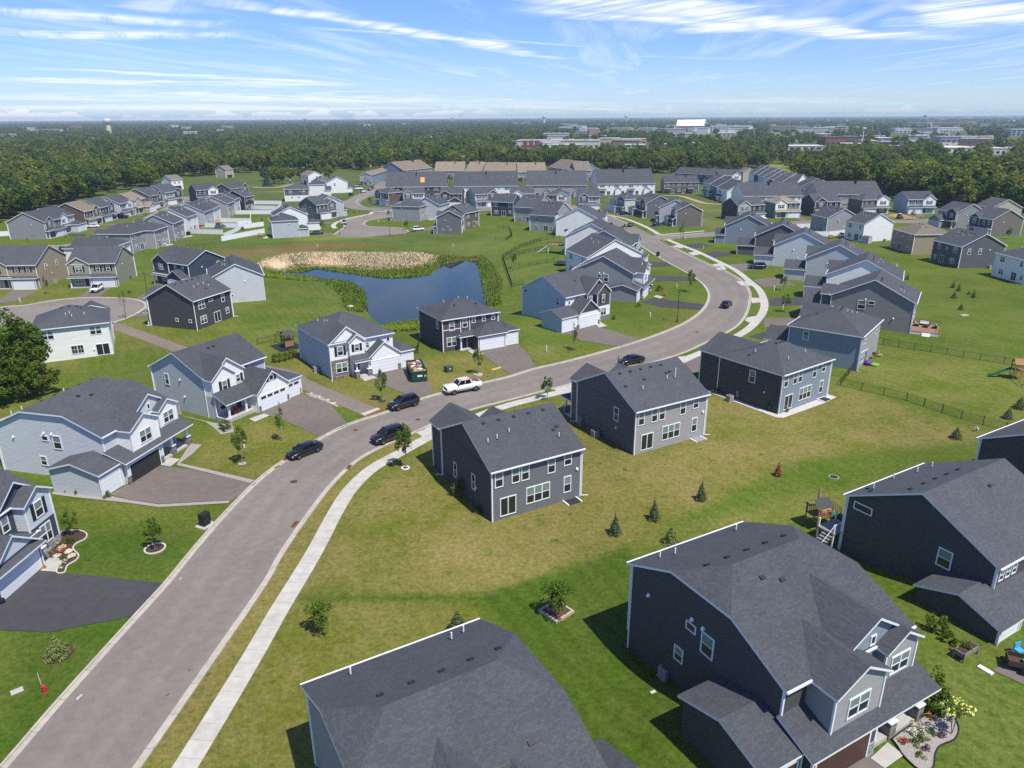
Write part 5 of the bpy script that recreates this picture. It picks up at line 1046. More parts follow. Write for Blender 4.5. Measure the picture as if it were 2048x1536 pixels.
T.append(terrace(('E6', -30, 375), ('E6', 870, 362), 22, 'white terrace with little bay roofs, right of the round green tree', 'white', 4, dormer=1, p=.6))
T.append(terrace(('E6', 1020, 350), ('E6', 1555, 348), 12, 'brown terrace with white-trimmed windows facing the curved footpath', 'graybrown', 3, low='plum'))
T.append(terrace(('E7', 370, 568), ('E7', 1305, 560), 17, 'low white terrace behind the tan-roofed house', 'white', 4, p=.6))
T.append(terrace(('E7', 1560, 545), ('E8', 465, 158), 17, 'gray terrace with white windows at the edge of the right woods', 'greige', 3, p=.6))
# orange sheet lying on the first terrace roof
tr = T[0]; o = MB(); o.box(-1.1, 1.1, -2.2, 2.2, 0, .12); ob = o.build('roof_board', mat('orange_board', (.65, .30, .07), .8)); q = tr.f.O + tr.f.ex * tr.W * .6 + tr.f.ey * 4.6
ob.location = (*q, tr.roof_z(0, 4.6) + .06); ob.rotation_euler = (math.atan(.6), 0, tr.f.phi); tag(ob, 'orange sheathing board lying on the charcoal terrace roof', 'board')
# stepped gabled units
def steps(pts, names, cols, grp, D):
    for i, (P, Q) in enumerate(zip(pts, pts[1:])):
        n = len(names); H = 6 + .45 * (n - 1 - i); h = House('townhouse', Fit('F', P, Q, D, 6, 6), names[i], cols[i % len(cols)], H, ('x', .55, 0, 0), cat='townhouse', group=grp); W = h.W
        h.win('F', W * .3, 3.9, W * .3, 1.4, 2); h.win('F', W * .75, 4.1, .8, 1.1); h.door('F', W * .35, 'slider', 1.8, 2.1, .1); h.skirt(W * .1, W * .6, 1.2, 2.7, .45); h.pipes((W * .4, D * .3), (W * .6, D * .32)); h.done()
od = ('first', 'second', 'third', 'fourth', 'fifth', 'sixth', 'seventh', 'eighth', 'ninth')
steps([('E6', 1625, 382), ('E6', 1735, 400), ('E6', 1845, 437), ('E7', 118, 480)], ['pale stepped townhouse nearest the brown terrace', 'slate stepped townhouse, second along from the brown terrace', 'white-gabled stepped townhouse at the footpath end'], ('palegray', 'slate', 'white'), 'stepped townhouses by the footpath', 15)
steps([('E7', x, y) for x, y in ((450, 300), (530, 312), (600, 322), (682, 340), (765, 352), (830, 366), (975, 385), (1190, 398), (1270, 440), (1372, 460))], ['townhouse of the slanting row by the woods, %s from the meadow' % o for o in od], ('white', 'slate', 'palegray'), 'slanting row of townhouses by the woods', 15)
add(Fit('F', ('E7', 15, 245), ('E7', 330, 240), 12), 'dark-roofed house with white bay behind the stepped townhouses', 'white', 'a', 9, g='L')
terrace(('E6', 1180, 205), ('E6', 1880, 240), 13, 'charcoal terrace rising behind the brown terrace', 'slate', 3)
# brown-roofed terraces beyond
for P, Q, lab, n in ((('E4', 0, 318), ('E4', 175, 318), 'tan-roofed terrace running away beside the wide street', 2), (('E4', 690, 245), ('E4', 1130, 200), 'tan-roofed terrace with blue gables by the dark spruce', 3), (('E4', 1180, 250), ('E4', 1640, 248), 'long tan-roofed terrace left of the twin blue dormers', 3), (('E4', 1660, 250), ('E5', 10, 175), 'tan-roofed terrace right of the twin blue dormers', 3),
                     (('E5', 60, 182), ('E5', 560, 186), 'tan-roofed terrace beyond the second white terrace', 3), (('E5', 600, 190), ('E5', 1040, 186), 'tan-roofed terrace with two blue dormers facing the gap', 3), (('E5', 1080, 110), ('E5', 1440, 160), 'brown-roofed low block among the bushes', 2), (('E5', 1500, 168), ('E5', 1750, 165), 'brown-roofed block left of the round green tree', 2)):
    terrace(P, Q, 21 if 'running' not in lab else 44, lab, 'bluegray', n, 'brown' if 'brown' in lab else 'tan', dormer=1, axis='y' if 'running' in lab else 'x')
for k, (P, Q, D, lab, col, rc) in enumerate(((('E4', 30, 60), ('E4', 110, 58), 9, 'cream cottage glimpsed between the trees above the terraces', 'beige', 'brown'), (('A2', 405, 470), ('A2', 490, 466), 9, 'cream house with an orange-lit gable in the woods', 'beige', 'tan'), (('A2', 680, 462), ('A2', 790, 470), 9, 'house with a maroon roof in the woods', 'beige', 'brown'),
      (('E2', 795, 125), ('E2', 925, 115), 9, 'white house with brown roof and deck at the edge of the left woods', 'white', 'brown'), (('A1', 1770, 535), ('A1', 1830, 530), 9, 'cream gable showing through the left woods', 'beige', 'brown'), (('A1', 1080, 410), ('A1', 1130, 420), 9, 'white gable showing among the left woods', 'white', 'brown'), (('A1', 262, 400), ('A1', 312, 402), 9, 'pinkish roof showing among the left woods', 'beige', 'brown'), (('A1', 0, 410), ('A1', 45, 412), 9, 'white house at the far left above the trees', 'white', 'gray'),
      (('A1', 1240, 515), ('A1', 1290, 522), 9, 'pale flat roof among the left woods', 'ltgray', 'gray'), (('A1', 1880, 410), ('A1', 1925, 412), 9, 'blue-gray roof deep in the left woods', 'bluegray', 'gray'), (('A2', 1690, 460), ('A2', 1800, 455), 12, 'tan roof with white gables before the central woods', 'beige', 'brown'), (('A2', 400, 570), ('A2', 480, 585), 9, 'white house half hidden by round trees near the meadow', 'white', 'brown'), (('E8', 1520, 250), ('E8', 1700, 280), 12, 'gray-roofed bungalow under the right-hand trees', 'beige', 'gray'), (('E7', 285, 150), ('E7', 345, 158), 9, 'pinkish house behind the dark-roofed house', 'beige', 'brown'))):
    add(Fit('F', P, Q, D, 7, 7), lab, col, None, 0, rcol=rc, name='far_house')
    hh = HS[-1]; hh.win('F', hh.W * .3, 3.6, 1.3, 1.3, 2); hh.win('F', hh.W * .7, 3.6, 1.3, 1.3, 2); hh.door('F', hh.W * .5, 'dark')
# ================================================================ trees and plants
def leaf_mat(name, cols, var=.35, trans=.0):
    """leaves: per-leaf and per-tree variation between a few greens"""
    m = bpy.data.materials.new(name); m.use_nodes = True; t = m.node_tree; b = t.nodes['Principled BSDF']; b.inputs['Roughness'].default_value = .75; b.inputs['Specular IOR Level'].default_value = .15
    a = nd(t, 'ShaderNodeAttribute', attribute_name='shade'); oi = nd(t, 'ShaderNodeObjectInfo')
    cr = nd(t, 'ShaderNodeValToRGB'); e = cr.color_ramp.elements
    e[0].position = 0; e[0].color = (*cols[0], 1); e[1].position = 1; e[1].color = (*cols[-1], 1)
    for i, c in enumerate(cols[1:-1]): q = e.new((i + 1) / (len(cols) - 1)); q.color = (*c, 1)
    f = mathn(t, 'ADD', mathn(t, 'MULTIPLY', a.outputs['Fac'], .35), mathn(t, 'MULTIPLY', oi.outputs['Random'], .65)); lk(t, f, cr.inputs[0])
    h = nd(t, 'ShaderNodeHueSaturation'); lk(t, mathn(t, 'MULTIPLY_ADD', a.outputs['Fac'], var * 2, 1 - var), h.inputs['Value']); lk(t, cr.outputs[0], h.inputs['Color']); lk(t, h.outputs[0], b.inputs['Base Color'])
    if trans:
        tr = nd(t, 'ShaderNodeBsdfTranslucent'); lk(t, h.outputs[0], tr.inputs[0]); mxs = nd(t, 'ShaderNodeMixShader'); mxs.inputs[0].default_value = trans
        lk(t, b.outputs[0], mxs.inputs[1]); lk(t, tr.outputs[0], mxs.inputs[2]); lk(t, mxs.outputs[0], t.nodes['Material Output'].inputs[0])
    MATS[name] = m; return m
LEAF = leaf_mat('woodland_leaves', [(.038, .088, .016), (.062, .122, .020), (.082, .146, .020), (.150, .195, .022), (.185, .205, .030), (.066, .126, .028), (.050, .104, .026), (.11, .112, .05)], .46, .42)
LEAFY = leaf_mat('young_leaves', [(.07, .13, .015), (.10, .17, .02), (.13, .18, .025)], .35, .3)
LEAFB = leaf_mat('big_tree_leaves', [(.066, .126, .014), (.10, .165, .018), (.15, .185, .022)], .4, .42)
NEEDLE = leaf_mat('spruce_needles', [(.045, .075, .028), (.062, .095, .036), (.07, .10, .055)], .35)
NEEDLEY = leaf_mat('pale_spruce_needles', [(.14, .17, .05), (.17, .19, .06)], .3)
BLUESP = leaf_mat('blue_spruce_needles', [(.045, .075, .075), (.06, .09, .09)], .3)
BARE = leaf_mat('grey_twigs', [(.075, .065, .058), (.10, .088, .075)], .3); RUST = leaf_mat('dead_brown_needles', [(.20, .075, .03), (.26, .11, .05)], .3)
BARK = mat('bark', (.11, .085, .065), .95, noise=.3, nscale=3); BARKP = mat('pale_bark', (.22, .19, .155), .9)
def quads_mesh(name, C, N, S, shade, mats, extra=None, mi=None):
    """leaf-sized faces at centres C with normals N, size S"""
    n = len(C); rs = np.random.RandomState(n)
    N = N / (np.linalg.norm(N, axis=1)[:, None] + 1e-9); A = np.cross(N, rs.normal(size=(n, 3))); A /= np.linalg.norm(A, axis=1)[:, None] + 1e-9; B = np.cross(N, A)
    s = S[:, None] / 2; w = rs.uniform(.55, 1, (n, 1))
    V = np.stack([C - A * s, C - B * s * w, C + A * s, C + B * s * w], 1).reshape(-1, 3)
    Fs = np.arange(4 * n).reshape(-1, 4).tolist(); V = V.tolist(); sh = np.repeat(shade, 4).tolist(); m_i = [0] * n
    if extra:
        o = len(V); V += extra.v; Fs += [[i + o for i in f] for f in extra.f]; sh += [.5] * len(extra.v); m_i += [m + 1 for m in extra.m]
    me = bpy.data.meshes.new(name); me.from_pydata(V, [], Fs)
    for m in mats: me.materials.append(m)
    me.polygons.foreach_set('material_index', m_i); a = me.attributes.new('shade', 'FLOAT', 'POINT'); a.data.foreach_set('value', sh); me.update(); return me
def crown_points(seed, n, nc, rx, rz, zc, leaf, lump=.36, egg=0.):
    r = np.random.RandomState(seed); c = r.normal(size=(nc, 3)); c /= np.linalg.norm(c, axis=1)[:, None]; c *= r.uniform(.35, .85, (nc, 1)) ** .7
    c[:, 2] = np.clip(c[:, 2], -.75, 1); lr = r.uniform(.65, 1.25, nc) * lump; ci = r.randint(0, nc, n); d = r.normal(size=(n, 3)); d /= np.linalg.norm(d, axis=1)[:, None]
    p = c[ci] + d * lr[ci][:, None] * r.uniform(.55, 1.05, (n, 1)); nrm = d + r.normal(size=(n, 3)) * .55 + np.array([0, 0, .3])
    q = p * np.array([rx, rx, rz]); q[:, :2] *= (1 - egg * p[:, 2:3]); q[:, 2] += zc
    sh = np.clip(r.uniform(0, 1, nc)[ci] * .7 + r.uniform(0, .3, n), 0, 1); return q, nrm, leaf * r.uniform(.6, 1.35, n), sh
def trunk_mb(h, r, limbs=4, seed=0, spread=.5):
    mb = MB(); q = random.Random(seed); b = Vector((0, 0, -.3)); d = Vector((q.uniform(-.06, .06), q.uniform(-.06, .06), 1))
    mid = Vector((0, 0, 0)) + d * h * .5; top = mid + Vector((q.uniform(-.1, .1), q.uniform(-.1, .1), 1)) * h * .5
    mb.bar(b, mid, r, 0, 7, r * .72); mb.bar(mid, top, r * .72, 0, 6, r * .3)
    for i in range(limbs):
        a = 2 * math.pi * (i + q.random()) / max(limbs, 1); s = mid.lerp(top, q.random() * .8); e = s + Vector((math.cos(a) * spread, math.sin(a) * spread, .55 + .3 * q.random())) * h * .42
        mb.bar(s, e, r * .38, 0, 5, r * .1)
    return mb
# woodland trees: one mesh each, crown and trunk together
WOOD = []
for i in range(7):
    rx, rz = ((5.2, 5.8), (4.6, 6.4), (5.8, 5.4), (4.2, 5.6), (5.0, 5.0), (3.6, 6.0), (5.5, 6.2))[i]; zt = rz + 3.0
    C, N, S, sh = crown_points(40 + i, 1500, 26, rx, rz, zt, 1.0, .34, .12); WOOD.append(quads_mesh('broadleaf_tree', C, N, S, sh, [LEAF, BARK], trunk_mb(zt, .32, 4, i)))
C, N, S, sh = crown_points(60, 420, 22, 4.2, 6.0, 8.6, .55, .30, .1); BAREW = quads_mesh('bare_tree', C, N, S * .8, sh, [BARE, BARK], trunk_mb(11, .3, 9, 3, .6))
def cone_points(seed, n, h, r, leaf, gap=.0):
    q = np.random.RandomState(seed); t = 1 - np.sqrt(q.uniform(0, 1, n)); layers = max(6, int(h * 2.0)); t = (np.floor(t * layers) + q.uniform(0, .55, n)) / layers
    a = q.uniform(0, 2 * math.pi, n); rad = r * (1 - t) * q.uniform(.45, 1.08, n) * (1 + .18 * np.sin(a * 5 + np.floor(t * layers) * 2.1)); z = t * h + .12 * h * 0 - rad * .18 + .25
    P_ = np.stack([rad * np.cos(a), rad * np.sin(a), np.maximum(z, .08)], 1); N_ = np.stack([np.cos(a) * .5, np.sin(a) * .5, np.full(n, .9)], 1) + q.normal(size=(n, 3)) * .45
    return P_, N_, leaf * q.uniform(.6, 1.3, n), q.uniform(0, 1, n)
C, N, S, sh = cone_points(5, 1300, 13, 3.6, .75); SPRW = quads_mesh('spruce_tree', C, N, S, sh, [NEEDLE, BARK], trunk_mb(11, .22, 0)); C, N, S, sh = cone_points(6, 1300, 12, 4.0, .8); BSPW = quads_mesh('spruce_tree', C, N, S, sh, [BLUESP, BARK], trunk_mb(10, .22, 0))

# far buildings first: trees keep clear of the view to them
def far_at(x, y): return at('G', x, y)
FARB = []   # (x0, x1, y_base, height, depth, colour, roof colour, label, cat, kind)
B_ = lambda *a: FARB.append(a)
B_(1030, 1198, 296, 9, 60, (.50, .48, .46), (.33, .31, .29), 'long low warehouse with red panels and rows of glass', 'warehouse', 'red')
B_(1085, 1135, 276, 8, 40, (.30, .33, .36), (.42, .42, .42), 'gray flat-roofed hall behind the red warehouse', 'hall', '')
B_(1150, 1192, 271, 8, 40, (.20, .26, .34), (.20, .24, .30), 'blue-gray roofed store behind the red warehouse', 'store', '')
B_(1200, 1240, 290, 9, 30, (.42, .34, .25), (.45, .45, .44), 'tan office block with dark window slits', 'office', 'win')
B_(1242, 1292, 288, 7, 30, (.36, .30, .25), (.40, .40, .38), 'brown store right of the tan office block', 'store', 'win')
B_(1250, 1290, 296, 4, 20, (.55, .55, .54), (.6, .6, .6), 'low white-roofed shed in front of the brown store', 'shed', '')
B_(1120, 1140, 258, 7, 30, (.55, .50, .45), (.5, .5, .5), 'small cream store in the distance', 'store', '')
B_(1160, 1192, 261, 7, 30, (.45, .33, .27), (.45, .42, .40), 'brick-coloured store in the distance', 'store', '')
B_(1220, 1262, 260, 6, 40, (.50, .44, .38), (.42, .42, .42), 'long pale store among far trees', 'store', '')
B_(1275, 1312, 262, 7, 40, (.42, .36, .33), (.45, .45, .44), 'gray-brown store left of the white sports dome', 'store', '')
B_(1350, 1408, 262, 26, 90, (.82, .82, .82), (.82, .82, .82), 'huge white roof of a sports dome on the skyline', 'sports hall', 'dome')
B_(1420, 1502, 262, 14, 30, (.62, .63, .64), (.5, .5, .5), 'white apartment blocks right of the sports dome', 'apartments', 'win')
B_(1350, 1382, 272, 6, 30, (.55, .22, .12), (.6, .6, .58), 'orange-fronted store below the sports dome', 'store', '')
B_(1385, 1420, 268, 6, 30, (.6, .58, .56), (.62, .62, .62), 'white store below the sports dome', 'store', '')
B_(1436, 1470, 272, 6, 30, (.5, .42, .36), (.6, .6, .6), 'cream store among trees below the apartments', 'store', '')
B_(1540, 1618, 262, 12, 40, (.42, .30, .25), (.40, .36, .33), 'long brick building with a square tower at its end', 'school', 'win')
B_(1650, 1692, 290, 10, 50, (.20, .085, .065), (.13, .065, .055), 'dark red brick store with a low roof', 'store', '')
B_(1690, 1722, 288, 10, 40, (.13, .10, .09), (.16, .14, .13), 'black-brown store beside the dark red store', 'store', '')
B_(1576, 1645, 301, 5, 30, (.52, .50, .48), (.62, .60, .56), 'cream-roofed long shed in front of the dark red store', 'shed', '')
B_(1600, 1640, 263, 8, 40, (.40, .30, .26), (.45, .42, .40), 'brown store row behind the far parking lot', 'store', '')
B_(1755, 1782, 286, 7, 30, (.12, .12, .13), (.60, .60, .60), 'black canopy with a white top by the highway', 'canopy', '')
B_(1790, 1822, 265, 9, 40, (.55, .55, .57), (.62, .62, .64), 'white showroom left of the tall mast', 'showroom', '')
B_(1860, 1925, 264, 9, 50, (.56, .56, .58), (.66, .66, .66), 'white showroom right of the tall mast', 'showroom', 'win')
B_(1815, 1945, 252, 12, 60, (.36, .26, .22), (.40, .33, .30), 'long brown-red roofed building on the skyline', 'mall', '')
B_(1880, 1958, 285, 8, 40, (.18, .19, .21), (.30, .31, .33), 'dark glass dealership facing the car lot', 'dealership', 'win')
B_(1960, 1985, 286, 7, 30, (.55, .17, .10), (.5, .16, .10), 'orange and red store at the car lot', 'store', '')
B_(2022, 2060, 272, 12, 40, (.30, .36, .42), (.46, .50, .54), 'blue-gray glass building at the right edge of the skyline', 'office', 'win')
B_(1890, 1945, 305, 5, 40, (.62, .58, .48), (.68, .65, .55), 'pale cream roof behind the right-hand woods', 'shed', '')
B_(1978, 2012, 309, 6, 30, (.55, .52, .50), (.60, .58, .56), 'white-walled house row end behind the right-hand woods', 'shed', '')
B_(60, 120, 262, 5, 40, (.48, .42, .38), (.40, .36, .34), 'low brown roof by the water tower', 'hall', '')
B_(140, 160, 257, 8, 20, (.42, .22, .18), (.42, .22, .19), 'small red-roofed house by the water tower', 'house', '')
B_(0, 30, 273, 5, 30, (.55, .55, .55), (.5, .5, .5), 'pale roofs at the far left', 'hall', '')
WEDGE = []
for x0, x1, yb, hh, dp, *_ in FARB:
    a, b = far_at(x0, yb), far_at(x1, yb); d = np.linalg.norm((a + b) / 2); WEDGE.append((math.atan2(a[0], a[1]) - .004, math.atan2(b[0], b[1]) + .004, d * (.74 if hh < 12 else .8), d + dp * 1.3))
OPEN = [px_poly(l) for l in (((1750, 292), (2100, 297), (2100, 283), (1740, 278)), ((1536, 348), (1588, 348), (1586, 329), (1536, 329)), ((1040, 302), (1240, 302), (1220, 292), (1030, 292)), ((440, 372), (520, 372), (770, 352), (770, 346), (660, 344), (440, 352)), ((1570, 305), (1700, 300), (1700, 288), (1570, 292)))]
EDGE = [at('G', *q) for q in ((-400, 520), (0, 452), (70, 424), (130, 407), (200, 391), (270, 378), (340, 368), (352, 356), (440, 349), (520, 344), (700, 341), (770, 340), (850, 337), (1000, 333), (1200, 337), (1210, 346), (1300, 348), (1480, 346), (1500, 340), (1590, 350), (1610, 362), (1660, 372), (1755, 384), (1870, 414), (1935, 420), (2060, 430), (2500, 470))]
WZ = np.array(EDGE + [np.array([9000, 9000.]), np.array([-9000, 9000.])])
rs = np.random.RandomState(11); cand = []
r0 = 150.
while r0 < 9000:
    sp = 8.6 * max(1, r0 / 520) ** .82; n = int(1.55 * r0 / sp); ang = np.linspace(-.72, .72, n) + rs.uniform(-.5, .5, n) * 1.44 / n; rr = r0 + rs.uniform(-.5, .5, n) * sp
    cand.append(np.stack([np.sin(ang) * rr, np.cos(ang) * rr], 1)); r0 += sp
cand = np.concatenate(cand); keep = poly_dist(cand, WZ) < 0
for A in OPEN: keep &= poly_dist(cand, A) > 0
ang = np.arctan2(cand[:, 0], cand[:, 1]); rad = np.hypot(*cand.T)
for a0, a1, d0, d1 in WEDGE: keep &= ~((ang > a0) & (ang < a1) & (rad > d0) & (rad < d1))
keep &= ~((rad > 700) & (ang > .1) & (ang < .62) & (rad < 2600) & (rs.uniform(0, 1, len(cand)) < .25))
# thinner cover on the built-up right-hand distance
keep &= ~((rad > 900) & (ang > .02) & (rs.uniform(0, 1, len(cand)) < .35))
for h_ in HS + T:
    c = h_.f.O + h_.f.ex * h_.W / 2 + h_.f.ey * h_.D / 2; keep &= np.hypot(*(cand - c).T) > max(h_.W, h_.D) * .5 + (1 if 'far' in h_.root.name else 4)
cand = cand[keep]; rad = np.hypot(*cand.T); order = np.argsort(rad)
def tree_scale(i, x, y): return rs.uniform(.72, 1.12)
root_trees = []
ko = 0
for n_, i in enumerate(order[:300]):
    x, y = cand[i]; right = x > 150; k = rs.randint(0, 7); s = rs.uniform(.8, 1.55) ** 1.0 * (1.05 if right else .92); me, nm, ct = WOOD[k], 'broadleaf_tree', 'tree'
    u = rs.uniform(0, 1); lab = 'leafy broadleaf tree in the woods along the %s edge of the estate' % ('far right' if right else 'far left' if x < -60 else 'back')
    grp = 'woodland trees at the %s of the estate' % ('right' if right else 'left' if x < -60 else 'back')
    if u < .035: me, nm, lab = BAREW, 'bare_tree', 'thin gray half-bare tree among the green woods behind the estate'; grp = 'half-bare trees in the woods'
    elif u < .065: me, nm, lab = (SPRW if u < .05 else BSPW), 'spruce_tree', 'dark pointed spruce standing among the broadleaf woods behind the estate'; grp = 'spruces in the woods'
    o = link(nm, me, None, (x, y, gh(x, y) if rad[i] < 440 else 0), rs.uniform(0, 6.28)); o.scale = (s * rs.uniform(.9, 1.12), s * rs.uniform(.9, 1.12), s ** .6 * rs.uniform(.78, 1.0)); tag(o, lab, 'tree', grp)
rest = order[300:]
pm = bpy.data.meshes.new('woods'); pm.from_pydata([(cand[i][0], cand[i][1], 0) for i in rest], [], [])
sc_ = np.array([rs.uniform(.75, 1.45) * (1 + .18 * (rad[i] > 2500)) * (.62 if (rs.uniform() < .3) else 1) for i in rest]); ix = np.array([(7 if rs.uniform() < .035 else 8 if rs.uniform() < .03 else rs.randint(0, 7)) for _ in rest], np.int32)
for nm, ty, v in (('scl', 'FLOAT', sc_), ('spin', 'FLOAT', rs.uniform(0, 6.28, len(rest))), ('pick', 'INT', ix)):
    a = pm.attributes.new(nm, ty, 'POINT'); a.data.foreach_set('value', v)
woods = link('woods', pm); tag(woods, kind='stuff')
ng = bpy.data.node_groups.new('scatter_trees', 'GeometryNodeTree'); ng.interface.new_socket('Geometry', in_out='INPUT', socket_type='NodeSocketGeometry'); ng.interface.new_socket('Geometry', in_out='OUTPUT', socket_type='NodeSocketGeometry')
gi, go = nd(ng, 'NodeGroupInput'), nd(ng, 'NodeGroupOutput'); ip = nd(ng, 'GeometryNodeInstanceOnPoints'); lk(ng, gi.outputs[0], ip.inputs['Points']); ip.inputs['Pick Instance'].default_value = True
jn = nd(ng, 'GeometryNodeGeometryToInstance')
for me in (WOOD + [BAREW, SPRW])[::-1]:
    src = bpy.data.objects.new(me.name, me); oi = nd(ng, 'GeometryNodeObjectInfo'); oi.inputs['Object'].default_value = src; oi.transform_space = 'ORIGINAL'; oi.inputs['As Instance'].default_value = True; lk(ng, oi.outputs['Geometry'], jn.inputs[0])
# Geometry to Instance joins everything, so gather the instances instead
ng.nodes.remove(jn); jn = nd(ng, 'GeometryNodeJoinGeometry')
for n in [n for n in ng.nodes if n.bl_idname == 'GeometryNodeObjectInfo']: lk(ng, n.outputs['Geometry'], jn.inputs[0])
lk(ng, jn.outputs[0], ip.inputs['Instance'])
def attr(nm, ty): n = nd(ng, 'GeometryNodeInputNamedAttribute', data_type=ty); n.inputs[0].default_value = nm; return n.outputs[0]
lk(ng, attr('pick', 'INT'), ip.inputs['Instance Index']); cz = nd(ng, 'ShaderNodeCombineXYZ'); lk(ng, attr('spin', 'FLOAT'), cz.inputs[2]); lk(ng, cz.outputs[0], ip.inputs['Rotation']); cs = nd(ng, 'ShaderNodeCombineXYZ'); sa = attr('scl', 'FLOAT'); lk(ng, sa, cs.inputs[0]); lk(ng, sa, cs.inputs[1]); lk(ng, mathn(ng, 'MULTIPLY', mathn(ng, 'POWER', sa, .6), .86), cs.inputs[2]); lk(ng, cs.outputs[0], ip.inputs['Scale']); lk(ng, ip.outputs[0], go.inputs[0])
woods.modifiers.new('scatter', 'NODES').node_group = ng

for x0, x1, yb, hh, dp, c, rc, lab, cat, kind in FARB:
    a, b = far_at(x0, yb), far_at(x1, yb); u = (b - a) / np.linalg.norm(b - a); W = np.linalg.norm(b - a); rt = empty({'house': 'far_house'}.get(cat, cat.replace(' ', '_')), (*a, 0), math.atan2(u[1], u[0]), lab, cat)
    wm = mat('facade_%d_%d_%d' % tuple(int(v * 100) for v in c), c, .8); rm = mat('flat_roof_%d_%d_%d' % tuple(int(v * 100) for v in rc), rc, .8)
    mb = MB(); mb.box(0, W, 0, dp, -1, hh, 0, 'bt')
    if kind == 'dome':
        mb = MB(); mb.box(W * .04, W * .96, 0, dp, -1, 14, 0, 'bt'); mb.build('wall', mat('far_gray_wall', (.36, .37, .38), .8), rt); mb = MB(); mb.face([(W * .03, -1, 13.5), (W * .97, -1, 14), (W, dp, 30), (-W * .02, dp, 29)]); mb.face([(W * .03, -1, 12.5), (W * .97, -1, 13), (W, dp, 14), (-W * .02, dp, 14)]); mb.build('roof', rm, rt)
        mb = MB(); mb.box(W * .33, W * .45, -2, -.5, 5, 12); mb.build('sign_panel', mat('magenta_sign', (.75, .03, .20), .5), rt); continue
    mb.build('wall', wm, rt); r_ = MB(); r_.box(-.5, W + .5, -.5, dp + .5, hh, hh + .6); r_.build('roof', rm, rt)
    if kind in ('win', 'red', ''):
        g_ = MB()
        n = max(3, int(W / 7))
        for row in range(1 if hh < 11 else int(hh / 4)):
            for i in range(n): g_.box(W * (i + .2) / n, W * (i + .8) / n, -.15, .1, 1.2 + row * 3.6, 3.4 + row * 3.6)
        g_.build('windows', GLASS, rt)
    if kind == 'red':
        for i in range(3): q_ = MB(); q_.box(W * (.10 + .07 * i), W * (.15 + .07 * i), -.5, .1, 0, hh + .8); q_.build('red_panel', mat('far_red_panel', (.20, .06, .06), .7), rt)
    if hh > 6 and W > 40:
        for i in range(4): q_ = MB(); X = W * (.15 + .22 * i); q_.box(X, X + 4, dp * .4, dp * .4 + 3, hh + .6, hh + 2.2); q_.build('roof_unit', ALUM, rt)
for i in range(110):   # the town's many low roofs among the far trees
    an, d = rs.uniform(.0, .62) if i % 6 else rs.uniform(-.6, 0), 40 * 1454 / rs.uniform(11, 62); a = np.array([math.sin(an) * d, math.cos(an) * d]); w, dp, hh = rs.uniform(14, 46), rs.uniform(14, 34), rs.uniform(5, 9) + (d > 1600) * 7; c = rs.uniform(.35, .75); k = i % 5
    rt = empty('far_building', (*a, 0), -an + rs.uniform(-.3, .3), ('low pale building', 'low white building', 'low tan building', 'low gray building', 'low brick building')[k] + ' half hidden among the far trees of the town', 'building', 'low buildings of the far town')
    m = MB(); m.box(0, w, 0, dp, -1, hh, 0, 'bt'); m.build('wall', mat('town_wall_%d' % k, ((.46, .44, .41), (.58, .58, .58), (.42, .35, .27), (.32, .33, .35), (.28, .18, .14))[k], .8), rt); m = MB(); m.box(-.5, w + .5, -.5, dp + .5, hh, hh + .7); m.build('roof', mat('town_roof_%d' % (i % 3), ((.50, .50, .49), (.34, .33, .32), (.60, .60, .60))[i % 3], .8), rt)
# water towers, masts, tanks on the skyline
def water_tower(x, y, d, h, lab, flute=False):
    p = at('G', x, y); p = p / np.linalg.norm(p) * d; rt = empty('water_tower', (*p, 0), 0, lab, 'water tower'); s = h / 40
    if flute: pr = [(5.4 * s, 0), (5.4 * s, 26 * s)]; pt = [(5.4 * s, 26 * s), (8.6 * s, 30 * s), (9.6 * s, 34 * s), (8.6 * s, 38 * s), (0, 40 * s)]
    else: pr = [(4.2 * s, 0), (3.4 * s, 4 * s), (3.3 * s, 27 * s)]; pt = [(3.3 * s, 27 * s), (9 * s, 31 * s), (9.6 * s, 34 * s), (7.5 * s, 38 * s), (0, 40 * s)]
    m = MB(); m.lathe(pr, n=20); m.build('pedestal', mat('tower_cream', (.60, .56, .46), .6), rt, True); m = MB(); m.lathe(pt, n=24); m.build('tank', mat('tower_white', (.55, .54, .52), .5), rt, True)
water_tower(218, 262, 2150, 42, 'tall cream water tower on the left skyline', True); water_tower(1088, 243, 4300, 46, 'small gray water tower on the middle skyline', True); water_tower(1252, 240, 5200, 48, 'tiny pale water tower right of the middle skyline')
water_tower(905, 240, 6000, 44, 'tiny white water tower left of the middle skyline')
def mast(x, y, d, h, r, lab, name='radio_mast', col=ALUM, headb=True):
    p = at('G', x, y); p = p / np.linalg.norm(p) * d; rt = empty(name, (*p, 0), 0, lab, 'mast'); m = MB(); m.bar((0, 0, 0), (0, 0, h), r, 0, 6, r * .6); m.build('pole', col, rt)
    if headb: m = MB(); m.box(-r * 3, r * 3, -r * 3, r * 3, h * .94, h); m.build('antenna', col, rt)
mast(612, 268, 900, 39, .35, 'thin pale mast above the left woods'); mast(751, 270, 1000, 37, .3, 'short thin mast above the central woods'); mast(1843, 276, 1250, 39, .45, 'tall greenish mast above the car lot', col=mat('mast_green', (.10, .22, .15), .6))
mast(1725, 280, 1150, 24, .7, 'tall pole sign with a pale top near the dark red store', 'pole_sign', PVC)
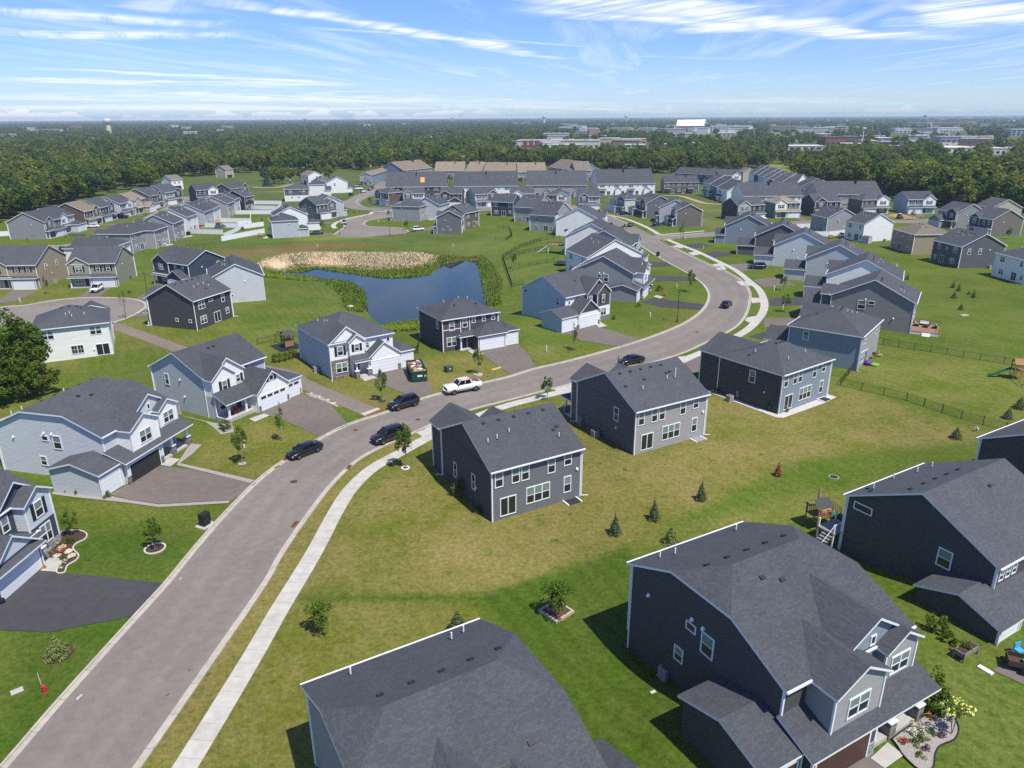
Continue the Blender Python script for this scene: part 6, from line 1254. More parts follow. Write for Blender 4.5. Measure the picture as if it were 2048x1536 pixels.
mast(1765, 283, 1100, 15, .5, 'white pole sign by the black canopy', 'pole_sign', PVC); mast(1940, 262, 1700, 26, .8, 'golden yellow pole sign on the right skyline', 'pole_sign', mat('sign_yellow', (.6, .42, .05), .5)); mast(1854, 258, 1900, 24, 1.1, 'yellow-topped pole near the tall mast', 'pole_sign', MATS['sign_yellow']); mast(1544, 262, 1500, 24, 1.5, 'square pale tower of the long brick building', 'tower', mat('tower_brick', (.5, .45, .4), .8))
# car park at the right distance
sheet('parking_lot', OPEN[0], asphalt('pale_lot', (.26, .25, .25)), .03)
sheet('meadow', OPEN[1], grass_mat('bright_meadow', False, (.15, .20, .03)), .03)
lotm = [mat('lot_car_%d' % i, c, .3, spec=.5) for i, c in enumerate(((.6, .6, .6), (.03, .03, .035), (.12, .02, .02), (.25, .26, .28), (.04, .07, .16)))]
def tiny_car(m):
    mb = MB(); mb.box(-2.2, 2.2, -.9, .9, .3, .95, 0); mb.face([(-1.5, -.85, .95), (1.2, -.85, .95), (.7, -.7, 1.5), (-1.0, -.7, 1.5)], 1); mb.face([(1.2, .85, .95), (-1.5, .85, .95), (-1.0, .7, 1.5), (.7, .7, 1.5)], 1)
    mb.face([(-1.0, -.7, 1.5), (.7, -.7, 1.5), (.7, .7, 1.5), (-1.0, .7, 1.5)], 0); mb.face([(1.2, -.85, .95), (1.2, .85, .95), (.7, .7, 1.5), (.7, -.7, 1.5)], 1); mb.face([(-1.5, .85, .95), (-1.5, -.85, .95), (-1.0, -.7, 1.5), (-1.0, .7, 1.5)], 1)
    for x in (-1.4, 1.4):
        for y in (-.85, .85): mb.bar((x, y - .1, .32), (x, y + .1, .32), .32, 2, 8)
    return mb.mesh('parked_car', [m, GLASS, BLK])
tc_ = [tiny_car(m) for m in lotm]
for i in range(90):
    p = at('G', rs.uniform(1760, 2046), rs.choice([284.5, 287, 290, 293])); p = p + rs.uniform(-2, 2, 2); k = rs.randint(0, 5)
    tag(link('parked_car', tc_[k], None, (*p, .05), rs.uniform(-.1, .1) + 1.2), ('pale', 'black', 'dark red', 'gray', 'blue')[k] + ' car parked in the far lot by the dealership', 'car', 'cars in the far lot')

# ---------------------------------------------------------------- garden trees, spruces, shrubs: trunk and crown apart
def parted(name, crown, trunk, bark=BARK): return crown, trunk.mesh('trunk', bark)
SAP = []
for i, (rx, rz, zc, n, lf) in enumerate(((.85, 1.5, 2.9, 1000, .17), (1.05, 1.35, 2.6, 1200, .17), (.55, 1.6, 2.8, 520, .15), (1.3, 1.35, 2.3, 1700, .18))):
    C, N, S, sh = crown_points(80 + i, n, 16, rx, rz, zc, lf, .36, .25); SAP.append((quads_mesh('crown', C, N, S, sh, [LEAFY]), trunk_mb(zc + rz * .6, .055, 5, i, .3).mesh('trunk', BARKP)))
C, N, S, sh = crown_points(90, 90, 12, .6, 1.5, 2.8, .16, .3); SAPB = (quads_mesh('crown', C, N, S, sh, [LEAFB]), trunk_mb(3.8, .05, 9, 4, .35).mesh('trunk', BARK))
SPR = []
for i, m in enumerate((NEEDLE, NEEDLEY, RUST, NEEDLE)):
    C, N, S, sh = cone_points(20 + i, 1500, (1.85, 1.45, 1.4, 1.5)[i], (.55, .8, .4, .78)[i], .11); SPR.append((quads_mesh('crown', C, N, S, sh, [m]), trunk_mb((2.2, 1.4, 1.3, 1.6)[i], .05, 0).mesh('trunk', BARK)))
def plant(name, parts, p, s, lab, cat, grp=None, sz=1.):
    x, y = p; r = empty(name, (x, y, gh(x, y)), rs.uniform(0, 6.28), lab, cat, grp); r.scale = (s, s, s * sz); link('crown', parts[0], r); link('trunk', parts[1], r); return r
for k, x, y, t, s, lab in (('C1', 1910, 815, 0, 1.15, 'bright young tree between the gray houses, near the sidewalk box'), ('D1', 393, 20 * 0 + -20, 1, 1, 'x'), ('C1', 1222, 1490, 1, .92, 'yellow-green young tree in a stone-ringed bed on the left lawn'), ('C1', 570, 1382, 1, .78, 'small round dark tree in the mulch bed'),
        ('C2', 1225, 855, 0, 1.35, 'bright slender tree with a white stone ring by the bend of the sidewalk'), ('C2', 1045, 325, 0, 1.15, 'green street tree before the white stone-fronted house'), ('C2', 255, 640, 2, 1.2, 'thin sparse street tree before the arched-porch house'), ('C2', 1798, 112, 0, 1.05, 'street tree with white mulch beside the white pickup'),
        ('B3', 585, 945, 2, 1.15, 'thin dark street tree before the striped blue house'), ('B3', 1497, 490, 0, 1.25, 'leafy slim tree inside the bend'), ('B3', 372, 1335, 1, .95, 'bright sapling at the sidewalk behind the dark blue-gray house'), ('A3', 110, 1322, 0, .95, 'tree in the fenced back yards by the pond'),
        ('B4', 150, 475, 1, .95, 'young tree between two drives right of the bend'), ('B4', 165, 648, 1, 1.05, 'rounded young tree right of the bend, nearest the gray drive'), ('D2', 492, 575, 3, .95, 'spreading young tree on the lawn beside the sidewalk'), ('D3', 392, 465, 3, 1.1, 'dense green tree in a square stone planter'),
        ('E6', 370, 1240, 0, 1.2, 'street tree by the junction, left of the road'), ('E6', 1272, 1250, 2, 1.3, 'street tree beside the lamp at the junction'), ('E6', 575, 1310, 2, .7, 'tiny sapling at the kerb by the junction'), ('E6', 88, 1010, 2, .9, 'sapling at the kerb further up the street'), ('E3', 1305, 1040, 1, 1.1, 'round street tree by the dark car on the cul-de-sac'), ('E3', 1400, 840, 1, .7, 'small tree before the charcoal house garage'),
        ('E4', 165, 825, 0, 1.15, 'street tree on the grass corner of the wide street'), ('E4', 735, 1180, 1, .95, 'small tree at the cul-de-sac kerb beside the white car'), ('E4', 450, 995, 1, .85, 'pale green tree on the curved corner lawn'), ('E4', 375, 790, 1, .9, 'bright small tree beside the lamp on the corner lawn'), ('E7', 975, 1040, 1, .9, 'small tree on the sidewalk before the tan-roofed house'), ('E8', 805, 440, 1, 1., 'small tree by the digging machine'), ('E8', 1250, 560, 1, .9, 'small pale tree between the two hip-roofed houses'), ('E8', 1870, 660, 1, 1., 'small pale tree on the lawn behind the slate blue house'),
        ('E5', 1860, 910, 3, 1., 'round bush-like tree beside the parked dark cars'), ('B1', 990, 700, 2, 1.55, 'sparse street tree at the small cul-de-sac'), ('E1', 470, 1085, 2, .9, 'bare little tree by the left street'), ('B1', 375, 505, 2, 1.1, 'thin young tree before the tan and olive houses'), ('E5', 650, 395, 1, 1.3, 'green tree in the gap between two terraces'), ('E4', 1420, 470, 1, 1.7, 'tree standing in the gap between the first two terraces')):
    if lab == 'x': continue
    plant('young_tree', SAPB if (k, x) in (('B1', 990), ('E1', 470)) else SAP[t], atg(k, x, y), s, lab, 'tree')
for k, x, y, t, s, lab in (('C3', 905, 1372, 0, 1.2, 'slim dark spruce, left of the three on the near lawn'), ('C3', 1212, 1258, 0, 1.2, 'slim dark spruce, middle of the three on the near lawn'), ('C3', 1582, 1102, 0, 1.15, 'dark spruce standing farthest up the near lawn'), ('C3', 1345, 1442, 1, 1.15, 'yellow-green spruce just above the dark slate roof'), ('C4', 108, 912, 2, 1.1, 'small dead rust-brown spruce on the near lawn'),
        ('C4', 1510, 618, 3, 1.0, 'wide pale-topped spruce by the chain-link fence'), ('B4', 2010, 1408, 3, 1.15, 'wide dark spruce inside the fenced yard, upper of two'), ('B4', 1918, 1485, 3, 1.0, 'wide dark spruce inside the fenced yard, lower of two'), ('B4', 1488, 455, 0, .95, 'small dark spruce, top left of the loose group on the open lawn'), ('B4', 1532, 480, 0, .95, 'small dark spruce, second of the loose group on the open lawn'), ('B4', 1495, 535, 3, .95, 'broad spruce, lower left of the loose group on the open lawn'),
        ('B4', 1612, 510, 3, .6, 'tiny round spruce in the loose group on the open lawn'), ('B4', 1648, 532, 0, .95, 'small pointed spruce, right of the loose group on the open lawn'), ('B4', 1548, 628, 3, .85, 'spruce standing alone below the loose group'), ('B4', 1045, 372, 3, .8, 'rounded spruce at the end of the white fence'), ('B4', 1128, 390, 0, .9, 'pointed spruce next to the white fence end'), ('D2', 1465, 575, 3, 1.25, 'dark spruce just behind the broad charcoal roof'), ('D1', 412, 742, 1, 1.2, 'pale yellow-green spruce in a mulch ring by the sealed drive'),
        ('E2', 1920, 940, 3, .8, 'small spruce before the slanting picket fence'), ('E2', 1840, 900, 0, .7, 'slim spruce behind the slanting picket fence'), ('E3', 50, 1020, 3, .9, 'small spruce inside the lower white fence'), ('E3', 350, 880, 0, .8, 'slim spruce near the upper white fence'), ('E3', 550, 700, 0, .7, 'slim spruce in front of the far white fence')):
    plant('garden_spruce', SPR[t], atg(k, x, y), s, lab, 'spruce')
o = link('spruce_tree', BSPW, None, (*at('E3', 430, 335), 0)); o.scale = (.8, .8, .75); tag(o, 'large blue spruce at the edge of the meadow beyond the fences', 'spruce')
o = link('spruce_tree', SPRW, None, (*at('E4', 850, 285), 0)); o.scale = (.85, .85, .8); tag(o, 'tall dark spruce standing in front of a tan terrace', 'spruce')
for i, (k, x, y, s) in enumerate((('E3', 540, 300, .8), ('E3', 680, 300, .75), ('E3', 420, 250, .7), ('E3', 940, 240, .55), ('E3', 800, 250, .7), ('E3', 1250, 220, .75), ('E3', 1400, 220, .7), ('E3', 600, 270, .8), ('E5', 1840, 260, .75), ('E5', 970, 130, .6), ('E4', 1260, 170, .75), ('E5', 1240, 160, .5), ('E3', 1180, 200, .6), ('E3', 1020, 190, .6), ('E8', 1300, 250, .85), ('E8', 1180, 240, .7), ('A2', 900, 520, .9), ('A2', 960, 510, .8))):
    p = at(k, x, y); o = link('broadleaf_tree', WOOD[i % 7], None, (*p, 0), i * 1.3); o.scale = (s, s, s * .9)
    tag(o, 'round leafy tree standing apart in the open ground before the woods', 'tree', 'lone trees before the woods')
# the big trees at the left edge
BIG = []
for i in range(3):
    C, N, S, sh = crown_points(120 + i, 4200, 52, (3.6, 3.0, 3.3)[i], (4.4, 3.8, 2.8)[i], (6.0, 5.0, 3.4)[i], .32, .20, .12); BIG.append((quads_mesh('crown', C, N, S, sh, [LEAFB]), trunk_mb((6.5, 5.5, 4.)[i], .24, 7, i, .5).mesh('trunk', BARK)))
for k, x, y, t, s, lab in (('B1', 70, 1270, 0, 1.35, 'tallest leafy tree of the clump at the left edge, pale trunk showing'), ('B1', 290, 1210, 1, 1.3, 'leafy tree on the right of the clump, next to the white house'), ('B1', -150, 1230, 0, 1.2, 'leafy tree cut by the left edge of the clump'), ('B1', 160, 1340, 2, 1.1, 'low spreading tree at the foot of the clump, nearest the pale gray house'),
        ('B1', -40, 1390, 2, 1.1, 'dark low tree in the lower left corner of the clump'), ('B1', 340, 1300, 2, .9, 'small shady tree at the lower right of the clump'), ('B1', 190, 1150, 1, 1.1, 'leafy tree in the back of the clump')):
    plant('leafy_tree', BIG[t], at(k, x, y), s, lab, 'tree')
# shrubs
def shrub_mesh(seed, n, rx, rz, lf, m): C, N, S, sh = crown_points(seed, n, 10, rx, rz, rz * .8, lf, .42); C[:, 2] = np.abs(C[:, 2]); return quads_mesh('shrub', C, N, S, sh, [m])
FLW = {c: mat('petals_' + c, v, .7) for c, v in dict(white=(.75, .75, .62), purple=(.16, .06, .16), red=(.45, .05, .04), orange=(.60, .22, .03), pink=(.55, .2, .3), yellow=(.62, .62, .16)).items()}
SH = {'green': shrub_mesh(200, 420, .7, .6, .16, LEAFB), 'tall': shrub_mesh(201, 420, .55, 1.0, .16, LEAFB), 'lime': shrub_mesh(202, 300, .6, .4, .14, LEAFY)}
for c in FLW:
    C, N, S, sh = crown_points(210 + len(c), 260, 10, .55, .38, .3, .13, .42); C[:, 2] = np.abs(C[:, 2]); me = quads_mesh('shrub', C, N, S, sh, [LEAFB, FLW[c]]); mi = [1 if random.Random(i).random() < .6 else 0 for i in range(len(me.polygons))]; me.polygons.foreach_set('material_index', mi); SH[c] = me
def shrub(kind, p, s, lab, z=None, grp=None, cat='shrub'):
    o = link('shrub', SH[kind], None, (p[0], p[1], gh(*p) if z is None else z), rs.uniform(0, 6)); o.scale = (s, s, s); return tag(o, lab, cat, grp)
for k, x, y, kd, s, lab in (('C2', 1640, 1065, 'tall', 1.25, 'leafy weed bush against the dark blue-gray side wall'), ('C2', 1800, 1195, 'green', .7, 'low weed by the corner of the dark blue-gray wall'), ('B4', 35, 1425, 'tall', .9, 'round shrub at the corner of the pale stone strip'), ('B4', 175, 1435, 'green', .55, 'little shrub under the patio door on the stone strip'), ('B3', 1700, 1290, 'green', .8, 'shrubs along the stone strip behind the condenser'), ('C1', 1775, 555, 'green', 1.3, 'rounded shrub at the corner of the arched porch'), ('C1', 615, 1050, 'green', .75, 'small bush by the pale gray garage wall'), ('C1', 845, 1085, 'green', .7, 'small bush at the front corner of the pale gray garage'), ('C1', 540, 1045, 'green', .5, 'low plants along the pale gray garage wall'),
        ('B3', 1085, 605, 'lime', 1.3, 'lime bushes by the warm gray garage'), ('B3', 1255, 480, 'green', 1.2, 'large bush at the warm gray front'), ('B3', 1290, 515, 'red', 1.0, 'reddish bush at the warm gray front'), ('B3', 895, 705, 'green', .8, 'bush beside the stone-based bay'), ('C4', 1665, 560, 'white', 1.0, 'silvery shrub beside the chain-link fence'), ('E5', 1560, 735, 'white', 1.3, 'white flowering shrubs by the black-shuttered house'), ('E3', 1800, 750, 'red', 1.4, 'red flowering bushes along the open-garage drive'), ('E3', 1880, 760, 'orange', 1.4, 'orange-red flower bushes at the street end of the drive'), ('B1', 1020, 500, 'green', .7, 'little bush in the lawn of the olive house'),
        ('D4', 1200, 1080, 'tall', 1.5, 'big green shrub by the porch pier'), ('D4', 1250, 1160, 'green', 1.4, 'dark green shrub in the gravel garden'), ('D4', 1165, 1190, 'orange', .7, 'orange flowering plant beside the porch'), ('D4', 1050, 1260, 'white', .8, 'white hydrangea in the gravel garden, farther from the drive'), ('D4', 1030, 1295, 'white', .75, 'white hydrangea in the gravel garden, nearer the porch step'), ('D4', 1120, 1275, 'white', .7, 'white hydrangea in the gravel garden, right of the pair'), ('D4', 1175, 1295, 'lime', .6, 'grassy tuft between hydrangea and purple plant'), ('D4', 1245, 1305, 'purple', .75, 'purple plant near the gravel garden edge, upper'), ('D4', 1120, 1340, 'lime', .65, 'grassy tuft in the middle of the gravel garden'), ('D4', 1060, 1370, 'lime', .65, 'grassy tuft at the front of the gravel garden'), ('D4', 985, 1362, 'red', .65, 'red plant by the front step of the gravel garden'), ('D4', 1135, 1400, 'purple', .7, 'purple plant near the gravel garden edge, lower'),
        ('D4', 1100, 1460, 'lime', .55, 'small silvery tuft at the lower end of the gravel garden'), ('D4', 1165, 560, 'tall', .8, 'vegetable plant along the black wall, first'), ('D4', 1235, 590, 'tall', .95, 'tall vegetable plant along the black wall'), ('D4', 1305, 650, 'green', .9, 'bushy plant along the black wall'), ('Z1', 500, 850, 'yellow', .8, 'pale flowering plant in the mulch bed by the stone base'), ('Z1', 640, 845, 'green', .7, 'green mound in the mulch bed'), ('Z1', 570, 925, 'red', .75, 'red flowers in the mulch bed'), ('Z1', 470, 940, 'orange', .45, 'orange flowers in the mulch bed'), ('Z1', 520, 915, 'lime', .45, 'small green plant beside the red flowers'), ('Z1', 580, 990, 'lime', .6, 'green plant beside the mulch bed edge'), ('Z1', 595, 1020, 'white', .6, 'white flower mound near the front walk, upper'), ('Z1', 550, 1065, 'white', .6, 'white flower mound near the front walk, lower'), ('Z1', 405, 1065, 'orange', .6, 'orange marigolds by the garage corner')):
    shrub(kd, atg(k, x, y), s, lab)
for i, (x, y) in enumerate(((195, 1045), (240, 1040), (285, 1030), (320, 1018), (350, 1008))): shrub('tall', at('B2', x, y), 1.0, 'dark upright evergreen in the hedge row between two white houses', grp='hedge evergreens')
# standard hydrangea: stems and a pompom head
p = atg('D4', 1320, 1300); r = empty('flowering_standard', (*p, gh(*p)), 0, 'small standard tree with a cream blossom head on thin stems', 'tree'); C, N, S, sh = crown_points(230, 420, 10, .95, .6, 2.2, .2, .42); link('crown', quads_mesh('crown', C, N, S, sh, [LEAFY, FLW['yellow']]), r); me = r.children[0].data; me.polygons.foreach_set('material_index', [1 if random.Random(i).random() < .65 else 0 for i in range(len(me.polygons))])
mb = MB(); mb.bar((0, 0, -.3), (.1, 0, 2.0), .035); mb.bar((0, 0, .0), (-.3, .1, 2.0), .03); mb.build('trunk', BARKP, r)
# ---------------------------------------------------------------- reeds round the pond
def blades(name, polys, n, h, col, seed, clear=None, w=.12, z0=None):
    q = np.random.RandomState(seed); V = []; Fc = []; sh = []
    for A in polys:
        A = np.array(A); lo, hi = A.min(0), A.max(0); P_ = q.uniform(lo, hi, (n * 3, 2)); P_ = P_[poly_dist(P_, A) < 1.5 - q.gamma(1.0, 2.2, n * 3) * q.randint(0, 2, n * 3)][:n]
        if clear is not None: P_ = P_[poly_dist(P_, clear) > -.3]
        Z_ = gz(P_)
        for (x, y), z in zip(P_, Z_):
            a = q.uniform(0, 6.28); hh = h * q.uniform(.55, 1.15); dx, dy = math.cos(a) * w * 2.2, math.sin(a) * w * 2.2; lx, ly = q.normal(0, .55, 2) * hh; i = len(V)
            V += [(x - dx, y - dy, z - .1), (x + dx, y + dy, z - .1), (x + lx + dx * .6, y + ly + dy * .6, z + hh), (x + lx - dx * .6, y + ly - dy * .6, z + hh)]; Fc.append((i, i + 1, i + 2, i + 3)); sh += [q.uniform()] * 4
    me = bpy.data.meshes.new(name); me.from_pydata(V, [], Fc); me.materials.append(col); a = me.attributes.new('shade', 'FLOAT', 'POINT'); a.data.foreach_set('value', sh); o = link(name, me); return tag(o, kind='stuff')
REEDT = leaf_mat('dry_reeds', [(.52, .41, .26), (.62, .50, .34)], .25); REEDG = leaf_mat('cattails', [(.12, .18, .014), (.17, .215, .022)], .3); REEDD = leaf_mat('dark_cattails', [(.085, .14, .016), (.115, .165, .02)], .3); ALG = leaf_mat('pond_scum', [(.22, .18, .06), (.28, .24, .06)], .3)
tanp = px_poly(((70, 232), (180, 208), (300, 192), (600, 176), (900, 184), (1100, 190), (1240, 184), (1490, 202), (1450, 235), (1400, 268), (1250, 296), (1100, 306), (950, 304), (800, 290), (500, 282), (250, 262), (120, 252)), 'B2')
blades('dry_reeds', [tanp], 15000, .42, REEDT, 3, None, .05)
sheet('reed_litter', tanp, mat('dry_litter', (.54, .43, .29), .95, noise=.12, nscale=.5), .05)
blades('cattails', [px_poly(((110, 250), (500, 285), (800, 292), (950, 306), (1100, 310), (1250, 300), (1400, 272), (1490, 205), (1530, 215), (1500, 290), (1410, 352), (1250, 372), (1050, 378), (880, 352), (700, 330), (520, 303), (300, 300)), 'B2')], 11000, .42, REEDG, 4, PA, .055)
blades('cattails', [px_poly(((1785, 190), (1850, 250), (1960, 420), (1980, 600), (1880, 600), (1835, 400), (1815, 300), (1700, 230), (1560, 260), (1490, 290), (1530, 200), (1640, 170)), 'B2'), px_poly(((690, 395), (800, 420), (890, 480), (908, 620), (900, 650), (820, 640), (760, 520), (640, 430), (560, 390)), 'B2')], 5000, .5, REEDD, 5, PA, .05)
blades('cattails', [px_poly(((1080, 745), (1340, 715), (1345, 790), (1080, 800)), 'B2'), px_poly(((0, 300), (230, 310), (430, 362), (560, 390), (400, 400), (100, 370), (-60, 350)), 'B2')], 6000, .45, REEDG, 6, PA, .055)
blades('pond_scum', [px_poly(((1560, 262), (1620, 236), (1790, 240), (1800, 215), (1700, 195), (1600, 215)), 'B2')], 1800, .3, ALG, 7)
# ================================================================ vehicles
def paint(name, col, metal=.0): return mat('car_paint_' + name, col, .28, metal, .5, coat=.6)
PAINT = {'black': paint('black', (.008, .009, .012)), 'blueblack': paint('blueblack', (.010, .014, .024)), 'white': paint('white', (.72, .73, .74)), 'silver': paint('silver', (.42, .43, .45)), 'gray': paint('gray', (.10, .105, .11)), 'red': paint('red', (.30, .02, .02)), 'maroon': paint('maroon', (.10, .02, .02)), 'indigo': paint('indigo', (.05, .05, .11)), 'green': paint('green', (.02, .045, .04))}
CGLASS = mat('car_glass', (.006, .008, .010), .05, spec=.8); TYRE = mat('tyre', (.012, .012, .013), .85); RIM = mat('wheel_rim', (.34, .34, .35), .3, metal=.7); HEADL = mat('headlight_glass', (.55, .57, .58), .12, spec=.7); TAILL = mat('taillight_glass', (.30, .012, .012), .2, spec=.6); PLAST = mat('black_plastic', (.018, .018, .019), .6)
def loft(mb, secs, m, close=True):
    """skin between cross-sections of equal length"""
    for A, B in zip(secs, secs[1:]):
        for i in range(len(A) - 1): mb.face([A[i], B[i], B[i + 1], A[i + 1]], m)
    if close: mb.face(secs[0][::-1], m); mb.face(secs[-1], m)
SHAPES = {  # body stations: x, half width, bottom, top ; greenhouse: belt x0,x1, roof x0,x1, roof z
    'sedan': dict(st=[(-2.38, .66, .42, .82), (-2.28, .80, .30, .98), (-1.9, .88, .26, 1.02), (-1.0, .91, .24, .98), (0, .92, .24, .96), (.9, .91, .24, .94), (1.5, .89, .25, .88), (2.1, .84, .28, .76), (2.36, .70, .34, .62)], cab=(-1.85, 1.25, -.95, .35, 1.43), w=.92, wb=1.38, wr=.33),
    'suv': dict(st=[(-2.36, .74, .50, 1.05), (-2.30, .86, .38, 1.16), (-1.9, .93, .33, 1.18), (-1.0, .96, .30, 1.14), (0, .96, .30, 1.12), (.8, .95, .30, 1.10), (1.4, .94, .31, 1.06), (2.1, .89, .34, .98), (2.36, .76, .42, .80)], cab=(-2.28, 1.2, -1.8, .3, 1.80), w=.96, wb=1.40, wr=.37),
    'pickup': dict(st=[(-2.95, .96, .60, 1.36), (-2.9, 1.0, .52, 1.40), (-1.2, 1.02, .50, 1.40), (-.9, 1.02, .48, 1.40), (.6, 1.02, .48, 1.40), (1.35, 1.02, .48, 1.40), (2.8, 1.0, .50, 1.36), (2.95, .96, .56, 1.25)], cab=(-1.15, 1.35, -1.0, .62, 2.08), w=1.02, wb=1.85, wr=.45),
    'van': dict(st=[(-2.7, .92, .40, 1.2), (-2.65, .98, .32, 1.25), (-1.0, 1.0, .30, 1.25), (0.5, 1.0, .30, 1.22), (1.5, .98, .30, 1.16), (2.4, .92, .32, 1.0), (2.65, .80, .38, .85)], cab=(-2.66, 1.75, -2.55, .75, 2.35), w=1.0, wb=1.65, wr=.36)}
_car = {}
def car_parts(kind, col):
    if (kind, col) in _car: return _car[kind, col]
    s = SHAPES[kind]; m = PAINT[col]; body = MB(); secs = []
    for x, w, zb, zt in s['st']: secs.append([(x, -w * .90, zb), (x, -w, zb + (zt - zb) * .38), (x, -w * .98, zt - .10), (x, -w * .88, zt - .01), (x, 0, zt + .035), (x, w * .88, zt - .01), (x, w * .98, zt - .10), (x, w, zb + (zt - zb) * .38), (x, w * .90, zb), (x, -w * .90, zb)])
    loft(body, secs, 0)
    x0, x1, r0, r1, zr = s['cab']; wb = s['w'] * .87; wr = s['w'] * .70; zbelt = .94 if kind == 'sedan' else 1.10 if kind == 'suv' else 1.36 if kind == 'pickup' else 1.2
    rows = [(x0, wb, zbelt - .06, wb * .9), (r0, wr, zr - .05, wr * .9), ((r0 + r1) / 2, wr, zr, wr * .92), (r1, wr, zr - .05, wr * .9), (x1, wb, zbelt - .10, wb * .9)]
    # roof skin
    rf = MB(); loft(rf, [[(x, -w, z - .03), (x, -w * .8, z + .02), (x, 0, z + .05), (x, w * .8, z + .02), (x, w, z - .03)] for x, w, z in ((r0 - .06, wr, zr - .05), ((r0 + r1) / 2, wr * 1.02, zr), (r1 + .06, wr, zr - .05))], 0, False)
    for q in (-1, 1):   # pillars
        for (xa, xb) in ((x0, r0), (x1, r1), ((x0 + x1) / 2 - .1, (r0 + r1) / 2)): rf.bar((xa, q * wb * 1.0, zbelt - .04), (xb, q * wr, zr - .04), .035, 0, 5)
    gl = MB(); g0 = [(x0, -wb, zbelt - .05), (x1, -wb, zbelt - .08), (r1, -wr, zr - .05), (r0, -wr, zr - .05)]; gl.face(g0); gl.face([(a, -b, c) for a, b, c in g0][::-1])
    gl.face([(x1, -wb, zbelt - .08), (x1, wb, zbelt - .08), (r1, wr, zr - .05), (r1, -wr, zr - .05)]); gl.face([(x0, wb, zbelt - .05), (x0, -wb, zbelt - .05), (r0, -wr, zr - .05), (r0, wr, zr - .05)])
    P_ = {'body': body.mesh('body', [m], True, True), 'roof': rf.mesh('roof', [m], True, True), 'windows': gl.mesh('windows', CGLASS)}
    wm_ = MB(); wr_ = s['wr']; wm_.lathe([(wr_ * .62, -.11), (wr_ * .95, -.11), (wr_, -.06), (wr_, .06), (wr_ * .95, .11), (wr_ * .62, .11)], n=18); t_ = wm_.mesh('tyre', TYRE)
    rm_ = MB(); rm_.lathe([(0, -.085), (wr_ * .64, -.09)], n=18); rm_.lathe([(wr_ * .64, .09), (0, .085)], n=18)
    for i in range(5): a = i * 1.2566; rm_.bar((0, 0, .09), (math.cos(a) * wr_ * .58, math.sin(a) * wr_ * .58, .095), .035, 1, 4)
    P_['tyre'] = t_; P_['rim'] = rm_.mesh('rim', [mat('rim_dark', (.05, .05, .055), .4), RIM])
    l_ = MB(); l_.box(-.05, .05, -.2, .2, -.07, .07); P_['headlight'] = l_.mesh('headlight', HEADL); l_ = MB(); l_.box(-.04, .04, -.17, .17, -.09, .09); P_['taillight'] = l_.mesh('taillight', TAILL)
    tr = MB(); xf = s['st'][-1][0]; zf = (s['st'][-1][2] + s['st'][-1][3]) / 2; tr.box(xf - .02, xf + .03, -.42, .42, zf - .12, zf + .10); xr = s['st'][0][0]; tr.box(xr - .03, xr + .02, -.5, .5, .36, .50)
    for q in (-1, 1): tr.box(x1 - .35, x1 - .18, q * s['w'] * .93 - .1 * (q < 0), q * s['w'] * .93 + .1 * (q > 0), zbelt - .02, zbelt + .14)
    for x in (-s['wb'], s['wb']):
        for q in (-1, 1): tr.lathe([(wr_ * 1.18, -.01), (wr_ * 1.18, .012), (0, .012)], (0, 0, 0), 14) if False else None
    P_['trim'] = tr.mesh('trim', PLAST); _car[kind, col] = P_; return P_
def car(p, yaw, kind, col, label, name=None, z=.05):
    s = SHAPES[kind]; q = car_parts(kind, col); cat = {'sedan': 'car', 'suv': 'suv', 'pickup': 'pickup truck', 'van': 'van'}[kind]
    r = empty(name or {'pickup': 'pickup_truck', 'van': 'parked_van', 'suv': 'parked_suv'}.get(kind, 'parked_car'), (p[0], p[1], gh(*p) + z), yaw, label, cat)
    for n in ('body', 'roof', 'windows', 'trim'): link(n, q[n], r)
    for x in (-s['wb'], s['wb']):
        for y in (-1, 1):
            w = link('wheel', q['tyre'], r, (x, y * (s['w'] - .10), s['wr'])); w.rotation_euler = (-math.pi / 2 * y, 0, 0); link('rim', q['rim'], w)
    xf, wf, zb, zt = s['st'][-1]; xr, wr, zb2, zt2 = s['st'][0]
    for y in (-1, 1): link('headlight', q['headlight'], r, (xf - .09, y * wf * .80, zt - .06)); link('taillight', q['taillight'], r, (xr + .05, y * wr * .86, zt2 - .10))
    return r
def facing(a, b): d = np.array(b) - np.array(a); return math.atan2(d[1], d[0])
def carp(k, xa, ya, xb, yb, *a, **kw):
    """car whose nose points from the first towards the second ground point"""
    p, q = at(k, xa, ya), at(k, xb, yb); return car((p + q) / 2, facing(p, q), *a, **kw)
carp('C2', 530, 705, 335, 782, 'sedan', 'black', 'black low sedan parked at the near kerb before the stone-edged drive')
carp('C2', 1195, 595, 985, 668, 'suv', 'black', 'black SUV standing at the sidewalk side of the road')
carp('C2', 1310, 345, 1110, 400, 'suv', 'blueblack', 'dark blue SUV parked by the ramp of the paved trail')
pk = carp('C2', 1800, 225, 1550, 272, 'pickup', 'white', 'white pickup with ladders and gear on its rear rack')
mb = MB()
for x in (-2.6, -1.3): mb.bar((x, -.9, 1.25), (x, -.9, 2.0), .04); mb.bar((x, .9, 1.25), (x, .9, 2.0), .04); mb.bar((x, -.95, 2.0), (x, .95, 2.0), .04)
mb.bar((-2.9, -.75, 2.06), (.6, -.75, 2.06), .04); mb.bar((-2.9, -.75, 2.06), (-2.9, .0, 2.06), .03); mb.build('rack', ALUM, pk)
mb = MB()
for y in (.25, .65): mb.bar((-3.2, y, 2.1), (1.0, y, 2.1), .035)
for i in range(12): x = -3.1 + i * .35; mb.bar((x, .25, 2.1), (x, .65, 2.1), .02)
mb.build('ladder', mat('ladder_orange', (.5, .16, .08), .5), pk)
mb = MB(); mb.box(-2.8, -1.25, -.82, .82, 1.22, 1.32, 0)
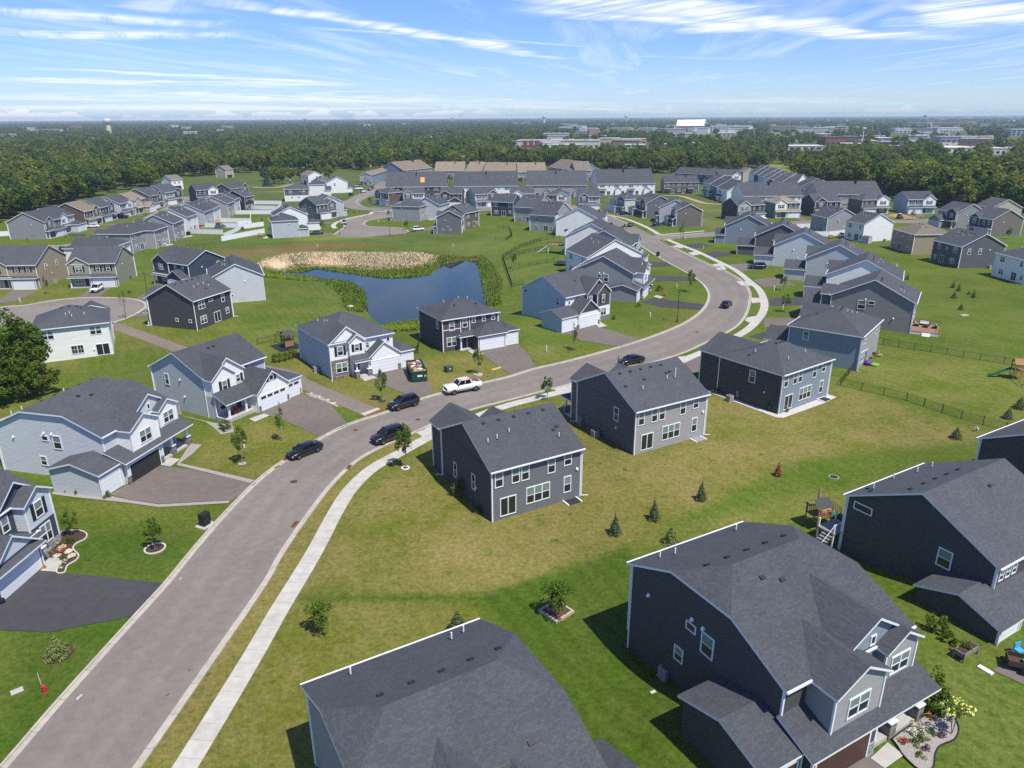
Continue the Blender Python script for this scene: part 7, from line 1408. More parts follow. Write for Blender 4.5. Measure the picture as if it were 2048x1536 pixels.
for i in range(9): x, y = rnd.uniform(-2.7, -1.5), rnd.uniform(-.7, .5); mb.box(x, x + .3, y, y + .25, 1.3, 1.45 + rnd.random() * .25, 1)
mb.build('cargo', [PLAST, mat('gear_gray', (.10, .11, .13), .7)], pk)
carp('B3', 1745, 635, 1815, 575, 'sedan', 'black', 'dark sedan driving away round the bend', 'moving_car')
cr = carp('B3', 1120, 1035, 950, 1065, 'sedan', 'black', 'black car stopped in the road with a person standing at its nose')
for a in (('B1', 795, 468, 735, 500, 'suv', 'white', 'white SUV on the drive of the olive green house'), ('E4', 830, 1205, 1000, 1190, 'suv', 'white', 'white SUV beside the slate gray house on the cul-de-sac'), ('E3', 1285, 1090, 1130, 1098, 'sedan', 'green', 'dark sedan on the drive of the pale gray hipped house'), ('E3', 1650, 910, 1640, 960, 'suv', 'silver', 'silver car at the kerb of the centre cul-de-sac'),
          ('E3', 1700, 490, 1800, 460, 'sedan', 'black', 'black car in the shade by the wide street'), ('E3', 1795, 395, 1925, 385, 'van', 'white', 'large white van parked on the wide street, farther one'), ('E3', 1900, 445, 1975, 430, 'van', 'white', 'white van parked on the wide street, nearer one'), ('E4', 125, 570, 180, 545, 'suv', 'silver', 'silver car further up the wide street'), ('E4', 165, 545, 215, 525, 'suv', 'gray', 'gray car at the top of the wide street'), ('E4', 10, 605, 85, 585, 'suv', 'white', 'white car following the vans on the wide street'),
          ('E1', 1380, 755, 1565, 748, 'sedan', 'white', 'white sedan on the drive of the brown house'), ('E1', 1830, 608, 1990, 605, 'pickup', 'black', 'black pickup outside the pale gray gabled house'), ('E2', 790, 628, 880, 612, 'sedan', 'red', 'red car on the far end of the left street'), ('E1', 990, 1160, 985, 1105, 'suv', 'black', 'black car on the left street behind the white house'), ('E5', 1780, 865, 1895, 850, 'sedan', 'black', 'black sedan before the black-shuttered house'), ('E5', 1860, 955, 1930, 945, 'suv', 'blueblack', 'dark blue car at the kerb by the round bush'),
          ('E6', 310, 870, 440, 850, 'sedan', 'black', 'black sedan on the drive of the teal-fronted house'), ('E6', 455, 1055, 505, 1035, 'sedan', 'gray', 'gray car parked at the kerb near the junction'), ('E6', 790, 1050, 970, 1005, 'sedan', 'indigo', 'purple-black sedan on the drive of the dark corner house'), ('A3', 2080, 1330, 1965, 1330, 'suv', 'blueblack', 'dark blue SUV on a drive right of the bend'), ('E7', 620, 930, 700, 945, 'sedan', 'white', 'white car before the black house with the gray double gable'), ('E1', 985, 1150, 1015, 1100, 'sedan', 'silver', 'x'), ('A4', 10, 1270, 110, 1260, 'sedan', 'blueblack', 'x')):
    if a[-1] != 'x': carp(*a)
# ---------------------------------------------------------------- a skip full of rubbish
p = (at('B2', 1280, 1110) + at('B2', 1355, 1195) + at('B2', 1240, 1190) * 0 + at('B2', 1310, 1150)) / 3; sk = empty('skip', (*p, .05), facing(at('B2', 1345, 1200), at('B2', 1290, 1085)), 'dark green skip heaped with rubbish on the white house drive', 'skip')
GRN = mat('skip_green', (.012, .060, .040), .5); mb = MB(); L, Wd, Hh = 3.1, 1.25, 1.7
for y in (-Wd, Wd - .08): mb.box(-L, L, y, y + .08, .15, Hh)
mb.box(-L, -L + .08, -Wd + .08, Wd - .08, .15, Hh); mb.box(L - .08, L, -Wd + .08, Wd - .08, .15, Hh); mb.box(-L + .08, L - .08, -Wd + .08, Wd - .08, .15, .25)
for i in range(8): x = -L + .4 + i * .76; mb.box(x, x + .09, -Wd - .07, -Wd, .15, Hh); mb.box(x, x + .09, Wd, Wd + .07, .15, Hh)
mb.box(-L - .06, L + .06, -Wd - .09, -Wd + .1, Hh, Hh + .1); mb.box(-L - .06, L + .06, Wd - .1, Wd + .09, Hh, Hh + .1); mb.box(-L - .06, -L + .1, -Wd + .1, Wd - .1, Hh, Hh + .1); mb.box(L - .1, L + .06, -Wd + .1, Wd - .1, Hh, Hh + .1); mb.build('container', GRN, sk)
for x in (-2.4, 2.4): m = MB(); m.bar((x, -.9, .1), (x, .9, .1), .1, 0, 8); m.build('roller', BLK, sk)
m = MB(); m.box(-L - .09, -L - .065, -.45, .35, .9, 1.2); m.build('plate', PVC, sk); m = MB(); m.box(-L - .09, -L - .065, -1.05, -.8, .85, 1.15); m.build('sticker', mat('sticker_yellow', (.7, .6, .05), .6), sk)
mb = MB(); q = random.Random(5)
for i in range(85):
    x, y = q.uniform(-2.6, 2.6), q.uniform(-.95, .95); z = 1.05 + q.random() * .55; a = q.uniform(0, 3); s1, s2, s3 = q.uniform(.12, .5), q.uniform(.1, .35), q.uniform(.04, .25); k = q.choice((0, 0, 1, 2, 2, 3, 4))
    c, s_ = math.cos(a), math.sin(a); b = [(x + u * s1 * c - v * s2 * s_, y + u * s1 * s_ + v * s2 * c, z + w * s3 + u * q.uniform(-.1, .1)) for w in (-1, 1) for u, v in ((-1, -1), (1, -1), (1, 1), (-1, 1))]
    for f in ((4, 5, 6, 7), (0, 1, 5, 4), (1, 2, 6, 5), (2, 3, 7, 6), (3, 0, 4, 7)): mb.face([b[i] for i in f], k)
mb.build('rubbish', [mat('junk_wood', (.42, .28, .12), .8), mat('junk_blue', (.10, .14, .28), .8), mat('junk_white', (.62, .58, .52), .8), mat('junk_red', (.35, .10, .07), .8), mat('junk_dark', (.05, .05, .06), .8)], sk)
# ---------------------------------------------------------------- person by the car, one continuous skinned body
def person(p, yaw, label):
    V = [(0, 0, .95), (0, .0, 1.15), (0, 0, 1.38), (0, 0, 1.50), (.02, 0, 1.60), (.03, 0, 1.70), (0, .10, .90), (.02, .11, .50), (-.01, .12, .07), (.13, .13, .04), (0, -.10, .90), (.05, -.11, .50), (.02, -.12, .07), (.16, -.13, .04),
         (0, .19, 1.40), (.05, .24, 1.12), (.18, .22, .90), (.24, .21, .84), (0, -.19, 1.40), (.05, -.25, 1.12), (.20, -.20, .92), (.26, -.19, .87)]
    E = [(0, 1), (1, 2), (2, 3), (3, 4), (4, 5), (0, 6), (6, 7), (7, 8), (8, 9), (0, 10), (10, 11), (11, 12), (12, 13), (2, 14), (14, 15), (15, 16), (16, 17), (2, 18), (18, 19), (19, 20), (20, 21)]
    rad = [.14, .135, .155, .055, .085, .085, .085, .062, .045, .04, .085, .062, .045, .04, .06, .046, .034, .03, .06, .046, .034, .03]
    for hb, s in ((17, 1), (21, -1)):
        hx, hy, hz = V[hb]
        for i in range(5):
            dy = (i - 1.5) * .018 if i < 4 else .035 * -s; dx = .05 if i < 4 else .02; V.append((hx + dx, hy + dy, hz - .05 - (.012 if i in (1, 2) else 0))); rad.append(.009); E.append((hb, len(V) - 1))
    me = bpy.data.meshes.new('person'); me.from_pydata(V, E, []); o = bpy.data.objects.new('person', me); COL.objects.link(o)
    sk_ = o.modifiers.new('skin', 'SKIN'); sv = me.skin_vertices[0].data if me.skin_vertices else None
    if sv is None:
        bm = bmesh.new(); bm.from_mesh(me); bm.verts.layers.skin.verify(); bm.to_mesh(me); bm.free(); sv = me.skin_vertices[0].data
    for i, r in enumerate(rad): sv[i].radius = (r, r * (.8 if i in (0, 1, 2) else 1)); sv[i].use_root = (i == 0)
    su = o.modifiers.new('sub', 'SUBSURF'); su.levels = su.render_levels = 2
    dg = bpy.context.evaluated_depsgraph_get(); ev = o.evaluated_get(dg); nm = bpy.data.meshes.new_from_object(ev); o.modifiers.clear(); o.data = nm
    ms = [mat('trousers_dark', (.03, .03, .04), .9), mat('shirt_gray', (.22, .23, .25), .9), mat('skin', (.45, .28, .20), .6), mat('shoes', (.02, .02, .02), .7)]; nm.materials.clear()
    for m in ms: nm.materials.append(m)
    for f in nm.polygons:
        c = f.center; f.material_index = 3 if c.z < .09 else 2 if (c.z > 1.49 or (abs(c.y) > .155 and c.z < 1.22 and c.z > .75)) else 1 if c.z > .93 else 0; f.use_smooth = True
    o.location = (*p, .05); o.rotation_euler = (0, 0, yaw); tag(o, label, 'person')
    C = np.random.RandomState(3).normal(size=(160, 3)); C /= np.linalg.norm(C, axis=1)[:, None]; C = C[(C[:, 2] > -.1) | (C[:, 0] < -.3)]; hm = quads_mesh('hair', C * np.array([.095, .09, .10]) + np.array([.018, 0, 1.715]), C, np.full(len(C), .06), np.full(len(C), .3), [mat('hair_dark', (.03, .02, .015), .8)]); link('hair', hm, o)
    fm = MB(); 
    for s in (-1, 1): fm.box(.108, .118, s * .03 - .009, s * .03 + .009, 1.690, 1.702, 0)
    fm.box(.108, .132, -.010, .010, 1.655, 1.69, 1); fm.box(.106, .116, -.022, .022, 1.632, 1.640, 2)
    for s in (-1, 1): fm.box(.0, .03, s * .088 - .008, s * .088 + .008, 1.655, 1.70, 1)
    fm.build('face', [mat('eyes', (.03, .03, .03), .4), ms[2], mat('lips', (.35, .14, .12), .6)], o)
pp = at('B3', 932, 1068); person(pp, facing(pp, at('B3', 1000, 1055)), 'person in gray shirt and dark trousers standing beside the stopped black car')
# ---------------------------------------------------------------- street furniture
def lamp_post(p, lab, h=6.2):
    r = empty('street_lamp', (*p, gh(*p)), rs.uniform(0, 6), lab, 'street lamp'); m = MB(); m.lathe([(.14, -.2), (.14, .5), (.07, .7), (.055, h - .6)], n=10); m.build('post', BLK, r)
    m = MB(); m.lathe([(.06, h - .6), (.22, h - .5), (.24, h - .42)], n=10); m.lathe([(.36, h - .05), (.30, h + .05), (.08, h + .18), (.03, h + .32), (0, h + .34)], n=10); m.build('lamp_head', BLK, r); m = MB(); m.lathe([(.20, h - .42), (.28, h - .05)], n=10); m.build('lamp_glass', mat('lamp_glass', (.45, .45, .43), .3), r)
for k, x, y, l in (('B3', 1395, 725, 'black lamp post on the lawn inside the bend'), ('B1', 1170, 548, 'black lamp post by the small cul-de-sac'), ('E4', 470, 1262, 'black lamp post at the edge of the meadow by the cul-de-sac'), ('E4', 362, 880, 'black lamp post on the corner lawn'), ('E6', 1305, 1243, 'black lamp post at the street junction'), ('E2', 412, 735, 'black lamp post along the left row'), ('E1', 1045, 915, 'black lamp post before the end porch of the left row'), ('E3', 1575, 1110, 'black lamp post at the tip of the cul-de-sac'), ('E4', 120, 480, 'black lamp post on the wide street'), ('E4', 735, 440, 'x')):
    if l != 'x': lamp_post(atg(k, x, y), l)
def small(name, cat, lab, p, yaw, parts, grp=None, z=0):
    r = empty(name, (*p, gh(*p) + z), yaw, lab, cat, grp)
    for pn, fn, m in parts: mb = MB(); fn(mb); mb.build(pn, m, r)
    return r
MBL = [('post', lambda m: m.box(-.45, .45, -.3, .3, 0, .35), BLK), ('boxes', lambda m: (m.box(-.5, .5, -.35, .35, .35, 1.45), [m.box(-.45 + i * .31, -.17 + i * .31, -.38, -.35, .45 + j * .24, .64 + j * .24) for i in range(3) for j in range(4)]), BLK), ('pad', lambda m: m.box(-.8, .8, -.7, .7, -.05, .06), CONC)]
small('mailbox_unit', 'mailbox', 'black cluster mailbox on a concrete pad near the stone-edged drive', at('C1', 1620, 1300), R(65), MBL)
for k, x, y, l in (('E6', 175, 1050, 'black mailbox cabinet by the kerb up the street'), ('E6', 910, 1522, 'black mailbox cabinet by the kerb below the white gables'), ('E3', 425, 705, 'x')):
    if l != 'x': small('mailbox_unit', 'mailbox', l, at(k, x, y), R(60), MBL)
def hvac(p, yaw, lab): small('air_conditioner', 'air conditioner', lab, p, yaw, [('case', lambda m: (m.box(-.42, .42, -.42, .42, .08, .95), m.box(-.5, .5, -.5, .5, 0, .08), [m.box(-.43, .43, -.43, .43, .15 + i * .1, .18 + i * .1) for i in range(7)]), mat('condenser_gray', (.30, .285, .26), .6)), ('fan_grille', lambda m: m.lathe([(.36, .955), (.30, .99), (.0, 1.0)], n=14), mat('grille_dark', (.10, .10, .10), .6))], 'air conditioners beside the houses')
for k, x, y, l in (('H2', 447, 1170, 'beige condenser in the shade of the gable end beside the light gray wall'), ('H3', 440, 1360, 'beige condenser on the stone strip beside the hipped house'), ('H1', 300, 1150, 'x'), ('Z3', 385, 1125, 'dark condenser by the white stone-fronted house'), ('Z2', 430, 1060, 'dark condenser at the arched-porch house wall'), ('D3', 1165, 895, 'beige condenser by the dark slate house with brown doors'), ('E4', 665, 1045, 'condenser by the dove gray hipped house'), ('E3', 890, 1128, 'condenser by the pale gray hipped house'), ('E8', 495, 690, 'condenser by the white gabled house with the shed'), ('E8', 1655, 985, 'condenser by the slate blue gabled house'), ('E8', 1785, 615, 'condenser by the brown-gray house at the right edge'), ('A1', 435, 1440, 'condenser by the tan house'), ('A1', 1035, 1400, 'condenser by the olive house'), ('E8', 630, 350, 'condenser by the light blue house')):
    if l != 'x': hvac(atg(k, x, y), hHR.f.phi if k == 'D3' else R(30), l)
for k, x, y, l in (('H2', 230, 1040, 'small gray meter box at the gable end beside the light gray wall'), ('D3', 1245, 870, 'gray meter and white piping by the dark slate house'), ('H3', 540, 1345, 'meter and white pipes by the hipped house condenser'), ('B3', 1020, 570, 'meter and gray box on the warm gray garage wall'), ('B2', 1490, 935, 'meter box at the plum-gray corner')):
    small('utility_meter', 'utility meter', l, atg(k, x, y), R(30), [('cabinet', lambda m: m.box(-.2, .2, -.12, .12, .5, 1.5), ALUM), ('pipe', lambda m: (m.bar((.35, 0, 0), (.35, 0, 1.1), .05), m.bar((.35, 0, 1.1), (.6, 0, .9), .05)), PVC)])
small('transformer_box', 'transformer', 'dark green transformer box on the dry lawn near the pickup', at('Z4', 660, 1390), R(35), [('cabinet', lambda m: (m.box(-.6, .6, -.5, .5, .05, .9), m.box(-.63, .63, -.53, .53, .9, .97)), mat('transformer_green', (.05, .075, .06), .6)), ('label', lambda m: m.box(-.1, .1, -.53, -.505, .5, .75), PVC)])
small('fire_hydrant', 'hydrant', 'red fire hydrant on the lower left lawn with a marker flag', at('D1', 318, 1010), 0, [('barrel', lambda m: (m.lathe([(.16, 0), (.16, .08), (.12, .1), (.12, .6), (.15, .62), (.14, .7), (.06, .8), (0, .82)], n=12), m.bar((-.22, 0, .5), (.22, 0, .5), .06)), mat('hydrant_red', (.45, .03, .03), .5)), ('marker', lambda m: m.bar((-.1, 0, .8), (-.15, 0, 1.9), .015), PVC)])
for k, x, y, l in (('B3', 1393, 455, 'pale green cable post on the lawn inside the bend'), ('B3', 1183, 685, 'white service post on the lawn by the striped blue house'), ('B3', 367, 955, 'white service post on the dry lawn by the kerb'), ('B4', 80, 472, 'white service post between drives right of the bend'), ('B4', 148, 622, 'white service post under the rounded young tree'), ('B4', 40, 795, 'white service post by the hidden drive'), ('C1', 1925, 690, 'pale cable post beside the bright young tree'), ('B1', 160, 568, 'white post on the lawn edge at the small cul-de-sac'), ('E4', 295, 1060, 'white post on the curved corner lawn'), ('A4', 180, 1425, 'white service post near the gray drive'), ('E6', 1345, 1250, 'white post beside the junction lamp'), ('E6', 1630, 1400, 'white post between fresh drives'), ('E3', 1218, 1300, 'thin white marker in the meadow'), ('E4', 1468, 1440, 'thin white marker near the pond head')):
    small('service_post', 'post', l, atg(k, x, y), 0, [('stake', lambda m: m.box(-.07, .07, -.07, .07, 0, .9), PVC), ('lid', lambda m: m.box(-.11, .11, -.11, .11, .9, 1.0), PVC)])
for k, x, y, l in (('E1', 555, 1000, 'little green street sign on the left lawn'), ('E6', 1100, 1110, 'little green street sign at the junction')):
    small('street_sign', 'sign', l, at(k, x, y), R(10), [('post', lambda m: m.bar((0, 0, 0), (0, 0, 2.8), .035), ALUM), ('blade', lambda m: m.box(-.6, .6, -.02, .02, 2.5, 2.8), mat('sign_green', (.02, .22, .12), .5))])
for k, x, y, l in (('A1', 885, 1470, 'green wheelie bin at the olive garage'), ('E6', 490, 850, 'blue wheelie bin at the blue-gray garage')):
    small('wheelie_bin', 'bin', l, at(k, x, y), R(20), [('tub', lambda m: m.box(-.35, .35, -.4, .4, .08, 1.0), mat('bin_' + l[:4], (.02, .16, .12) if 'green' in l else (.02, .10, .30), .6)), ('lid', lambda m: m.box(-.38, .38, -.45, .42, 1.0, 1.09), BLK)])
for k, x, y, r_, l in (('C2', 345, 960, .42, 'round manhole cover in the near lane'), ('C2', 1322, 470, .36, 'round manhole cover by the bend houses'), ('C2', 832, 553, .3, 'small valve cover in the road'), ('B3', 1550, 805, .4, 'manhole cover in the bend')):
    p = at(k, x, y); m = MB(); m.lathe([(r_, 0), (r_, .012), (r_ * .9, .014), (0, .014)], n=20); o = m.build('manhole_cover', mat('rusty_iron', (.07, .045, .035), .8)); o.location = (*p, .031); tag(o, l, 'manhole cover')
for k, x, y, l in (('C2', 780, 850, 'rusty kerb drain by the grass strip, upper'), ('C2', 355, 1300, 'rusty kerb drain by the grass strip, lower'), ('C2', 285, 780, 'rusty kerb drain at the parked sedan')):
    p = at(k, x, y); m = MB(); m.box(-.55, .55, -.22, .22, 0, .14); m.box(-.45, .45, -.15, .15, .14, .15, 1); o = m.build('kerb_drain', [mat('rust', (.24, .10, .05), .9), MATS['rusty_iron']]); o.location = (*p, .035); o.rotation_euler = (0, 0, facing(p, at(k, x + 60, y - 65))); tag(o, l, 'drain')
PEBB = mat('pebbles', (.30, .27, .255), .95, noise=.4, nscale=14); p = atg('C4', 550, 922); small('yard_drain', 'drain', 'sunken round yard drain with a pale rim in the far lawn', p, 0, [('ring', lambda m: m.lathe([(.6, -.1), (.6, .05), (.48, .05), (.48, -.05)], n=18), PEBB), ('grate', lambda m: m.lathe([(.48, .03), (0, .02)], n=16), DARK)])
# ---------------------------------------------------------------- fences
def fence(name, pts, h, lab, kind, cat='fence'):
    pts = [np.array(p) for p in pts]; r = empty(name, (*pts[0], gh(*pts[0])), 0, lab, cat); o0 = pts[0]; z0 = gh(*pts[0]); panel = MB()
    for a, b in zip(pts, pts[1:]):
        L = np.linalg.norm(b - a); n = max(1, int(round(L / (2.4 if kind == 'vinyl' else 2.8)))); yaw = facing(a, b); u = (b - a) / L
        for i in range(n + 1):
            if i == n and b is not pts[-1]: continue
            q = a + u * L * i / n; w = .06 if kind == 'vinyl' else .035 if kind != 'chain' else .04
            link('post', simple(('post', kind, h), lambda m: (m.box(-w, w, -w, w, -.8, h + .06), m.box(-w - .02, w + .02, -w - .02, w + .02, h + .06, h + .10)), TRIM if kind != 'chain' and kind != 'rail' else BLK), r, (*(q - o0), gh(*q) - z0), yaw)
        for i in range(n):
            q0, q1 = a + u * L * i / n, a + u * L * (i + 1) / n; A, B = q0 - o0, q1 - o0; za, zb = gh(*q0) - z0, gh(*q1) - z0; nr = np.array([-u[1], u[0]]) * .02
            if kind == 'vinyl':
                for s in (-1, 1): c, d = A + nr * s, B + nr * s; panel.face([(*c, za + .05), (*d, zb + .05), (*d, zb + h), (*c, za + h)][::s])
                panel.face([(*(A - nr), za + h), (*(B - nr), zb + h), (*(B + nr), zb + h), (*(A + nr), za + h)])
                panel.bar((*A, za + h - .05), (*B, zb + h - .05), .055, 0, 4)
            elif kind == 'picket':
                for j in range(12): t = (j + .5) / 12; C = A + (B - A) * t; panel.box(C[0] - .05, C[0] + .05, C[1] - .02, C[1] + .02, za + .1, za + h, 0)
                for z in (.35, h - .25): panel.bar((*A, za + z), (*B, zb + z), .045, 0, 4)
            else:
                for z in ((.12, h) if kind == 'chain' else (.2, h - .25, h)): panel.bar((*A, za + z), (*B, zb + z), .022, 0, 5)
                m_ = 10 if kind == 'chain' else 20
                for j in range(m_): t = (j + .5) / m_; C = A + (B - A) * t; panel.bar((*C, za + .1), (*C, za + h), .009 if kind == 'chain' else .012, 0, 3)
                if kind == 'chain':
                    for z in (.35, .6, .85, 1.05): panel.bar((*A, za + z), (*B, zb + z), .007, 0, 3)
    panel.build('panel', TRIM if kind in ('vinyl', 'picket') else BLK, r); return r
gp = lambda *l: [atg(*q) for q in l]
fence('chain_link_fence', gp(('B4', 600, 1226), ('B4', 1120, 1345), ('B4', 1550, 1490), ('C4', 1900, 562), ('C4', 2080, 555)), 1.2, 'long black chain-link fence along the lower side of the yard with the swing set', 'chain')
fence('chain_link_fence', gp(('B4', 935, 905), ('B4', 1310, 962), ('B4', 1700, 1025), ('B4', 2080, 1085)), 1.2, 'black chain-link fence along the upper side of the yard with the swing set', 'chain')
fence('chain_link_fence', gp(('B4', 600, 1226), ('B4', 690, 1110)), 1.2, 'short black fence joining the hipped slate-green house corner', 'chain')
fence('metal_fence', gp(('A3', 95, 1478), ('A3', 20, 1245), ('A3', 150, 1170), ('A3', 320, 1110), ('A3', 470, 1092)), 1.2, 'black metal fence curving up the bank from the pond corner', 'rail')
fence('metal_fence', gp(('A3', 30, 1262), ('A3', 180, 1210), ('A3', 380, 1175)), 1.2, 'black metal fence dividing the sloping yards, middle one', 'rail')
fence('metal_fence', gp(('A3', 80, 1350), ('A3', 230, 1310), ('A3', 430, 1275)), 1.2, 'black metal fence dividing the sloping yards, lowest one', 'rail')
fence('metal_fence', gp(('A3', -20, 1010), ('A3', 75, 1015), ('A3', 95, 1080), ('A3', 45, 1108), ('A3', -40, 1105)), 1.2, 'black metal fence round the small yard above the pond', 'rail')
fence('metal_fence', gp(('A3', 95, 1478), ('A3', 180, 1455)), 1.2, 'black metal fence stub behind the striped blue house', 'rail')
fence('metal_fence', gp(('B2', 60, 905), ('B2', 200, 870), ('B2', 390, 838)), 1.2, 'black metal fence behind the play tower with the dark roof', 'rail')
fence('metal_fence', gp(('Z4', 40, 1085), ('Z4', 130, 1080), ('Z4', 150, 960)), 1.3, 'black metal fence between the white and the plum-gray houses', 'rail')
VF = 1.8
for a, lab in (((('E2', 1240, 905), ('E2', 1860, 912)), 'white vinyl fence behind the light gray gable'), ((('E2', 1070, 1000), ('E2', 1625, 1018)), 'white vinyl fence with red toys behind it'), ((('E2', 1480, 825), ('E2', 2060, 830), ('E3', 170, 765 + 20)), 'white vinyl fence next up from the toys'), ((('E2', 1605, 1125), ('E3', 390, 1075)), 'long white vinyl fence nearest the pond meadow'), ((('E2', 1880, 938), ('E3', 375, 965)), 'white vinyl fence above the long one'),
               ((('E2', 1810, 700), ('E3', 500, 775)), 'white vinyl fence behind the small white house wall'), ((('E3', 0, 690), ('E3', 240, 700), ('E3', 560, 705)), 'white vinyl fence behind the black gabled house'), ((('E3', 215, 618), ('E3', 655, 622)), 'farthest white vinyl fence by the meadow'), ((('E3', 500, 775), ('E3', 620, 690), ('E3', 655, 622)), 'white vinyl fence closing the row of yards'), ((('E1', -100, 895), ('E1', 165, 880)), 'white vinyl fence at the far left behind the gray gable'),
               ((('E7', 930, 1060), ('E7', 1200, 1085), ('E7', 1440, 1075)), 'white vinyl fence along the side street'), ((('E7', 1335, 1205), ('E7', 1720, 1205), ('E7', 1960, 1180)), 'white vinyl fence between two patios'), ((('E8', 490, 1010), ('E8', 560, 1040), ('E8', 615, 1068), ('E8', 622, 1010)), 'white vinyl fence corner behind the white gable'), ((('E3', -30, 960), ('E3', 185, 945)), 'white vinyl fence panel beside the little spruce')):
    fence('vinyl_fence', gp(*a), VF, lab, 'vinyl')
fence('picket_fence', gp(('E2', 1640, 1060), ('E2', 1790, 1000), ('E2', 2040, 860)), 1.5, 'slanting white picket fence across the yards', 'picket')
# ---------------------------------------------------------------- play sets, decks and garden things
WOODM = mat('cedar', (.30, .17, .08), .8, noise=.2, nscale=4); WOODD = mat('dark_timber', (.075, .048, .035), .8); SLG = mat('slide_green', (.015, .16, .09), .4); CANV = mat('dark_canopy', (.055, .06, .065), .8)
def tower(m, w=.85, h=1.5, top=2.6):
    for x in (-w, w):
        for y in (-w, w): m.box(x - .05, x + .05, y - .05, y + .05, -.3, top)
    m.box(-w, w, -w, w, h - .08, h)
    for y in (-w, w): m.box(-w, w, y - .03, y + .03, h + .55, h + .65); [m.box(-w + .1 + i * .24, -w + .16 + i * .24, y - .02, y + .02, h, h + .55) for i in range(7)]
def gabled(m, w=.95, z=2.6, rise=.75): m.face([(-w, -w, z), (w, -w, z), (w, 0, z + rise), (-w, 0, z + rise)]); m.face([(w, w, z), (-w, w, z), (-w, 0, z + rise), (w, 0, z + rise)])
def swing(m, y0, y1, h=2.3):
    m.bar((0, y0, h), (0, y1, h), .06)
    for s in (-1, 1): m.bar((0, y1, h), (s * .9, y1 + .1, -.2), .05)
    for t in (.3, .6): y = y0 + (y1 - y0) * t; m.bar((0, y - .2, h), (0, y - .2, .55), .012); m.bar((0, y + .2, h), (0, y + .2, .55), .012); m.box(-.12, .12, y - .24, y + .24, .5, .55)
def slide(m, x0, z0, x1, n=8, tube=False, y=0):
    for i in range(n):
        a, b = i / n, (i + 1) / n; f = lambda t: (x0 + (x1 - x0) * t, y + .0, z0 * (1 - t) ** 1.2 + .18 + .08 * math.sin(t * 6.28)); A, B = f(a), f(b)
        m.bar(A, B, .42, 0, 8) if tube else (m.face([(A[0], y - .28, A[2]), (B[0], y - .28, B[2]), (B[0], y + .28, B[2]), (A[0], y + .28, A[2])]), [m.face([(A[0], y + s * .28, A[2]), (B[0], y + s * .28, B[2]), (B[0], y + s * .30, B[2] + .18), (A[0], y + s * .30, A[2] + .18)]) for s in (-1, 1)])
small('play_tower', 'playset', 'cedar play tower with dark canopy and green tube slide', atg('C4', 415, 1310), R(20), [('tower', tower, WOODM), ('balcony', lambda m: (m.box(.9, 2.2, -.8, .8, 1.4, 1.5), [m.box(2.14, 2.2, -.8 + i * .26, -.74 + i * .26, 1.5, 2.3) for i in range(7)], [m.bar((2.1, y, -.3), (2.1, y, 2.3), .05) for y in (-.75, .75)]), WOODM), ('canopy', gabled, CANV), ('slide', lambda m: [m.bar((.9 + 1.4 * math.sin(a), -1.4 + 1.0 * math.cos(a), 1.5 - a * .42), (.9 + 1.4 * math.sin(a + .4), -1.4 + 1.0 * math.cos(a + .4), 1.5 - (a + .4) * .42), .42, 0, 10) for a in [.4 * i for i in range(8)]], SLG)])
small('play_tower', 'playset', 'dark brown play tower with shingled roof behind the white stone-fronted house', at('B2', 300, 925), R(40), [('tower', tower, WOODD), ('roof', gabled, CANV), ('swing_beam', lambda m: swing(m, .9, 4.2), WOODD), ('panel', lambda m: m.box(-.8, .8, -.9, -.86, .4, 1.4), WOODM), ('mat', lambda m: m.box(-2.2, 2.2, -2.0, 3.2, 0, .06), PLAST)])
small('swing_set', 'playset', 'cedar swing set with an open green slide at the right edge', atg('B4', 1990, 1170), R(165), [('tower', tower, WOODM), ('roof', gabled, WOODM), ('slide', lambda m: slide(m, .9, 1.5, 4.2), SLG), ('swing_beam', lambda m: swing(m, .9, 4.5), WOODM), ('ladder', lambda m: [m.bar((-.5, -.9 - i * .1, 1.4 - i * .25), (.5, -.9 - i * .1, 1.4 - i * .25), .04) for i in range(6)], WOODM)])
small('play_tower', 'playset', 'small brown climbing frame in a white-fenced yard', at('E2', 1555, 915), R(20), [('tower', tower, WOODD), ('roof', gabled, WOODM), ('slide', lambda m: slide(m, .9, 1.5, 3.8), mat('slide_red', (.35, .05, .04), .5))])
small('trampoline', 'trampoline', 'netted black trampoline behind the warm gray house', atg('A3', 485, 1300), 0, [('mat', lambda m: m.lathe([(1.9, .8), (1.7, .86), (0, .85)], n=20), PLAST), ('pad', lambda m: m.lathe([(2.1, .78), (2.1, .88), (1.85, .9)], n=20), mat('pad_blue', (.04, .10, .16), .6)), ('frame', lambda m: [(m.bar((2.05 * math.cos(a), 2.05 * math.sin(a), -1.), (2.05 * math.cos(a), 2.05 * math.sin(a), 2.6), .03), m.bar((2.05 * math.cos(a), 2.05 * math.sin(a), 2.6), (2.05 * math.cos(a + 1.047), 2.05 * math.sin(a + 1.047), 2.6), .012)) for a in [i * 1.047 for i in range(6)]], BLK)])
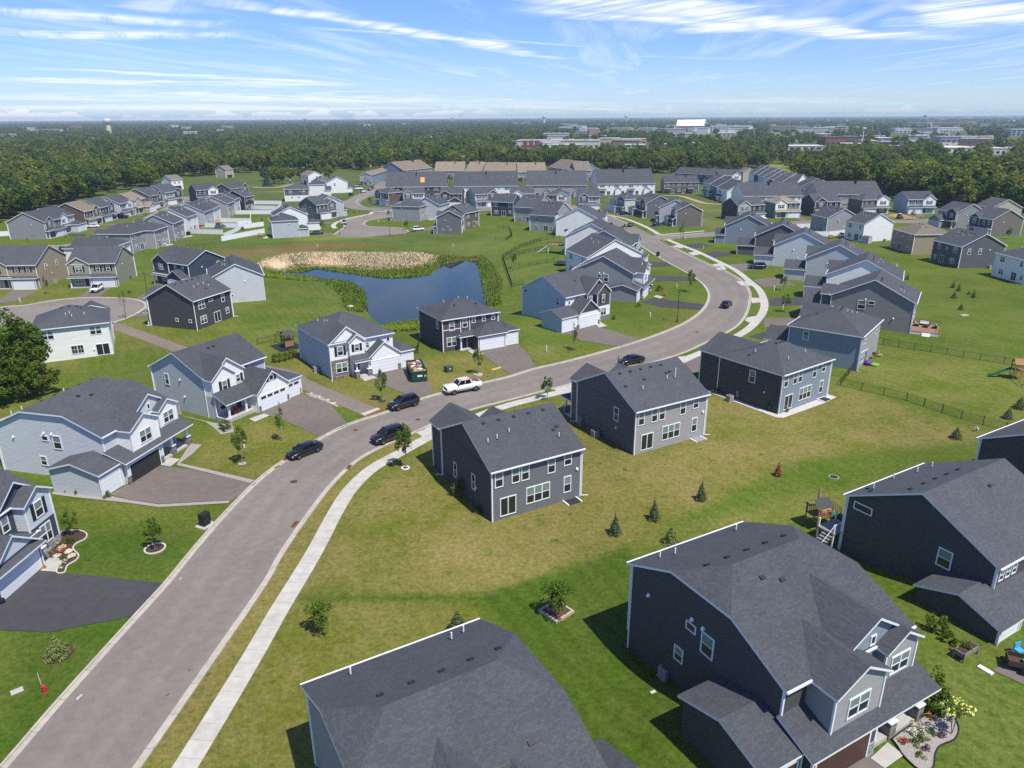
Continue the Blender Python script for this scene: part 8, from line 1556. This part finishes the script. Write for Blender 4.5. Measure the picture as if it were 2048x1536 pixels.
# raised deck with furniture
DK = [at('B4', *q) for q in ((1150, 760), (1372, 775), (1390, 832), (1150, 828))]
v = v5; dp = v.O + v.ex * (v.W - 2.6) + v.ey * (v.D + 2.3); dk = empty('timber_deck', (*dp, 0), v.phi, 'raised brown timber deck with white skirting at the gray-brown gable', 'deck')
mb = MB(); mb.box(-4.0, 2.7, -2.2, 2.6, .55, .65)
mb.build('floor', mat('deck_boards', (.26, .14, .09), .8, noise=.2, nscale=3), dk); mb = MB(); mb.box(-3.98, 2.68, 2.5, 2.58, -.3, .55); mb.box(2.6, 2.68, -2.2, 2.5, -.3, .55); mb.box(-3.98, -3.9, -2.2, 2.5, -.3, .55); mb.build('skirting', PVC, dk)
mb = MB(); [mb.box(2.68 + i * .3, 2.98 + i * .3, -.2, 1.2, -.3, .42 - i * .17) for i in range(3)]; mb.build('steps', PVC, dk)
mb = MB(); [mb.bar((x, 2.5, .6), (x, 2.5, 1.5), .04) for x in (-3.9, -1.8, .3, 2.6)]; mb.bar((-3.9, 2.5, 1.5), (2.6, 2.5, 1.5), .03); [mb.bar((-3.9, y, .6), (-3.9, y, 1.5), .04) for y in (-2.1, .2)]; mb.bar((-3.9, -2.1, 1.5), (-3.9, 2.5, 1.5), .03); mb.build('railing', BLK, dk)
def seat_set(pos, yaw, lab, w=1.9, grp='deck seats'):
    small('patio_sofa' if w > 1.2 else 'patio_chair', 'seat', lab, pos, yaw, [('frame', lambda m: (m.box(-w / 2, w / 2, -.4, .4, 0, .3), m.box(-w / 2, w / 2, .3, .42, .3, .75), m.box(-w / 2, -w / 2 + .12, -.4, .3, .3, .55), m.box(w / 2 - .12, w / 2, -.4, .3, .3, .55)), PLAST), ('cushion', lambda m: (m.box(-w / 2 + .13, w / 2 - .13, -.38, .28, .3, .45), m.box(-w / 2 + .13, w / 2 - .13, .18, .3, .45, .8)), mat('cushion_white', (.62, .60, .57), .9))], None, .65)
L2W = lambda x, y: dp + v.ex * x + v.ey * y
seat_set(L2W(-3.0, -.2), v.phi + R(90), 'white-cushioned sofa along the far deck rail'); seat_set(L2W(-1.3, 1.7), v.phi, 'white-cushioned armchair at the outer deck corner', .9); seat_set(L2W(-1.5, -1.5), v.phi + R(180), 'white-cushioned armchair against the deck house wall', .9)
small('patio_table', 'table', 'dark low table in the middle of the timber deck', L2W(-1.4, .2), v.phi, [('top', lambda m: m.box(-.7, .7, -.45, .45, .35, .45), PLAST), ('base', lambda m: m.box(-.55, .55, -.32, .32, 0, .35), WOODD)], None, .65)
# toys at the slate-green house
tq = atg('B4', 815, 1062); small('play_car', 'toy', 'purple plastic ride-on toy by the slate-green house', tq, .4, [('shell', lambda m: (m.lathe([(.35, .15), (.6, .2), (.62, .5), (.4, .75), (0, .85)], n=12)), mat('toy_purple', (.10, .03, .30), .5)), ('wheels', lambda m: [m.bar((x, -.5, .15), (x, .5, .15), .15, 0, 10) for x in (-.4, .4)], BLK)])
tq = atg('B4', 870, 1070); small('play_turtle', 'toy', 'lime green plastic sand tub beside the purple toy', tq, .2, [('shell', lambda m: m.lathe([(.65, 0), (.7, .3), (.5, .42), (0, .5)], n=14), mat('toy_lime', (.16, .38, .05), .5)), ('head', lambda m: m.lathe([(.2, .1), (.22, .3), (0, .42)], (.7, 0, 0), 10), mat('toy_lime', (.16, .38, .05), .5))])
small('barbecue', 'barbecue', 'black barbecue by the slate-green house patio door', atg('B4', 862, 1015), .5, [('lid', lambda m: m.lathe([(.0, .8), (.35, .85), (.38, 1.0), (.25, 1.2), (0, 1.25)], n=12), BLK), ('legs', lambda m: [m.bar((.25 * math.cos(a), .25 * math.sin(a), .85), (.35 * math.cos(a), .35 * math.sin(a), 0), .02) for a in (0, 2.1, 4.2)], BLK)])
small('patio_chair', 'chair', 'folding garden chair near the black barbecue', atg('B4', 915, 1000), .9, [('seat', lambda m: (m.box(-.3, .3, -.3, .3, .4, .45), m.box(-.3, .3, .26, .32, .45, 1.0)), mat('chair_pink', (.40, .25, .22), .7)), ('legs', lambda m: [m.bar((x, y, 0), (x, -y, .42), .02) for x in (-.28, .28) for y in (-.25, .25)], ALUM)])
# back deck and stair over the sloping yards
q = atg('A3', 445, 1205); small('raised_deck', 'deck', 'raised brown deck on posts over the sloping yard', q, PW - R(90), [('floor', lambda m: m.box(-2.4, 2.4, -1.8, 1.8, 2.5, 2.65), mat('deck_boards', (.26, .14, .09), .8)), ('posts', lambda m: [m.box(x - .09, x + .09, y - .09, y + .09, -1, 2.5) for x in (-2.2, 2.2) for y in (-1.6, 1.6)], PVC), ('railing', lambda m: ([m.box(x - .04, x + .04, -1.8, -1.72, 2.65, 3.6) for x in (-2.3, -1.1, 0, 1.1, 2.3)], m.box(-2.4, 2.4, -1.82, -1.7, 3.5, 3.62)), WOODD), ('stair', lambda m: [m.box(-2.4 - .28 * (i + 1), -2.4 - .28 * i, -1.8, -.6, 2.3 - i * .2, 2.36 - i * .2) for i in range(12)], PVC)])
# shed, digger, caravan-blue toilet, garden furniture far off
p = at('E8', 295, 702); small('garden_shed', 'shed', 'small gray shed against the white gabled house', p, PHV + R(60), [('wall', lambda m: block(m, -1.2, 1.2, -.9, .9, 0, 1.9, .4, 'x'), SID['ltgray']), ('roof', lambda m: roof_shell(m, roof_planes(-1.2, 1.2, -.9, .9, 1.9, .4, 'x', 0, 0, .12, .1), .06), [ROOF['gray'], TRIM])])
p = at('E8', 660, 430); small('skid_loader', 'digger', 'small tracked loader working on bare earth before the gray-brown house', p, .4, [('body', lambda m: (m.box(-1.0, 1.1, -.6, .6, .45, 1.2), m.box(-.6, .5, -.55, .55, 1.2, 2.0)), mat('loader_gray', (.10, .11, .10), .6)), ('canopy', lambda m: m.box(-.7, .6, -.6, .6, 2.0, 2.12), PVC), ('tracks', lambda m: [m.box(-1.1, 1.1, y - .15, y + .15, 0, .5) for y in (-.7, .7)], TYRE), ('bucket', lambda m: m.box(1.3, 2.0, -.8, .8, .1, .7), ALUM), ('arms', lambda m: [m.bar((-.8, y, 1.3), (1.5, y, .6), .07) for y in (-.62, .62)], MATS['loader_gray'])])
sheet('bare_earth', [at('E8', *q) for q in ((520, 385), (600, 375), (700, 380), (800, 410), (900, 430), (700, 438), (560, 410))], mat('earth', (.30, .19, .09), .95, noise=.25, nscale=1), .05)
p = at('E8', 575, 405); small('earth_heap', 'heap', 'heap of orange-brown earth beside the loader', p, 0, [('mound', lambda m: m.lathe([(2.6, 0), (1.9, .5), (1.0, .95), (0, 1.1)], n=11), MATS['earth'])])
p = at('E3', 795, 295); small('portable_toilet', 'portable toilet', 'blue portable toilet at the end of the gravel track', p, 0, [('cabin', lambda m: m.box(-.6, .6, -.6, .6, 0, 2.2), mat('toilet_blue', (.03, .22, .32), .6)), ('roof', lambda m: m.lathe([(.85, 2.2), (.5, 2.35), (0, 2.4)], n=4), PVC), ('door', lambda m: m.box(-.45, .45, -.64, -.6, .1, 2.0), mat('toilet_dark', (.02, .14, .22), .6))])
for k, x, y, l in (('E2', 1010, 1040, 'covered grill on the patio of the gray gabled house'), ('E2', 1080, 1020, 'second covered grill on the patio, farther right'), ('A1', 1010, 1415, 'low covered thing by the olive house wall')):
    small('covered_grill', 'grill', l, at(k, x, y), .4, [('cover', lambda m: (m.box(-.75, .75, -.4, .4, .1, 1.0), m.box(-.5, .5, -.35, .35, 1.0, 1.2)), PLAST), ('feet', lambda m: [m.box(x - .05, x + .05, -.3, .3, 0, .1) for x in (-.6, .6)], BLK)])
for k, l in (('E2', ((940, 1060), (1130, 1030), (1150, 1045), (960, 1075))), ('E2', ((590, 1205), (820, 1165), (850, 1178), (640, 1215))), ('E3', ((350, 1150), (420, 1125), (470, 1145), (400, 1162))), ('E4', ((1080, 1020), (1180, 1010), (1185, 1022), (1090, 1030))), ('E4', ((1690, 1100), (1795, 1098), (1798, 1112), (1690, 1116)))):
    sheet('patio', [at(k, x, y) for x, y in l], SLAB, .06)
for i, (k, x, y, c, l) in enumerate((('E2', 620, 1190, 'dark', 'dark garden table on the mauve house patio'), ('E2', 690, 1195, 'white', 'white garden chairs on the mauve house patio'), ('E2', 1220, 915, 'red', 'orange-red toy slide inside the white fence'), ('E2', 1295, 905, 'red', 'small red toy car inside the white fence'), ('E7', 1480, 1100, 'blue', 'blue patio covers behind the gray gabled house'), ('E7', 1900, 1200, 'blue', 'blue paddling pool at the white gabled house corner'), ('E7', 1750, 1240, 'brown', 'brown fire pit table on the patio by the white fence'), ('E3', 330, 1125, 'pink', 'pink garden seats by the pale gray hipped house'), ('E3', 430, 690, 'red', 'dark red play frame behind the far white fence'))):
    m_ = {'dark': PLAST, 'white': PVC, 'red': mat('toy_red', (.5, .10, .05), .5), 'blue': mat('cover_blue', (.03, .05, .22), .6), 'brown': WOODM, 'pink': mat('seat_pink', (.42, .26, .25), .7)}[c]
    small('garden_table' if c in ('dark', 'brown') else 'toy' if c == 'red' else 'patio_set', 'garden furniture' if c != 'red' else 'toy', l, at(k, x, y), .3 + i, [('top', lambda m: m.box(-.8, .8, -.6, .6, .55, .7), m_), ('legs', lambda m: [m.box(x_ - .06, x_ + .06, y_ - .06, y_ + .06, 0, .55) for x_ in (-.65, .65) for y_ in (-.45, .45)], m_), ('back', lambda m: m.box(-.8, .8, .5, .62, .7, 1.2), m_)])
# patio umbrella, folded, above the play tower; stair rail of the black house
p = atg('C4', 420, 1160); small('folded_parasol', 'parasol', 'tall folded beige parasol behind the cedar play tower', p, 0, [('pole', lambda m: m.bar((0, 0, -.3), (0, 0, 2.6), .03), BLK), ('canopy', lambda m: m.lathe([(.04, .9), (.16, 1.3), (.12, 2.3), (.02, 2.7)], n=8), mat('parasol_beige', (.32, .27, .20), .9))])
n3f = [o for o in bpy.data.objects if o.get('label', '').startswith('black sided house')][0]; n3 = n3f.matrix_basis
q = n3 @ Vector((-1.0, 15.0, 0)); small('stair_landing', 'deck', 'white-railed back stair and landing at the black house corner', (q.x, q.y), n3f.rotation_euler.z, [('landing', lambda m: m.box(-.2, 2.6, -1.4, .5, 1.9, 2.05), mat('deck_gray', (.22, .21, .20), .8)), ('posts', lambda m: [m.box(x - .07, x + .07, y - .07, y + .07, -.5, 3.0) for x in (-.1, 2.5) for y in (-1.3, .4)], PVC), ('lattice', lambda m: [m.box(-.22, -.16, -1.3 + i * .3, -1.22 + i * .3, .1, 1.9) for i in range(6)], ALUM), ('steps', lambda m: [m.box(-.2 - .28 * (i + 1), -.2 - .28 * i, -1.3, -.2, 1.7 - i * .2, 1.76 - i * .2) for i in range(9)], MATS['deck_gray']), ('rail', lambda m: (m.bar((-.1, -1.3, 2.95), (2.5, -1.3, 2.95), .03), m.bar((-.1, -1.3, 2.95), (-2.6, -1.3, .9), .03), m.bar((-2.6, -1.3, 0), (-2.6, -1.3, .95), .05)), PVC)])
# front gardens: mulch bed with pale edging, gravel garden, tree rings, square planter
def bed(name, pts, m, edge=None, w=.12, z=.06):
    pts = [np.array(p) for p in pts]; sheet(name, pts, m, z)
    if edge:
        ribbon('bed_edging', list(pts) + [pts[0]], w / 2, edge, z + .09, w / 2, thick=.12)
MULCH = mat('mulch', (.060, .036, .026), .95, noise=.35, nscale=6); PEBB = mat('pebbles', (.30, .27, .255), .95, noise=.4, nscale=14); EDG = mat('edging_stone', (.50, .46, .38), .9)
bed('mulch_bed', smooth(gp(('Z1', 520, 760), ('Z1', 600, 735), ('Z1', 720, 732), ('Z1', 785, 765), ('Z1', 770, 810), ('Z1', 690, 850), ('Z1', 662, 900), ('Z1', 712, 955), ('Z1', 690, 1000), ('Z1', 610, 1050), ('Z1', 585, 1110), ('Z1', 510, 1108), ('Z1', 560, 1000), ('Z1', 430, 985), ('Z1', 430, 900)), 3), MULCH, EDG)
bed('gravel_garden', smooth(gp(('D4', 900, 1340), ('D4', 960, 1290), ('D4', 1140, 1170), ('D4', 1260, 1160), ('D4', 1340, 1190), ('D4', 1372, 1270), ('D4', 1340, 1340), ('D4', 1240, 1385), ('D4', 1205, 1450), ('D4', 1190, 1540), ('D4', 1100, 1560), ('D4', 985, 1460), ('D4', 940, 1390)), 3), PEBB, mat('black_edging', (.03, .03, .03), .8), .06)
for l in ([('C1', 880, 1075), ('C1', 1000, 1102), ('C1', 1250, 1140), ('C1', 1810, 1110), ('C1', 1800, 1130), ('C1', 1250, 1162), ('C1', 990, 1125), ('C1', 600, 1085), ('C1', 410, 1060), ('C1', 415, 1040), ('C1', 800, 1085)], [('C1', 1390, 830), ('C1', 1500, 660), ('C1', 1590, 670), ('C1', 1520, 740), ('C1', 1420, 815), ('C1', 2010, 950), ('C1', 1970, 970)],
          [('C1', 1400, 430), ('C1', 1560, 470), ('C1', 1700, 500), ('C1', 1830, 500), ('C1', 1845, 570), ('C1', 1740, 590), ('C1', 1690, 540), ('C1', 1620, 490), ('C1', 1500, 460)], [('B2', 430, 1285), ('B2', 530, 1300), ('B2', 700, 1385), ('B2', 690, 1400), ('B2', 580, 1350), ('B2', 470, 1310)]): bed('pebble_bed', gp(*l), PEBB)
def ring(k, x, y, r0, m, edge, lab=None):
    p = atg(k, x, y); A = [p + np.array([math.cos(a), math.sin(a)]) * r0 for a in np.linspace(0, 6.28, 17)[:-1]]; bed('tree_bed', A, m, edge, .16)
ring('C1', 1222, 1490, .95, MULCH, EDG); ring('C2', 1225, 855, .42, MULCH, PVC); ring('C1', 1910, 818, .5, PEBB, None); ring('D1', 415, 735, 1.1, MULCH, None); ring('C2', 1045, 325, .5, MULCH, None); ring('C2', 1798, 115, .8, mat('pale_mulch', (.40, .36, .32), .9), None); ring('B3', 560, 940, .8, MULCH, None)
p = atg('D3', 396, 440); small('square_planter', 'planter', 'square planter of pale blocks round the dense green tree', p, R(42), [('blocks', lambda m: (m.box(-1.1, 1.1, -1.1, -.9, -.3, .25), m.box(-1.1, 1.1, .9, 1.1, -.3, .25), m.box(-1.1, -.9, -.9, .9, -.3, .25), m.box(.9, 1.1, -.9, .9, -.3, .25)), mat('planter_block', (.42, .34, .27), .9)), ('mulch', lambda m: m.box(-.9, .9, -.9, .9, -.2, .12), mat('red_mulch', (.12, .06, .045), .95))])
p = atg('D4', 1415, 745); small('raised_bed', 'planter', 'grey raised timber bed with plants along the black wall', p, R(30), [('frame', lambda m: (m.box(-1.0, 1.0, -.4, .4, .45, .8), [m.box(x - .05, x + .05, y - .05, y + .05, -.3, .8) for x in (-.95, .95) for y in (-.38, .38)]), mat('weathered_wood', (.22, .19, .17), .9)), ('soil', lambda m: m.box(-.92, .92, -.33, .33, .8, .82), MULCH)])
shrub('lime', p, .8, 'leafy plants growing in the raised timber bed', gh(*p) + .78)
# rocks along beds
q_ = random.Random(9)
def rock(p, s, lab, col=(.42, .36, .30)):
    C = MB(); C.lathe([(.0, -.1), (.9, -.05), (1.0, .25), (.7, .55), (0, .65)], n=7); o = C.build('rock', mat('rock_%d' % int(col[0] * 100), col, .9, noise=.2)); 
    for v_ in o.data.vertices: v_.co *= q_.uniform(.85, 1.15)
    o.location = (*p, gh(*p) + .05); o.scale = (s, s * q_.uniform(.7, 1), s * .8); o.rotation_euler = (0, 0, q_.uniform(0, 6)); tag(o, lab, 'rock', None)
for k, x, y, s, l, c in (('Z1', 560, 895, .55, 'tan boulder in the mulch bed behind the red flowers', (.46, .33, .22)), ('Z1', 645, 968, .5, 'pale boulder in the mulch bed by the edging', (.50, .44, .34)), ('Z1', 620, 925, .45, 'cream boulder in the mulch bed beside the red flowers', (.52, .47, .38)), ('Z1', 515, 965, .4, 'flat pale stone in the mulch bed by the front walk', (.45, .42, .40)), ('B2', 545, 1322, .45, 'pale boulder at the edge of the wide drive, first', (.50, .45, .40)), ('B2', 610, 1345, .4, 'pale boulder at the edge of the wide drive, second', (.48, .42, .36)), ('B2', 655, 1372, .45, 'cream boulder at the edge of the wide drive, last', (.52, .46, .34)), ('B2', 480, 1295, .4, 'gray boulder at the edge of the wide drive, nearest the garage', (.42, .40, .38)), ('C4', 0, 0, 0, 'x', (0, 0, 0)), ('Z3', 880, 180, .9, 'orange-tan boulder on the pond bank behind the white house', (.50, .30, .14))):
    if s: rock(atg(k, x, y), s, l, c)
p = at('B4', 1575, 675); small('utility_cover', 'utility cover', 'tan utility vault lid on the open lawn', p, R(15), [('lid', lambda m: m.box(-.9, .9, -.5, .5, -.1, .18), mat('vault_tan', (.40, .33, .22), .9))])
p = at('D1', 120, 995); small('utility_cover', 'utility cover', 'white flat stone plate on the lower left lawn', p, R(40), [('lid', lambda m: m.box(-.4, .4, -.28, .28, -.1, .06), CONC)])
p = at('D3', 1075, 1045); small('lawn_plate', 'utility cover', 'small pale plate lying in the lawn between the dark roofs', p, R(30), [('lid', lambda m: m.box(-.22, .22, -.12, .12, -.05, .05), EDG)])
p = at('B2', 1940, 1092); small('timber_stack', 'timber', 'yellow timber boards lying on the dry lawn by the drive', p, facing(at('B2', 1900, 1105), at('B2', 1970, 1085)), [('boards', lambda m: [m.box(-1.0, 1.0, -.3 + i * .2, -.12 + i * .2, 0, .05 + .04 * (i % 2)) for i in range(3)], mat('new_timber', (.55, .40, .14), .8))])
# cart with garden things at the right edge
p = atg('D4', 1810, 840); small('garden_trailer', 'trailer', 'small wooden garden trailer with black tyres at the right edge', p, R(-25), [('bed', lambda m: (m.box(-1.0, 1.3, -.6, .6, .5, .58), m.box(-1.0, 1.3, -.62, -.56, .5, .95), m.box(-1.0, 1.3, .56, .62, .5, .95), m.box(-1.02, -.96, -.56, .56, .5, .95)), WOODD), ('wheel', lambda m: m.bar((.1, -.85, .32), (.1, -.65, .32), .33, 0, 16), TYRE), ('wheel', lambda m: m.bar((.1, .65, .32), (.1, .85, .32), .33, 0, 16), TYRE), ('tub', lambda m: m.lathe([(.3, .6), (.36, .85), (0, .86)], (.3, 0, 0), 12), mat('tub_green', (.02, .22, .12), .5))])
p = atg('D4', 1720, 775); small('bucket', 'bucket', 'red bucket on the concrete before the white garage', p, 0, [('tub', lambda m: m.lathe([(.2, 0), (.26, .5), (.22, .5), (0, .1)], n=14), mat('bucket_red', (.55, .05, .03), .5))])
p = atg('D4', 1790, 740); small('toy_stack', 'toy', 'light blue plastic toys heaped before the white garage', p, .3, [('tub', lambda m: m.lathe([(.3, 0), (.45, .3), (.4, .35), (0, .1)], n=12), mat('toy_blue', (.06, .35, .55), .5)), ('seat', lambda m: (m.box(-.3, .3, -.25, .25, .35, .5), m.box(-.3, .3, .2, .28, .5, 1.0)), MATS['toy_blue'])])
p = atg('D4', 1560, 850); small('splash_block', 'block', 'white splash block at the end of the long downspout', p, R(-60), [('tray', lambda m: m.box(-.5, .5, -.2, .2, -.1, .12), PVC)])
p = atg('C4', 555, 1300); small('ride_on_toys', 'toy', 'bright blue ride-on toy under the back stair of the black house', p, .5, [('seat', lambda m: (m.box(-.5, .5, -.3, .3, .25, .6), m.box(-.1, .1, -.35, .35, .6, .95)), mat('toy_deepblue', (.02, .12, .50), .5)), ('wheels', lambda m: [m.bar((x, -.38, .2), (x, .38, .2), .2, 0, 10) for x in (-.35, .35)], BLK)])
p = atg('Z1', 25, 1385); small('glass_ball', 'garden ornament', 'dark mirrored garden ball by the white garage door', p, 0, [('ball', lambda m: m.lathe([(.26 * math.cos(a), .3 + .26 * math.sin(a)) for a in np.linspace(-1.5, 1.57, 9)], n=16), mat('mirror_ball', (.08, .07, .10), .08, metal=.8)), ('stand', lambda m: m.lathe([(.16, 0), (.1, .1)], n=10), BLK)])
# porch things
l3 = [o for o in bpy.data.objects if o.get('label', '').startswith('light gray house with arched')][0].matrix_basis
for x, y, c, l, r_ in ((2.2, -3.1, 'red', 'red cushioned chair on the arched porch', .3), (1.3, -3.0, 'dark', 'dark table on the arched porch', 0)):
    q = l3 @ Vector((x, y, 0)); small('porch_chair' if c == 'red' else 'porch_table', 'chair' if c == 'red' else 'table', l, (q.x, q.y), r_, [('seat', lambda m: (m.box(-.35, .35, -.3, .3, .35, .5), m.box(-.35, .35, .22, .3, .5, .95) if c == 'red' else None), mat('cushion_' + c, (.40, .05, .05) if c == 'red' else (.03, .03, .03), .8)), ('legs', lambda m: [m.box(a - .03, a + .03, b - .03, b + .03, 0, .35) for a in (-.3, .3) for b in (-.25, .25)], BLK)], None, .5)
hr = hHR.root.matrix_basis
for x, y, l in ((9.4, -1.0, 'red porch rocking chair between the stone piers, left'), (10.2, -.9, 'red porch rocking chair between the stone piers, right')):
    q = hr @ Vector((x, y, 0)); small('porch_chair', 'chair', l, (q.x, q.y), hHR.f.phi, [('seat', lambda m: (m.box(-.3, .3, -.3, .3, .4, .46), m.box(-.3, .3, .24, .3, .46, 1.1)), mat('chair_red', (.45, .03, .03), .6)), ('legs', lambda m: [m.box(a - .03, a + .03, b - .03, b + .03, 0, .4) for a in (-.28, .28) for b in (-.25, .25)], MATS['chair_red'])], None, .35)
# spray-painted marks and crack sealing on the road
for k, l in (('D1', ((535, 1050), (575, 1015), (585, 1020), (545, 1062))), ('D1', ((1262, 208), (1280, 192), (1284, 196), (1268, 212)))):
    sheet('paint_mark', [at(k, x, y) for x, y in l], mat('road_paint', (.42, .42, .42), .8), .036)
for k, l in (('C2', ((190, 850), (235, 828), (238, 834), (196, 858))), ('D1', ((1320, 850), (1340, 842), (1342, 846), (1322, 854))), ('D1', ((1165, 1025), (1192, 1012), (1195, 1018), (1168, 1030)))):
    sheet('tar_patch', [at(k, x, y) for x, y in l], mat('tar', (.04, .04, .042), .7), .036)

# ================================================================ air
HZ = MB(); HZ.box(-9600, 9600, -750, 9600, -4.5, 62)
hm = bpy.data.materials.new('haze'); hm.use_nodes = True; t = hm.node_tree; t.nodes.clear(); pv = nd(t, 'ShaderNodeVolumePrincipled'); pv.inputs['Color'].default_value = (.70, .85, 1.0, 1); pv.inputs['Density'].default_value = HAZE; pv.inputs['Anisotropy'].default_value = .1
ou = nd(t, 'ShaderNodeOutputMaterial'); lk(t, pv.outputs[0], ou.inputs['Volume']); o = HZ.build('haze', hm); tag(o, kind='stuff')
